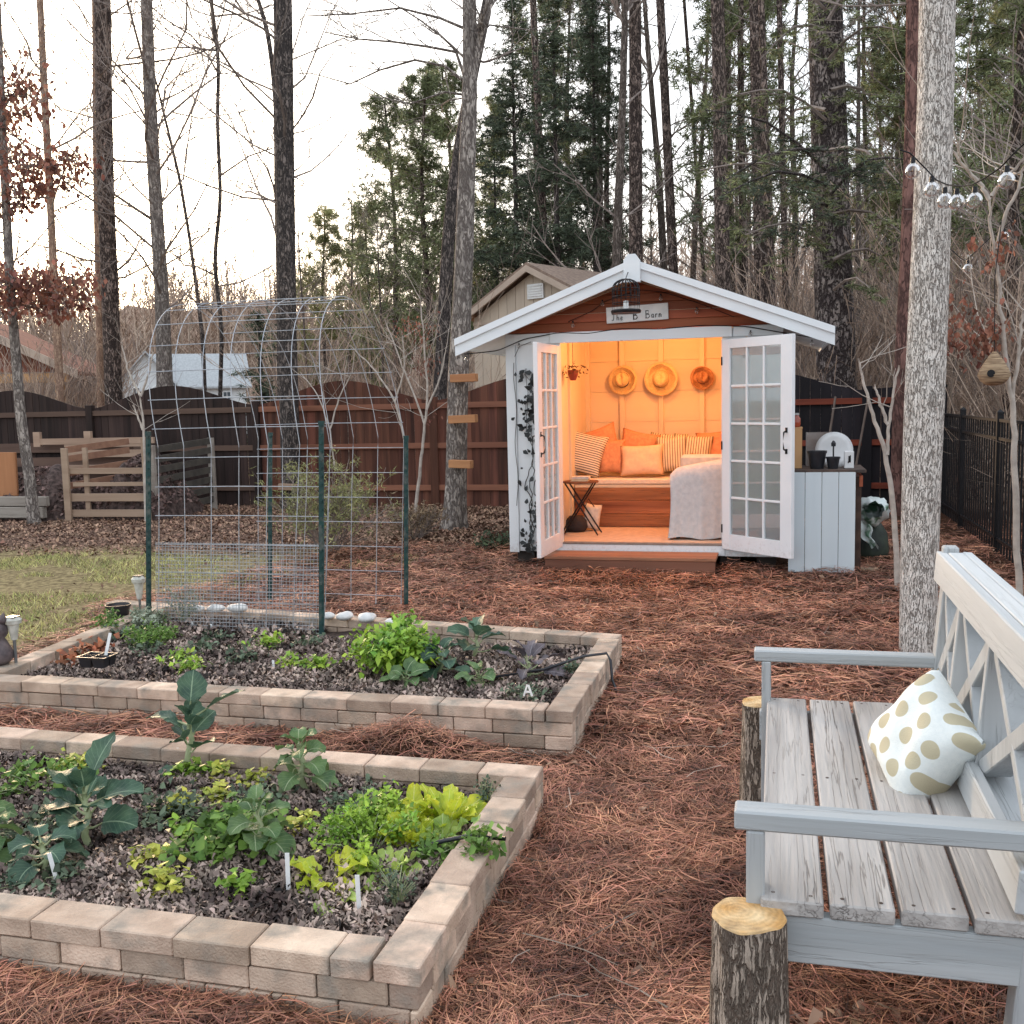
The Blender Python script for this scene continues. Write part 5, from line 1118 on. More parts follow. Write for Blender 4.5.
for k in range(len(posts)-1):
    a, c = posts[k], posts[k+1]; arch_h = .36 if k < 6 else .02; mt, rm = ((fence_d, rail_d) if k < 3 else (fence_r, rail_r) if k < 5 else (fence_b, rail_b)); base = 1.70 if k < 6 else 1.72
    w = .142; n = int((c-a-.1)/w); w = (c-a-.1)/n; b = MB()
    for i in range(n):
        xm = a+.05+w*(i+.5); u = (xm-(a+c)/2)/((c-a)/2); u0 = (xm-w/2-(a+c)/2)/((c-a)/2); u1 = (xm+w/2-(a+c)/2)/((c-a)/2)
        f = lambda q: base+arch_h*(math.cos(PI*q)*.5+.5)**.8
        gp = .003+.012*(random.random() > .8); b.prism([(xm-w/2+gp/2,-.03),(xm+w/2-gp/2,-.03),(xm+w/2-gp/2,f(min(.999,u1))),(xm-w/2+gp/2,f(max(-.999,u0)))], FY+random.uniform(0,.004), FY+.02)
    b.build('picket_panel', mt, fc)
    for z in ((.30,.98,1.62) if k < 5 else (.32,.95,1.55)):
        r_ = MB(); r_.box(((a+c)/2, FY-.022, z), (c-a-.08,.04,.09 if k < 5 else .085), (0,random.gauss(0,.001),0), ch=.003); r_.build('rail', rm, fc)
for k, x in enumerate(posts):
    p = MB(); p.box((x, FY-.012, .87), (.13 if k < 6 else .14,.11,1.78), ch=.006); p.build('post', fence_d if k < 4 else fence_r if k < 5 else fence_b, fc)
af = thing('metal_fence', 'black metal picket fence on the right side of the yard', 'fence', (2.12,11,0)); XA = 2.13
ypost = [15.5,13.15,11.05,8.9,6.8,4.7]
for y in ypost: p = MB(); p.box((XA,y,.69), (.06,.06,1.46), ch=.003); p.lathe([(.045,0),(.045,.02),(.001,.05)], (XA,y,1.42), 4, rot=(0,0,PI/4)); p.build('post', black_m, af)
for i in range(len(ypost)-1):
    for z in (1.36,1.18,.18): r_ = MB(); r_.box((XA,(ypost[i]+ypost[i+1])/2,z), (.03,ypost[i]-ypost[i+1]-.06,.03)); r_.build('rail', black_m, af)
n = 0
for i in range(len(ypost)-1):
    for y in np.arange(ypost[i+1]+.11,ypost[i]-.05,.13):
        p = MB(); p.box((XA,y,.70), (.016,.016,1.30)); p.build('picket', black_m, af); n += 1

# ================================================================== COMPOST BINS
cb = thing('compost_bin', 'slatted pale timber compost bin filled with dark leaves, behind the left green post', 'compost bin', (-9.6,14.2,0)); pale = wood('pale_pallet_wood', (.46,.33,.24), (.30,.20,.14), 'x', scale=7, island=.3); redp = wood('reddish_pallet_wood', (.36,.20,.125), (.22,.115,.075), 'x', scale=7, island=.3); darkp = wood('dark_pallet_wood', (.09,.08,.065), (.05,.045,.04), 'x', scale=7, island=.3)
def P3(px, py, Y): return PY(px,py,Y)
Yc = 13.35; xa, xb = PY(66,500,Yc)[0], PY(147,500,Yc)[0]
b = MB(); 
for z, hh, x0_ in ((.12,.11,0),(.36,.12,.06),(.56,.06,.15),(.76,.09,.05)): b.box(((xa+xb)/2+x0_/2, Yc, z), (xb-xa-x0_,.03,hh), (0,random.gauss(0,.004),0), ch=.003)
b.each('front_slat', pale, cb)
b = MB(); b.box((xa+.06,Yc-.04,.55), (.11,.04,1.12), ch=.004); b.box((xa+.36,Yc+.04,.58), (.08,.04,1.06), ch=.004); b.box((xb+.02,Yc-.02,.60), (.07,.07,1.3), ch=.004); b.each('corner_post', pale, cb)
b = MB()
for z in (.55,.75,.96,1.1): b.beam((xa+.03,Yc+.05,z-.02),(PY(129,450,14.5)[0],14.5,z+.06), .03, .10)
b.each('side_slat', redp, cb)
b = MB()
for z in (.7,.95,1.12): b.box(((PY(65,450,14.9)[0]+PY(150,450,14.9)[0])/2,14.9,z), (PY(150,450,14.9)[0]-PY(65,450,14.9)[0],.03,.12))
b.each('back_slat', pale, cb)
def heap(label, x, y, rx, ry, h, parent=None, group=None):
    n = 24; b = MB(); V = []
    for i in range(n):
        for j in range(n):
            u = -1+2*i/(n-1); v = -1+2*j/(n-1); V.append((x+rx*u, y+ry*v, h*max(0,(1-u*u))**.6*max(0,(1-v*v))**.6*(1+.15*math.sin(u*7+v*3))-.02))
    b.add(V, [(i*n+j,(i+1)*n+j,(i+1)*n+j+1,i*n+j+1) for i in range(n-1) for j in range(n-1)]); o = b.build('leaf_heap', M('dark_leaf_heap', (.13,.09,.08), (.04,.028,.025), scale=14, rough=1, bump=1, bscale=30), None, True); tag(o, label, 'leaf pile', kind='stuff')
    m_ = 1600; xx = x+rx*RNG.uniform(-.97,.97,m_); yy = y+ry*RNG.uniform(-.97,.97,m_); u = (xx-x)/rx; v = (yy-y)/ry; zz_ = h*np.maximum(0,1-u*u)**.6*np.maximum(0,1-v*v)**.6
    a = RNG.normal(0,1,(m_,3)); a /= np.linalg.norm(a,axis=1)[:,None]; c = np.cross(a, RNG.normal(0,1,(m_,3))); c /= np.linalg.norm(c,axis=1)[:,None]; P = np.stack([xx,yy,zz_+.02], -1)
    o2 = soup('leaf_heap_litter', np.stack([P-a*.04, P-c*.025, P+a*.04, P+c*.025], 1), 4, M('heap_leaves', (.26,.17,.15), (.09,.06,.055), scale=4, island=.6), o)
heap('heap of dark dead leaves inside the slatted compost bin', (xa+xb)/2+.25, Yc+.72, .62,.62,.95)
heap('heap of dark dead leaves in the open bay at the far left', -11.4, 14.1, .95,.75,.75)
ob = thing('compost_bay', 'low open compost bay of rough timbers at the far left edge', 'compost bin', (-11.6,13.8,0)); b = MB()
b.box((-11.9,13.3,.13), (2.1,.10,.17), ch=.01); b.box((-11.75,13.32,.30), (1.9,.09,.15), ch=.01); b.each('front_timber', wood('grey_timber', (.40,.36,.31), (.26,.22,.19), 'x', scale=7, island=.2, crack=.7), ob)
b = MB()
for z in (.55,.80,1.05): b.beam((-13.2,15.1,z),(-10.5,15.1,z+.02), .04, .15)
b.each('back_slat', rail_d, ob); b = MB(); b.box((-11.05,14.9,1.16), (2.2,.05,.10)); b.box((-12.2,14.9,1.2),(.13,.06,.25)); b.box((-11.2,14.9,1.2),(.13,.06,.25)); b.each('top_board', pale, ob)
b = MB(); x_ = PY(5,500,13.4)[0]; b.box((x_,13.5,.62), (.34,.04,.86), (0,.02,0), ch=.004); o = b.build('orange_board', wood('orange_stained_board', (.46,.21,.10), (.30,.13,.06), 'z')); tag(o, 'upright orange board at the left edge of the yard', 'board')
pb = thing('pallet', 'dark slatted pallet leaning upright right of the left green post', 'pallet', (-9.0,14.2,0)); b = MB(); xa2, xb2 = PY(153,480,13.6)[0], PY(212,480,15.0)[0]
for i, z in enumerate((.10,.26,.42,.58,.74,.90,1.05)): b.beam((xa2,13.6,z),(xb2,15.0,z+.08), .03, .10)
b.each('slat', darkp, pb); b = MB(); b.box((xb2,15.02,.58), (.10,.05,1.2)); b.box((xa2,13.62,.55), (.08,.06,1.15)); b.each('stringer', wood('grey_timber',(.3,.3,.3),(.2,.2,.2)), pb)
# ================================================================== TREES
def grow(out, p, d, L, r, depth, up=.12, wig=.22, kids=4, n=5, spread=.8, rmin=.004):
    p = np.array(p, float); d = np.array(d, float); d /= np.linalg.norm(d); P = [p.copy()]; 
    for i in range(n):
        d = d + np.array([random.gauss(0,wig), random.gauss(0,wig), random.gauss(0,wig)*.6+up]); d /= np.linalg.norm(d); p = p + d*L/n; P.append(p.copy())
    rr = np.linspace(r, max(rmin, r*.35), n+1); out.append((np.array(P), rr))
    if depth > 0:
        for k in range(kids):
            t = random.uniform(.25,1.0); i = min(n, int(t*n)); q = P[i]; dd = P[min(n,i+1)]-P[max(0,i-1)]; dd /= np.linalg.norm(dd)
            s = np.array([random.gauss(0,1), random.gauss(0,1), random.gauss(0,.7)]); s -= dd*s.dot(dd); s /= np.linalg.norm(s)
            grow(out, q, dd+s*spread*random.uniform(.6,1.3), L*random.uniform(.4,.65), max(rmin, rr[i]*.6), depth-1, up, wig, max(2,kids-1), n-1 if n > 3 else 3, spread, rmin)
def tubes(mb, segs, k=4):
    for P, r in segs: mb.tube(P, r, k if r[0] > .012 else 3, cap=False)
def clump_tris(P, n, L, w, flat=1.):
    """n thin needles around each clump centre"""
    m = len(P); d = RNG.normal(0,1,(m,n,3)); d[...,2] *= flat; d /= np.linalg.norm(d,axis=2)[...,None]
    c = np.cross(d, RNG.normal(0,1,(m,n,3))); c /= np.linalg.norm(c,axis=2)[...,None]; l = L*RNG.uniform(.6,1.2,(m,n,1)); o = P[:,None,:]+d*l*.1
    return np.stack([o-c*w, o+c*w, o+d*l], 2).reshape(-1,3,3)
bark_far = bark('grey_brown_bark', (.27,.225,.195), (.085,.068,.058), scale=26, zs=.25, width=.16, bump=.8, dist=.03)
bark_pine = bark('pine_bark', (.36,.275,.235), (.05,.038,.035), scale=24, zs=.3, width=.14, bump=1, dist=.04)
bark_dark = bark('dark_bark', (.24,.20,.18), (.04,.035,.034), scale=30, zs=.28, width=.16, bump=.9, dist=.02)
bark_mid = bark('mid_grey_bark', (.42,.37,.33), (.12,.10,.09), scale=22, zs=.3, width=.14, bump=.8, dist=.015)
bark_white = bark('pale_ridged_bark', (.80,.75,.69), (.27,.23,.20), scale=92, zs=.17, width=.065, bump=1., dist=.01, patch=(.66,.60,.54))
bark_tan = bark('tan_bark', (.55,.38,.27), (.24,.15,.11), scale=26, zs=.3, width=.14, bump=.6, dist=.015)
twig_m = M('twig_bark', (.30,.25,.22), (.17,.135,.12), scale=6, rough=.9, island=.3)
twig_t = M('tan_twigs', (.46,.36,.28), (.28,.20,.155), scale=.6, rough=.9, island=.4)
twig_pale = M('pale_sapling_bark', (.52,.46,.40), (.36,.31,.27), scale=14, rough=.85, bump=.3)
nd_dark = M('dark_needles', (.12,.15,.095), (.05,.068,.046), scale=.8, island=.85, rough=.6, translucent=.12)
nd_mid = M('green_needles', (.24,.27,.13), (.11,.13,.065), scale=.8, island=.8, rough=.6, translucent=.15)
nd_olive = M('olive_needles', (.34,.34,.15), (.17,.18,.08), scale=.8, island=.5, rough=.6, translucent=.2)
brown_lf = M('hanging_brown_leaves', (.36,.16,.105), (.15,.06,.05), scale=3, island=.5, rough=.7, translucent=.25)

def tree(label, path, rad, bk, name='bare_tree', k=14, cat='tree', branches=(), nb=0, z0=4, bl=2.5, depth=2, kids=4, ext=4., group=None, up=.1, tw=None, leaves=None, br=.022, spread=.8, amp=.04, flare=.35):
    path = np.array(path, float); base = path[0].copy()
    if ext:
        d = path[-1]-path[-2]; d /= np.linalg.norm(d); path = np.vstack([path, path[-1]+d*ext]); rad = list(rad)+[rad[-1]*.6]
    n = max(16, int(len(path)*7)); s = np.r_[0, np.cumsum(np.linalg.norm(np.diff(path,axis=0),axis=1))]; tt = np.linspace(0,s[-1],n)
    Q = np.stack([np.interp(tt,s,path[:,j]) for j in range(3)], -1)
    for _ in range(3): Q[1:-1] = (Q[:-2]+2*Q[1:-1]+Q[2:])/4
    rr = np.interp(tt,s,rad); t = thing(name, label, cat, (base[0],base[1],0), group); b = MB(); V = []; sd = random.random()*9
    Q[0,2] = min(Q[0,2],-.1)
    for j in range(n):
        for i in range(k):
            a = 2*PI*i/k; r_ = rr[j]*(1+amp*math.sin(a*3+sd+j*.3)+amp*.7*math.sin(a*5-sd+j*.21)+flare*math.exp(-(Q[j,2]+.1)/.22)*(.7+.5*math.sin(a*4+sd)))
            V.append((Q[j,0]+r_*math.cos(a), Q[j,1]+r_*math.sin(a), Q[j,2]))
    b.add(V, [(j*k+i,j*k+(i+1)%k,(j+1)*k+(i+1)%k,(j+1)*k+i) for j in range(n-1) for i in range(k)]); b.build('trunk', bk, t, True)
    segs = []
    for P, r0 in branches:
        P = np.array(P, float); segs.append((P, np.linspace(r0, r0*.35, len(P))))
        L = np.linalg.norm(P[-1]-P[0])
        for q in range(int(3+L*3)):
            i = random.randrange(1,len(P)); d = P[i]-P[i-1]; d /= np.linalg.norm(d)+1e-9; grow(segs, P[i], d+np.array([random.gauss(0,.6),random.gauss(0,.6),random.gauss(0,.6)]), L*random.uniform(.2,.4), r0*.4, 1, .04, .2, 3)
    for q in range(nb):
        z = random.uniform(z0, Q[-1,2]*.98); i = int(np.argmin(abs(Q[:,2]-z))); a = random.uniform(0,2*PI)
        grow(segs, Q[i], (math.cos(a), math.sin(a), random.uniform(.1,.7)), bl*random.uniform(.5,1.2), max(.008, br*random.uniform(.6,1.2)), depth, up, .2, kids, 5, spread)
    if segs: b = MB(); tubes(b, segs); b.build('branches', tw or twig_m, t)
    return t, Q, segs
def pxpath(pts, Y): return [PY(x,y,Y) for x,y in pts]
random.seed(5)
# foreground pale tree
pp = pxpath([(918,657),(919,560),(921,470),(924,400),(929,300),(933,200),(936,100),(937,0)], 6.72); pp[0][2] = -.05
tree('thick pale ridged tree trunk rising just behind the grey bench', pp, [.110,.112,.114,.116,.112,.106,.102,.10], bark_white, name='foreground_tree', k=40, nb=6, z0=4.6, bl=2.2, amp=.018, flare=.12, ext=5)
# young trees
def sapling(label, Y, stems, r0, leaves=(), mat=twig_pale, twigs=10, tl=.5):
    b0 = PY(*stems[0][0],Y); t = thing('sapling', label, 'young tree', (b0[0],b0[1],0)); b = MB(); segs = []
    for si, st in enumerate(stems):
        P = np.array(pxpath(st, Y)); 
        if si == 0: P[0,2] = -.05
        s = np.linspace(0,len(P)-1,len(P)*4); P = np.stack([np.interp(s,range(len(P)),P[:,j]) for j in range(3)], -1); P[1:-1] = (P[:-2]+2*P[1:-1]+P[2:])/4
        P += RNG.normal(0,.004,P.shape); segs.append((P, np.linspace(r0 if si == 0 else r0*.6, r0*.3, len(P))))
    main = list(segs)
    for q in range(twigs):
        P, r = random.choice(main); i = random.randrange(len(P)//3, len(P)); grow(segs, P[i], (random.gauss(0,1),random.gauss(0,1),random.uniform(.2,1.2)), tl*random.uniform(.5,1.3), .005, 1, .1, .15, 2, 4, rmin=.002)
    for P, r in segs: b.tube(P, r, 8 if r[0] > .012 else 4)
    b.build('stem', mat, t, True)
    if leaves:
        V = []
        for (px, py, rad, n) in leaves:
            c = PY(px,py,Y); n = int(n*2.4); P = c+RNG.normal(0,1,(n,3))*rad*np.array([.6,.6,.7]); V.append(P)
            
        P = np.concatenate(V); m = len(P); d = RNG.normal(0,.35,(m,3)); d[:,2] -= 1; d /= np.linalg.norm(d,axis=1)[:,None]; c = np.cross(d, RNG.normal(0,1,(m,3))); c /= np.linalg.norm(c,axis=1)[:,None]; l = RNG.uniform(.028,.06,m)[:,None]; f = np.cross(d,c)*RNG.normal(0,.25,m)[:,None]*l
        soup('dead_leaves', np.stack([P, P+d*l*.35-c*l*.28+f, P+d*l*.75-c*l*.2, P+d*l, P+d*l*.7+c*l*.22, P+d*l*.35+c*l*.28+f], 1), 6, brown_lf, t)
    return t
sapling('slim forked sapling left of the pale foreground trunk', 9.05, [[(899,590),(893,500),(885,450),(873,415),(864,385),(858,358)],[(887,455),(889,425),(893,395),(899,365)],[(888,425),(880,402),(874,385)]], .026, twigs=6)
sapling('thin pale sapling with a few brown leaves at the right edge', 7.3, [[(1021,640),(1017,540),(1015,460),(1013,410),(1006,360),(1001,310),(996,260),(990,220),(988,193)],[(989,200),(979,182),(962,165),(948,145)],[(990,197),(1003,182),(1024,160)],[(996,250),(1005,215),(1018,190),(1024,165)],[(1013,405),(1019,340),(1024,310)]], .024,
        leaves=[(975,245,.05,6),(1001,243,.08,16),(992,262,.06,9),(962,325,.14,34),(972,345,.12,26),(950,338,.10,18),(993,322,.10,22),(958,300,.1,10),(986,338,.1,18)], twigs=22, tl=.9)
sapling('white barked sapling rising beside the left green post', 13.2, [[(146,520),(145,470),(143,420),(140,395)],[(140,396),(128,370),(122,345)],[(141,396),(150,370),(153,350)],[(143,430),(133,405)]], .03, twigs=8, tl=.8)
sapling('thin bare sapling with white stems before the fence, right of the arch', 14.8, [[(415,512),(420,470),(424,430),(428,395),(424,340),(420,300)],[(425,425),(414,395),(400,360),(385,320)],[(426,410),(440,380),(446,350)]], .03, leaves=[(420,330,.22,40),(424,365,.18,26),(430,415,.1,10),(405,325,.15,14)], twigs=14, tl=1.2)
sapling('pale bent sapling crossing the fence behind the arch', 14.9, [[(408,500),(405,440),(395,400),(375,370),(350,345)],[(395,402),(405,370),(402,330)],[(335,470),(330,430),(318,395),(300,372)],[(330,430),(340,395),(352,372)]], .026, twigs=16, tl=1.2)

# trees just inside / behind the fence
tA, QA, sA = tree('slender leaning tree with brown leaf clusters at the left edge', pxpath([(34,526),(29,470),(21,420),(17,370),(11,300),(6,200),(1,100),(-3,0)], 13.0), [.085,.08,.075,.07,.065,.06,.055,.05], bark_mid, nb=16, z0=2.4, bl=2.0, depth=2, br=.016, name='beech_tree', flare=.3, ext=2)
def hang_leaves(t, spots, Y, n_scale=2.2, size=(.06,.11), mat=brown_lf):
    V = []; tw = []
    base = None
    for (px, py, rx, rz, n) in spots:
        c = PY(px,py,Y); n = int(n*n_scale); P = c+RNG.normal(0,1,(n,3))*np.array([rx,rx*.8,rz]); V.append(P)
        for _ in range(n//6):
            q = P[RNG.integers(n)]; tw.append((np.array([c+RNG.normal(0,.1,3)*rx, (c+q)/2+RNG.normal(0,.04,3), q]), np.array([.006,.004,.003])))
    P = np.concatenate(V); m = len(P); d = RNG.normal(0,.45,(m,3)); d[:,2] -= .9; d /= np.linalg.norm(d,axis=1)[:,None]; c = np.cross(d, RNG.normal(0,1,(m,3))); c /= np.linalg.norm(c,axis=1)[:,None]; l = RNG.uniform(*size,m)[:,None]
    soup('dead_leaves', np.stack([P, P+d*l*.35-c*l*.3, P+d*l*.75-c*l*.2, P+d*l, P+d*l*.7+c*l*.22, P+d*l*.35+c*l*.3], 1), 6, mat, t)
    b = MB(); tubes(b, tw); b.build('twigs', twig_m, t)
hang_leaves(tA, [(10,95,.28,.22,90),(25,115,.2,.15,40),(8,160,.3,.3,120),(40,165,.35,.12,110),(65,160,.22,.1,50),(20,190,.3,.12,80),(10,205,.2,.1,40),(50,185,.2,.08,30),(15,285,.35,.16,150),(45,285,.3,.14,110),(70,283,.25,.12,70),(25,305,.3,.1,80),(60,308,.2,.1,50),(80,300,.15,.1,26),(-8,280,.3,.2,60),(22,95,.3,.3,50)], 13.0)
tree('slim tan trunk at the left, second from the photo edge', pxpath([(64,520),(61,400),(55,300),(50,200),(45,100),(40,0)], 18.5), [.085,.08,.078,.075,.07,.065], bark_tan, nb=20, z0=3.5, bl=3.2, name='bare_tree')
tree('stout reddish double trunk left of the compost pallet, third group from the left', pxpath([(118,520),(114,400),(110,300),(106,200),(104,100),(102,0)], 20), [.20,.19,.185,.18,.175,.17], bark_pine, nb=26, z0=4, bl=4.5, name='pine_tree')
tree('pale thin trunk pressed behind the stout reddish double trunk', pxpath([(103,520),(101,400),(99,300),(97,200),(96,100),(95,0)], 21), [.09,.085,.08,.08,.075,.07], bark_tan, nb=12, z0=4, bl=3, name='bare_tree')
tree('grey trunk leaning left, seen through the left side of the wire arch', pxpath([(168,530),(165,400),(162,300),(156,200),(150,100),(146,0)], 20), [.20,.18,.15,.14,.13,.12], bark_mid, nb=26, z0=3.5, bl=5, depth=3, kids=4, name='bare_tree', br=.03)
tree('thin crooked trunk between the two big left trunks', pxpath([(218,500),(220,400),(222,330),(214,260),(221,200),(217,120),(219,60),(211,0)], 21), [.05,.048,.045,.045,.042,.04,.04,.04], bark_dark, nb=18, z0=3, bl=2.4, name='bare_tree')
tree('slender dark trunk left of centre in the arch', pxpath([(207,500),(205,400),(203,340),(198,300),(190,240),(180,180),(163,110)], 23), [.055,.05,.05,.045,.04,.04,.03], bark_dark, nb=8, z0=3, bl=1.6, ext=1)
t285, Q2, _ = tree('big dark speckled trunk in the middle of the wire arch, standing inside the fence', pxpath([(291,502),(289,400),(287,300),(285,200),(284,100),(283,0)], 15.2), [.155,.15,.15,.145,.14,.138], bark_dark, nb=20, z0=4, bl=3.6, name='pine_tree', k=20)
tree('thin trunk hugging the left side of the big dark arch trunk', pxpath([(281,480),(280,400),(279,300),(277,200),(276,100),(268,30),(258,0)], 17), [.05,.05,.045,.045,.04,.04,.035], bark_dark, nb=22, z0=4, bl=3.2, depth=2)
f450 = [([PY(*q,12.7) for q in ((464,75),(456,52),(430,47),(395,42),(358,39),(325,32))],.022),([PY(*q,12.7) for q in ((462,80),(445,66),(415,60),(380,70),(350,84),(322,76))],.02),([PY(*q,12.7) for q in ((468,30),(440,18),(400,8),(350,14),(305,16))],.02),([PY(*q,12.7) for q in ((465,95),(445,92),(410,104),(385,98),(358,82))],.016),([PY(*q,12.7) for q in ((467,60),(440,35),(420,20),(380,-5))],.018),([PY(*q,12.7) for q in ((474,40),(490,25),(530,30),(560,20))],.014)]
tree('forked grey trunk with three nailed boards, left of the shed', pxpath([(453,532),(456,480),(458,400),(461,330),(464,250),(466,190),(469,120),(470,60),(469,0)], 12.7), [.145,.135,.132,.125,.118,.11,.10,.09,.085], bark_mid, k=24, name='forked_tree', branches=f450+[([PY(*q,12.7) for q in ((470,78),(479,45),(487,15),(492,-20),(497,-60))],.075)], flare=.5, tw=bark_mid)
tree('dark leaning trunk crossing behind the forked grey trunk', pxpath([(434,520),(439,400),(444,312),(450,219),(458,156),(470,85),(484,20),(489,-5)], 17.5), [.14,.13,.12,.11,.105,.10,.095,.09], bark_dark, nb=8, z0=5, bl=2.5, name='bare_tree')
big, QB, _ = tree('massive dark pine trunk to the right of the shed, blocky bark', pxpath([(842,520),(838,400),(834,300),(830,200),(828,100),(826,0)], 17.5), [.34,.315,.30,.285,.27,.26], bark('blocky_pine_bark', (.30,.255,.235), (.045,.035,.035), scale=17, zs=.42, width=.13, bump=1, dist=.04, patch=(.16,.13,.125)), nb=0, name='pine_tree', k=28)
def hemlock_boughs(t, Y, spots, mat, scale=1.):
    """drooping boughs with flat needle sprays: each from a to b in the photo's directions"""
    segs = []; V = []
    for (xa,ya,xb,yb,dy,n) in spots:
        a = PY(xa,ya,Y); c = PY(xb,yb,Y+dy); m_ = (a+c)/2+np.array([0,0,.25]); P = np.array([a, (a+m_)/2+np.array([0,0,.05]), m_, (m_+c)/2+np.array([0,0,.03]), c]); segs.append((P, np.linspace(.03,.008,5)*scale))
        for k in range(n):
            u = random.uniform(.15,1); q = a*(1-u)+c*u+np.array([0,0,1.])*.5*u*(1-u); dirn = np.array([random.gauss(0,1), random.gauss(0,1), random.gauss(-.15,.25)]); dirn /= np.linalg.norm(dirn)
            if k % 3 != 1: continue
            L = random.uniform(.3,.9)*(1.2-u*.5); e = q+dirn*L+np.array([0,0,-.12*L]); segs.append((np.array([q,(q+e)/2+np.array([0,0,.03]),e]), np.array([.008,.006,.003])))
            for w in np.linspace(.15,1,max(3,int(L*14))): V.append(q*(1-w)+e*w+RNG.normal(0,.035,3))
    b = MB(); tubes(b, segs); b.build('boughs', twig_m if mat is not nd_dark else bark_dark, t)
    soup('needles', clump_tris(np.array(V), 14, .11*scale, .007*scale, .45), 3, mat, t)
hemlock_boughs(big, 16.8, [(826,120,735,95,-1.5,26),(828,60,900,30,-1,22),(826,190,700,170,-2,34),(830,150,905,190,-1.5,30),(826,210,725,150,-2.5,30),(830,215,915,245,-1,30),(826,245,745,235,-2,28),(832,260,900,270,1,22),(826,30,760,60,-1,22),(826,10,750,-10,-1,18),(830,90,890,120,1,20),(826,175,770,225,1,22),(834,290,880,300,-1,10),(828,20,880,-20,0,18),(826,110,770,140,1.5,20)], nd_mid)
hemlock_boughs(big, 15.9, [(826,170,705,110,-1,26),(826,185,722,196,-2,30),(830,195,910,160,-1,24),(828,205,790,250,-1,18),(826,150,700,200,-1.5,28)], nd_dark)
tree('slim reddish trunk close behind the pale foreground trunk', pxpath([(897,520),(900,400),(905,300),(909,200),(912,100),(913,0)], 14.8), [.10,.095,.09,.088,.085,.08], bark('reddish_bark', (.24,.13,.11), (.08,.045,.04), scale=12, zs=.3, bump=.7), nb=5, z0=5, bl=2, name='bare_tree')

# pines behind the shed with individually placed trunks
P_TR = [(636,.27,24,'straight dark pine trunk rising just right of the roof peak',636,635),(672,.20,26,'brown pine trunk right of the roof peak, second trunk',675,660),(722,.26,22,'thick pinkish pine trunk above the right roof slope',724,717),(757,.24,24,'dark brown pine trunk above the right door, left of a thinner one',761,755),(767,.13,23,'thin pine trunk close to the dark brown one above the right door',772,761),(783,.12,24,'slender pale pine trunk over the right end of the roof',786,779),(700,.09,30,'very thin pine trunk between the two thick ones above the roof',706,684),(545,.17,27,'dark trunk inside the tall evergreen behind the roof slope',547,533)]
for (px, r2, Y, lb, xb, xt) in P_TR:
    tree(lb, pxpath([(xb+1,420),(xb,300),((xb+xt)/2,150),(xt,0)], Y), [r2*.62,r2*.6,r2*.56,r2*.5], bark_pine, nb=14, z0=4, bl=1.6, depth=1, kids=3, br=.015, name='pine_tree', k=12, ext=6)

# ---------------------------------------------------------------- prototypes copied through the woods
def proto_bare(seed, Hh, r0):
    random.seed(seed); t = thing('woodland_tree', None, None, (0,0,0)); P = [np.array([0,0,-.2])]; d = np.array([random.gauss(0,.03),random.gauss(0,.03),1.])
    for i in range(8): d = d+np.array([random.gauss(0,.035),random.gauss(0,.035),0]); P.append(P[-1]+d*Hh/8)
    P = np.array(P); rr = np.linspace(r0,r0*.25,9); b = MB(); b.tube(P, rr, 9); b.build('trunk', bark_far, t, True); segs = []
    for q in range(22):
        z = random.uniform(.25,1.)*8; i = min(7,int(z)); p = P[i]+(P[i+1]-P[i])*(z-i); a = random.uniform(0,2*PI); grow(segs, p, (math.cos(a),math.sin(a),random.uniform(.4,1.1)), Hh*.17*random.uniform(.6,1.2), r0*.22, 2, .1, .18, 4, 5, .75, .005)
    b = MB(); tubes(b, segs, 3); b.build('branches', twig_m, t); return t
def proto_pine(seed, Hh, r0, zc, wid, mat, dens=1.):
    random.seed(seed); t = thing('woodland_pine', None, None, (0,0,0)); P = np.array([[.15*math.sin(i*.9+seed)*i/8,.15*math.cos(i*.7+seed)*i/8,-.2+Hh*i/8] for i in range(9)]); rr = np.linspace(r0,r0*.2,9); b = MB(); b.tube(P, rr, 9); b.build('trunk', bark_pine, t, True)
    segs = []; C = []; nb = int((Hh-zc)*7*dens)
    for q in range(nb):
        u = (q+random.random())/nb; z = zc+(Hh-zc)*u; i = min(7,int(z/Hh*8)); p = P[i]+(P[i+1]-P[i])*(z/Hh*8-i); a = random.uniform(0,2*PI); L = wid*(1-.75*u)*(.55+.45*math.sin(min(1,u*4)*PI/2))*random.uniform(.5,1.15)
        s0 = len(segs); grow(segs, p, (math.cos(a),math.sin(a),random.uniform(-.05,.35)), L, .02, 1, .05, .12, 5, 5, .8, .005)
        for (Q, r) in segs[s0:]:
            for k in range(1,len(Q)):
                if k > len(Q)*.4 or len(segs)-s0 > 1: 
                    if random.random() < .8: C.append(Q[k]+RNG.normal(0,.07,3))
    b = MB(); tubes(b, segs, 3); b.build('branches', twig_m, t); C = np.array(C)
    soup('needles', clump_tris(C, 16, .22, .014), 3, mat, t); return t
def proto_brush(seed, Hh, mat, n=7):
    random.seed(seed); t = thing('bare_sapling', None, None, (0,0,0)); segs = []
    for q in range(n): grow(segs, (random.gauss(0,.35),random.gauss(0,.35),-.05), (random.gauss(0,.16),random.gauss(0,.16),1), Hh*random.uniform(.5,1), .022, 3, .06, .11, 4, 6, .55, .006)
    b = MB(); tubes(b, segs, 3); b.build('stems', mat, t); return t
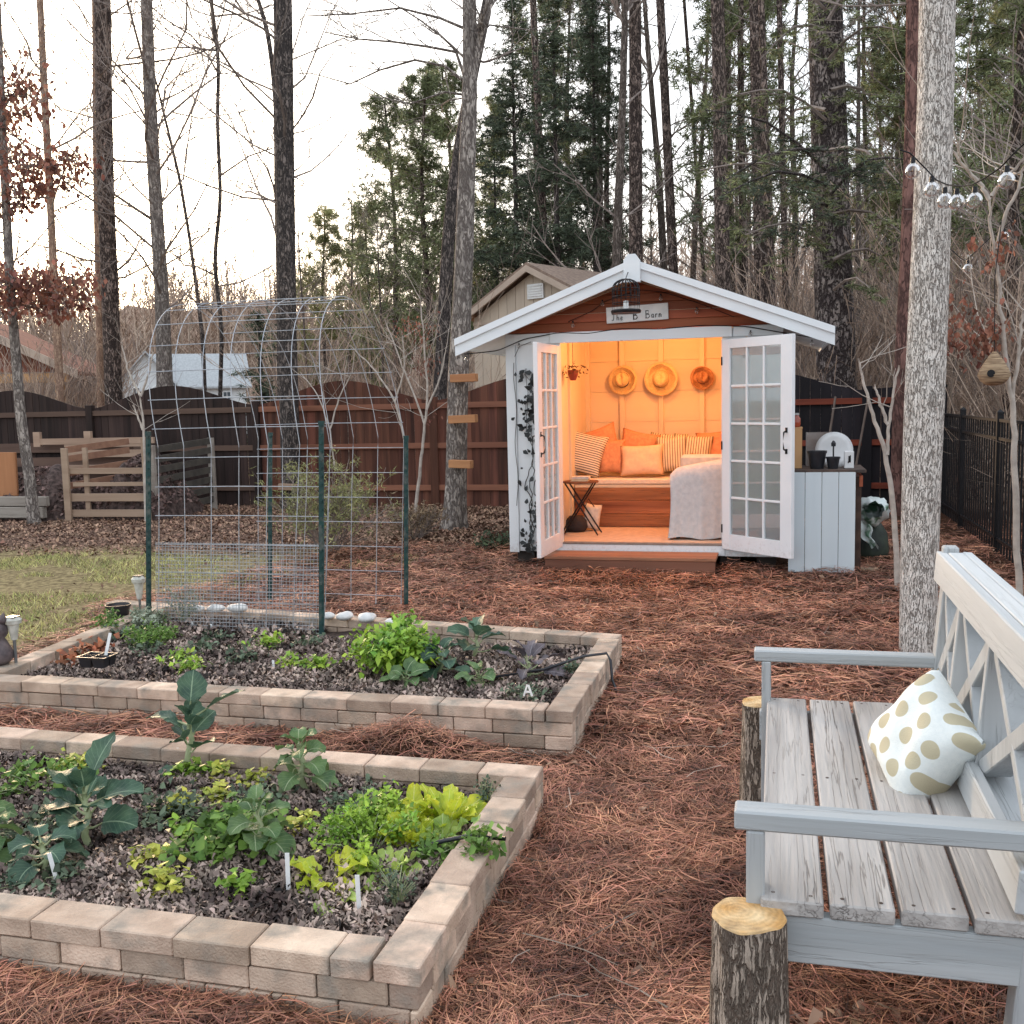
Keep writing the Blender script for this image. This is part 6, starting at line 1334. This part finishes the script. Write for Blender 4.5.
def proto_conifer(seed, Hh, wid, mat, zc=.4):
    random.seed(seed); t = thing('conifer', None, None, (0,0,0)); b = MB(); b.tube([(0,0,-.1),(0,0,Hh*.5),(0,0,Hh*.97)], [.11,.07,.015], 8); b.build('trunk', bark_dark, t, True); C = []; segs = []
    for q in range(int(Hh*8.5)):
        u = random.random()**.8; z = zc+(Hh-zc)*u; a = random.uniform(0,2*PI); L = wid*(1-u)**.8*random.uniform(.6,1.1)+.1; e = np.array([L*math.cos(a), L*math.sin(a), z+L*.1]); segs.append((np.array([[0,0,z],e*.5+np.array([0,0,z*.5+.05]),e]), np.array([.015,.01,.005])))
        for w in np.linspace(.2,1,max(3,int(L*9))): 
            for _ in range(2): C.append(np.array([0,0,z])*(1-w)+e*w+RNG.normal(0,.09,3))
    b = MB(); tubes(b, segs, 3); b.build('branches', bark_dark, t); soup('needles', clump_tris(np.array(C), 14, .17, .012, .6), 3, mat, t); return t
lpine = [proto_pine(25,12.5,.15,3.2,2.9,nd_mid,1.3), proto_pine(26,11,.13,2.8,2.6,nd_olive,1.2)]
bares = [proto_bare(11,15,.13), proto_bare(12,17,.16), proto_bare(13,13,.10)]
pines = [proto_pine(21,19,.16,7,2.5,nd_dark), proto_pine(22,17,.14,5.,2.3,nd_mid), proto_pine(23,21,.18,9,2.8,nd_mid), proto_pine(24,15,.11,4,2.0,nd_olive,.9)]
brushes = [proto_brush(31,4.2,twig_t), proto_brush(32,5.2,twig_m), proto_brush(33,3.2,twig_t,9)]
used = set()
def place(proto, x, y, s, rz, label, cat, group, z=0):
    o = proto if proto.name not in used and not used.add(proto.name) else None
    first = o is not None
    if not first: o = copy_tree(proto)
    o.location = (x,y,z); o.rotation_euler = (0,0,rz); o.scale = (s,s,s)
    for k in ('label','category','group'):
        if k in o: del o[k]
    tag(o, label, cat, group); return o
def at(px, Y): p = PY(px,400,Y); return p[0], p[1]
random.seed(77)
# the tall dense evergreen group behind the shed
nconif = [proto_conifer(41,13,2.0,nd_dark,3.2), proto_conifer(42,11,1.7,nd_dark,2.6)]
for i, (px, Y, s, pr, lb) in enumerate([(520,28,1.0,0,'tall dark evergreen standing left of centre behind the neighbour gable'),(560,26,1.05,1,'broad dark evergreen behind the shed roof'),(598,30,1.05,0,'dark evergreen just left of the roof peak'),(500,34,1.0,1,'dark evergreen rising beside the dark leaning trunk')]):
    x, y = at(px,Y); place(nconif[pr], x, y, s, i*1.7, lb, 'evergreen tree', 'dark evergreens behind the shed')
for i, (px, Y, s, pr, lb) in enumerate([(432,30,.92,-1,'light green pine left of the forked trunk, taller one'),(398,33,.95,-1,'light green pine standing behind the right half of the arch'),(372,38,.85,-2,'olive pine lowest in the group left of the forked trunk'),(328,38,.86,-2,'small round topped olive pine over the arch'),(455,36,1.1,-1,'green pine behind the forked trunk'),(540,33,.95,1,'lighter pine towering between the dark evergreens'),(610,34,.9,0,'pine with dark needles filling the gap left of the roof peak'),(575,36,1.,1,'tall loose pine behind the broad dark evergreen'),(500,40,.9,3,'olive green pine far behind the neighbour gable')]):
    x, y = at(px,Y); place(pines[pr] if pr >= 0 else lpine[-pr-1], x, y, s, i*2.1, lb, 'pine tree', 'green pines beyond the fence')
n_ = 0
while n_ < 11:
    px = random.uniform(600,1120); Y = random.uniform(26,56)
    if px > 900 and Y < 24 and random.random() < .4: continue
    x, y = at(px,Y); k = random.choice((0,1,1,2,2,3)); place(pines[k], x, y, random.uniform(.8,1.1), random.uniform(0,6.3), 'tall pine in the woods beyond the fence on the right', 'pine tree', 'pines in the woods behind the shed'); n_ += 1
for k in range(40):
    px = random.uniform(480,1150); Y = random.uniform(22,60); x, y = at(px,Y); place(random.choice(bares), x, y, random.uniform(.7,1.05), random.uniform(0,6.3), 'bare leafless tree in the woods beyond the fence on the right', 'tree', 'bare trees in the woods behind the shed')
for k in range(36):
    px = random.uniform(-120,470)
    if 120 < px < 240: px += 150; Y = random.uniform(26,48); x, y = at(px,Y); place(random.choice(bares), x, y, random.uniform(.34,.6), random.uniform(0,6.3), 'small bare tree in the thin woods beyond the fence on the left', 'tree', 'small bare trees beyond the left fence')
for k in range(105):
    px = random.uniform(-60,520) if k < 42 else random.uniform(780,1150); Y = random.uniform(17.5,34); x, y = at(px,Y)
    if k < 42 and 105 < px < 255: continue
    if x > 2.3 and random.random() < .45: y = random.uniform(6,18); x = random.uniform(3.2,9)
    place(random.choice(brushes), x, y, random.uniform(.5,.95) if k < 42 else random.uniform(.7,1.15), random.uniform(0,6.3), 'thicket of thin bare tan saplings beyond the fence '+('on the left' if k < 42 else 'on the right'), 'saplings', 'sapling thickets beyond the fence')
lowc = proto_conifer(45,3.9,.95,nd_dark,.2)
x, y = at(262,21); place(lowc, x, y, 1.0, 0, 'small dark cone shaped evergreen behind the fence, left of the big arch trunk', 'evergreen tree', None)
for i, (px, Y, s, lb) in enumerate([(1010,17,1.9,'dark evergreen at the right edge above the metal fence'),(1050,24,2.2,'big evergreen just beyond the right edge of the metal fence')]):
    x, y = at(px,Y); o = place(pines[1], x, y, .8+.1*(i%3), i*1.3, lb, 'evergreen tree', 'evergreens on the right beyond the fence')
for k, (x, y) in enumerate([(-4,-9),(1.5,-12),(5,-8),(-8,-13),(9,-14)]): place(bares[k%3], x, y, .9, k*1.3, 'unseen bare tree added behind the viewer for the door glass to reflect', 'tree', 'bare trees added behind the viewer')  # unseen trees, added to give the door panes something to reflect
# far woods as one mass
def far_woods():
    n = 5200; th = RNG.uniform(R(-62),R(48),n); d = RNG.uniform(82,125,n); x = np.sin(th)*d; y = np.cos(th)*d; h = RNG.uniform(11,19,n)*(.8+.5*np.clip((th+.35)/.7,0,1)); lean = RNG.normal(0,.05,(n,2))
    t = np.linspace(0,1,5); P = np.zeros((n,5,3)); W = np.zeros((n,5,3)); w = RNG.uniform(.02,.08,n)
    for i, tt in enumerate(t):
        P[:,i,0] = x+lean[:,0]*h*tt+RNG.normal(0,.08,n); P[:,i,1] = y+lean[:,1]*h*tt; P[:,i,2] = h*tt; W[:,i,0] = np.cos(th)*w*(1-.75*tt); W[:,i,1] = -np.sin(th)*w*(1-.75*tt)
    o = strips('far_woods', P, W, twig_t); tag(o, 'distant hazy bare woods rising behind everything', 'woods', kind='stuff')
    m = 120000; k = RNG.integers(0,n,m); u = RNG.uniform(.2,1,m)**.7; B = np.stack([x[k]+lean[k,0]*h[k]*u, y[k]+lean[k,1]*h[k]*u, h[k]*u], -1); a = RNG.uniform(0,2*PI,m); L = RNG.uniform(.7,2.4,m)*(1.35-u)
    d2 = np.stack([np.cos(a), np.sin(a), RNG.uniform(.5,1.6,m)], -1); P = np.stack([B, B+d2*L[:,None]*.5+RNG.normal(0,.08,(m,3)), B+d2*L[:,None]], 1); ww = np.array([.035,.025,.012])[None,:,None]*np.stack([np.cos(th[k]), -np.sin(th[k]), 0*a], -1)[:,None,:]
    strips('far_branches', P, np.broadcast_to(ww, P.shape), twig_t, o)
far_woods()
hills = MB(); 
pts = []
for i in range(60):
    th = R(-75)+R(140)*i/59; pts.append((math.sin(th)*170, math.cos(th)*170, 15+2*math.sin(i*.4)+1.5*math.sin(i*1.1)+2*math.sin(i*2.3)))
V = []
for (x,y,z) in pts: V += [(x*.85,y*.85,-.5),(x,y,z),(x*1.4,y*1.4,z*.8),(x*2,y*2,-1)]
hills.add(V, [(i*4+j,i*4+j+1,(i+1)*4+j+1,(i+1)*4+j) for i in range(59) for j in range(3)]); o = hills.build('hills', M('wooded_hill', (.36,.25,.19), (.19,.135,.105), scale=.25, rough=1, bump=1, bscale=.8), None, True); tag(o, kind='structure')

# understory twigs right behind the right metal fence
def underbrush():
    n = 3800; x = RNG.uniform(2.5,14,n); y = RNG.uniform(5,30,n); k = (x > 2.5); h = RNG.uniform(.5,2.6,n)
    y2_ = RNG.uniform(16.6,30,n); lf = RNG.random(n) < .35; x = np.where(lf, RNG.uniform(-22,3,n), x); y = np.where(lf, y2_, y); h = np.where(lf, h*.5, h)
    t = np.linspace(0,1,4); P = np.zeros((n,4,3)); dx = RNG.normal(0,.3,n); dy = RNG.normal(0,.3,n); cv = RNG.normal(0,.3,n)
    for i, tt in enumerate(t): P[:,i,0] = x+dx*h*tt+cv*tt*tt*h*.5; P[:,i,1] = y+dy*h*tt; P[:,i,2] = h*tt*(1-.25*abs(cv)*tt)
    W = np.zeros((n,4,3)); a = RNG.uniform(-.6,.6,n); W[:,:,0] = (np.cos(a)*.007)[:,None]*np.array([1,.9,.7,.4]); W[:,:,1] = (np.sin(a)*.007)[:,None]*np.array([1,.9,.7,.4])
    m = 12000; kk = RNG.integers(0,n,m); u = RNG.uniform(.3,1,m); B = np.stack([x[kk]+dx[kk]*h[kk]*u+cv[kk]*u*u*h[kk]*.5, y[kk]+dy[kk]*h[kk]*u, h[kk]*u*(1-.25*abs(cv[kk])*u)], -1)
    o = strips('underbrush', P, W, twig_t); tag(o, 'tangled bare underbrush filling the woods floor beyond the fences', 'underbrush', kind='stuff')
    d2 = np.stack([RNG.normal(0,1,m), RNG.normal(0,1,m), RNG.uniform(0,1.2,m)], -1)*RNG.uniform(.15,.5,m)[:,None]; P2 = np.stack([B, B+d2*.5+RNG.normal(0,.03,(m,3)), B+d2], 1); a = RNG.uniform(-.6,.6,m); W2 = np.stack([np.cos(a), np.sin(a), 0*a], -1)[:,None,:]*np.array([.005,.004,.002])[None,:,None]
    strips('underbrush_twigs', P2, W2, twig_t, o)
underbrush()

# shrub behind the arch
def shrub(label, px, py, rad, h, n, mat, leafn, name='shrub'):
    p = G(px,py,0); t = thing(name, label, 'shrub', (p[0],p[1],0)); segs = []
    for k in range(n):
        a = random.uniform(0,2*PI); grow(segs, (p[0]+.12*rad*math.cos(a), p[1]+.12*rad*math.sin(a), -.02), (math.cos(a)*rad*random.uniform(.1,1.1), math.sin(a)*rad*random.uniform(.1,1.1), h), h*random.uniform(.7,1.15), .008, 2, .03, .12, 4, 5, .5, .0025)
    b = MB(); tubes(b, segs, 3); b.build('stems', twig_m, t); T = np.array([s[0][-1] for s in segs]); I = RNG.integers(0,len(T),leafn); P = T[I]+RNG.normal(0,.03,(leafn,3))
    soup('foliage', clump_tris(P, 3, .06, .007), 3, mat, t)
shrub('twiggy olive green shrub seen through the wire arch', 330,552, .62,.80, 34, nd_olive, 1500)
shrub('low dry brown shrub tuft beside the right rear green post', 415,540, .35,.40, 22, M('dry_needles', (.32,.24,.15),(.16,.11,.07), island=.5), 500)
p = G(500,550,0); herb('dark green low plant at the left corner of the shed', p[0], p[1], .28,.20, 260,.06, M('dark_fern', (.07,.10,.05),(.03,.045,.025), island=.5), 'ground_plant', z=0, elong=2.4)

# boards nailed on trees
for lb, px, py, Y, w in (('top one of three short boards nailed to the forked trunk',464,378,12.5,.34),('middle one of three short boards nailed to the forked trunk',463,419,12.5,.36),('lowest of three short boards nailed to the forked trunk',461,464,12.5,.30),('short pale board nailed to the big trunk inside the arch',289,487,15.0,.33)):
    q = PY(px,py,Y); b = MB(); b.box(q, (w,.12,.10), (0,R(random.uniform(-3,3)),R(random.uniform(-6,6))), ch=.005); o = b.build('nailed_board', wood('nailed_board_wood', (.56,.28,.13), (.38,.17,.08), 'x', scale=8) if py < 480 else pale); tag(o, lb, 'board')

# string of round bulbs on the foreground tree and the birdhouse
def P_(px,py,Y=6.2): return PY(px,py,Y)
cab = [P_(900,150,6.4),P_(910,153,6.4),P_(925,168,6.5),P_(936,180,6.5),P_(948,185,6.4),P_(960,186,6.3),P_(972,185,6.2),P_(985,178,6.1),P_(1000,168,6.0),P_(1015,152,5.9),P_(1040,130,5.8)]
string('string of round clear bulbs looped past the pale foreground trunk', cab, [P_(913,154,6.38),P_(932,173,6.48),P_(945,184,6.4),P_(957,185,6.3),P_(975,183,6.2),P_(1007,162,5.95)], .0045, .043)
string('faint second string with small bulbs behind the right sapling', [P_(940,240,8.5),P_(965,262,8.5),P_(990,238,8.5),P_(1010,222,8.5),P_(1040,200,8.5)], [P_(1004,226,8.5),P_(968,258,8.5)], .003, .036)
def birdhouse():
    p = PY(994,372,7.2); t = thing('birdhouse', 'woven tan cone topped birdhouse hanging at the right, above the metal fence', 'birdhouse', tuple(p)); b = MB()
    b.lathe([(.012,.13),(.05,.08),(.085,.02),(.10,-.02),(.085,-.05),(.06,-.075),(.03,-.085),(.001,-.087)], p, 20); b.build('woven_body', M('woven_reed', (.52,.38,.24), (.20,.13,.08), scale=16, stretch=(.6,.6,9), rough=.9, bump=.8, bscale=30), t, True)
    c = MB(); c.lathe([(.022,0),(.024,.008),(.001,.009)], p+np.array([-.035,-.088,-.01]), 14, rot=(R(90),0,0)); c.build('entrance_hole', black_m, t); c = MB(); c.tube([p+np.array([0,0,.12]), p+np.array([-.01,0,.6]), p+np.array([.02,0,.95])], .003, 4); c.build('cord', black_m, t)
birdhouse()

# ================================================================== BUILDINGS BEYOND
siding = wood('beige_siding', (.56,.47,.37), (.47,.39,.31), 'z', scale=3, island=.06, rough=.8); trim_b = M('beige_trim', (.52,.42,.34), (.45,.36,.29), scale=5)
def neighbour_shed():
    yaw = R(-26); c = PY(533,266,21.); t = thing('neighbour_shed', 'beige sided gable outbuilding with white louvre behind the forked trunk', 'building', (0,0,0))
    hw, D, ez, az = 1.85, 2.9, 0, 0; az = c[2]; sl = .50; ez = az-hw*sl
    b = MB()
    for i in range(14):
        xa = -hw+.15+(2*hw-.3)*i/14; xb = xa+(2*hw-.3)/14-.012; f = lambda x: az-.12-abs(x)*sl
        b.prism([(xa,-.1),(xb,-.1),(xb,f(xb)),(xa,f(xa))] if xa*xb > 0 else [(xa,-.1),(xb,-.1),(xb,f(xb)),(0,f(0)),(xa,f(xa))], 0, .05)
    b.build('front_wall', siding, t)
    b = MB(); b.box((-hw+.15,D/2,(ez)/2),(.06,D-.1,ez)); b.box((hw-.15,D/2,(ez)/2),(.06,D-.1,ez)); b.build('side_wall', siding, t)
    b = MB(); b.box((0,-.012,ez-.15),(2*hw-.32,.03,.06)); b.build('trim_band', trim_b, t)
    b = MB()
    for s in (-1,1): b.prism([(0,az),(s*(hw+.12),az-(hw+.12)*sl),(s*(hw+.12),az-(hw+.12)*sl+.06),(0,az+.06)], -.22, D)
    r = b.build('roof', M('brown_roof', (.30,.22,.17), (.2,.145,.115), scale=12, rough=.95), t); b = MB()
    for s in (-1,1): b.prism([(0,az-.13),(s*(hw+.12),az-(hw+.12)*sl-.13),(s*(hw+.12),az-(hw+.12)*sl),(0,az)], -.24, -.19)
    b.build('barge_board', trim_b, r)
    b = MB(); b.box((.08,-.03,az-.52),(.42,.04,.30)); [b.box((.08,-.055,az-.62+.05*k),(.36,.02,.018),(.5,0,0)) for k in range(5)]; b.build('louvre', white_p, t)
    b = MB(); [b.box((-hw+.15+(2*hw-.3)*(i+.5)/16,-.03,.95),((2*hw-.3)/16-.008,.03,2.0)) for i in range(16)]; b.build('lower_wall', white_w, t)
    t.rotation_euler = (0,0,yaw); t.location = (c[0], c[1], 0)
neighbour_shed()
def house(label, c, yaw, W_, D, hw_, ra, wallm, roofm, wins, name='house'):
    t = thing(name, label, 'house', (0,0,0)); b = MB(); b.box((0,D/2,hw_/2), (W_,D,hw_)); b.prism([(-W_/2,hw_),(W_/2,hw_),(0,hw_+ra)], 0, .1); b.prism([(-W_/2,hw_),(W_/2,hw_),(0,hw_+ra)], D-.1, D); b.build('wall', wallm, t)
    b = MB()
    for s in (-1,1): b.prism([(0,hw_+ra+.02),(s*(W_/2+.35),hw_-.35*ra/(W_/2)),(s*(W_/2+.35),hw_+.12-.35*ra/(W_/2)),(0,hw_+ra+.16)], -.35, D+.35)
    b.build('roof', roofm, t)
    for (x, z, w, h) in wins:
        f = MB(); f.box((x,-.04,z),(w,.08,h)); fo = f.build('window', white_p, t); g = MB(); [g.box((x+dx*w*.23,-.085,z+dz*h*.23),(w*.38,.02,h*.38)) for dx in (-1,1) for dz in (-1,1)]; g.build('pane', M('dark_pane', (.10,.12,.14), rough=.1, spec=.7), fo)
    t.location = c; t.rotation_euler = (0,0,yaw); return t
grey_roof = M('grey_roof', (.42,.44,.45), (.33,.35,.36), scale=8, rough=.9); hwall = M('white_house_siding', (.68,.70,.70), (.60,.62,.63), scale=4)
p = PY(148,400,56); house('white house gable seen between the two left trunks', (p[0],p[1],-1.5), R(34), 3.1,4,4.85,1.8, hwall, grey_roof, [(-.65,4.1,.42,1.0),(.5,4.1,.42,1.0)])
p = PY(243,400,62); hb = house('long white house with grey roof and paned window, seen through the arch', (p[0],p[1],-1.5), R(34+90), 5.0,5.4,4.7,1.9, hwall, grey_roof, [])
for yy, zz_, ww, hh in ((3.9,4.05,.9,1.0),(1.2,3.9,.5,.7)):
    f = MB(); f.box((-2.54,yy,zz_),(.08,ww,hh)); o_ = origin(hb); 
    fo = MB(); fo.box((-2.54,yy,zz_),(.08,ww,hh)); q = fo.build('window', white_p); q.parent = hb
    g = MB(); [g.box((-2.59,yy+a*ww*.23,zz_+c*hh*.23),(.02,ww*.38,hh*.38)) for a in (-1,1) for c in (-1,1)]; gq = g.build('pane', M('dark_pane', (.10,.12,.14))); gq.parent = q
def pavilion():
    t = thing('open_pavilion', 'open timber pavilion with brown gable roof at the far left edge', 'pavilion', (0,0,0)); yaw = R(20); om = wood('pavilion_wood', (.60,.36,.17), (.45,.25,.11), 'x', scale=4); rm = M('brown_soffit', (.26,.10,.06), (.16,.06,.04), scale=6)
    W2, D, e, a = 3.1, 4., 2.55, 1.55
    b = MB()
    for s in (-1,1): b.prism([(0,e+a),(s*W2,e),(s*W2,e+.10),(0,e+a+.10)], -.2, D)
    b.build('roof', rm, t); b = MB()
    for s in (-1,1): b.prism([(0,e+a-.10),(s*W2,e-.10),(s*W2,e+.13),(0,e+a+.13)], -.26, -.205)
    b.build('fascia', trim_b, t); b = MB(); b.prism([(-W2+.45,e+.12),(W2-.45,e+.12),(0,e+a-.12)], .3, .34); b.build('gable_infill', rm, t)
    b = MB(); b.box((0,.15,e-.05),(2*W2-.7,.16,.24)); b.build('beam', om, t)
    for x in (-2.5,0.,2.5): b = MB(); b.box((x,.15,e/2-.1),(.2,.2,e-.1)); b.build('post', om, t)
    for x in (-2.5,2.5): b = MB(); b.box((x,D-.3,e/2-.1),(.2,.2,e-.1)); b.build('post', om, t)
    p = PY(78,375,24.); # right eave end lands here
    t.rotation_euler = (0,0,yaw); r = Matrix.Rotation(yaw,3,'Z') @ Vector((W2,-.2,0)); t.location = (p[0]-r.x, p[1]-r.y, p[2]-e)
    t.location.z = p[2]-e
pavilion()

# ================================================================== LIGHT, SKY, CAMERA
w = bpy.data.worlds.new('World'); scn.world = w; w.use_nodes = True; N = w.node_tree.nodes; L = w.node_tree.links
bg = N['Background']; sky = N.new('ShaderNodeTexSky'); sky.sky_type = 'NISHITA'; sky.sun_disc = False
SUN_EL, SUN_AZ = R(9), R(-42)      # azimuth from +Y towards +X
sky.sun_elevation = SUN_EL; sky.sun_rotation = SUN_AZ; sky.air_density = 1.0; sky.dust_density = 4.0; sky.ozone_density = 1.0
hs = N.new('ShaderNodeHueSaturation'); hs.inputs['Saturation'].default_value = .75; L.new(sky.outputs[0], hs.inputs['Color'])
# thin high cloud evens the dome out
mx = N.new('ShaderNodeMixRGB'); mx.inputs[0].default_value = .45; mx.inputs['Color2'].default_value = (9.5,10.0,10.8,1); L.new(hs.outputs[0], mx.inputs['Color1'])
L.new(mx.outputs[0], bg.inputs['Color']); bg.inputs['Strength'].default_value = .12
sd = bpy.data.lights.new('sun', 'SUN'); sd.energy = 2.0; sd.angle = R(8); sd.color = (1,.68,.42); so = bpy.data.objects.new('sun', sd); COL.objects.link(so)
dv = Vector((math.sin(SUN_AZ)*math.cos(SUN_EL), math.cos(SUN_AZ)*math.cos(SUN_EL), math.sin(SUN_EL))); so.rotation_euler = dv.to_track_quat('Z','Y').to_euler()
for (x,y,z,e) in ((-.95,10.55,2.30,19),(-1.3,11.3,2.42,11)):
    ld = bpy.data.lights.new('shed_lamp', 'POINT'); ld.energy = e; ld.color = (1,.40,.125); ld.shadow_soft_size = .10; lo = bpy.data.objects.new('shed_lamp', ld); COL.objects.link(lo); lo.location = (x,y,z)
cd = bpy.data.cameras.new('camera'); cam = bpy.data.objects.new('camera', cd); COL.objects.link(cam); cd.sensor_width = 36; cd.lens = 36; cd.clip_end = 2000; cd.clip_start = .05
m4 = Matrix([list(RM[i])+[C0[i]] for i in range(3)]+[[0,0,0,1]]); cam.matrix_world = m4; scn.camera = cam
scn.view_settings.view_transform = 'Standard'; scn.view_settings.look = 'None'; scn.view_settings.gamma = 1; scn.view_settings.exposure = 1.25
scn.cycles.max_bounces = 6; scn.cycles.transparent_max_bounces = 16
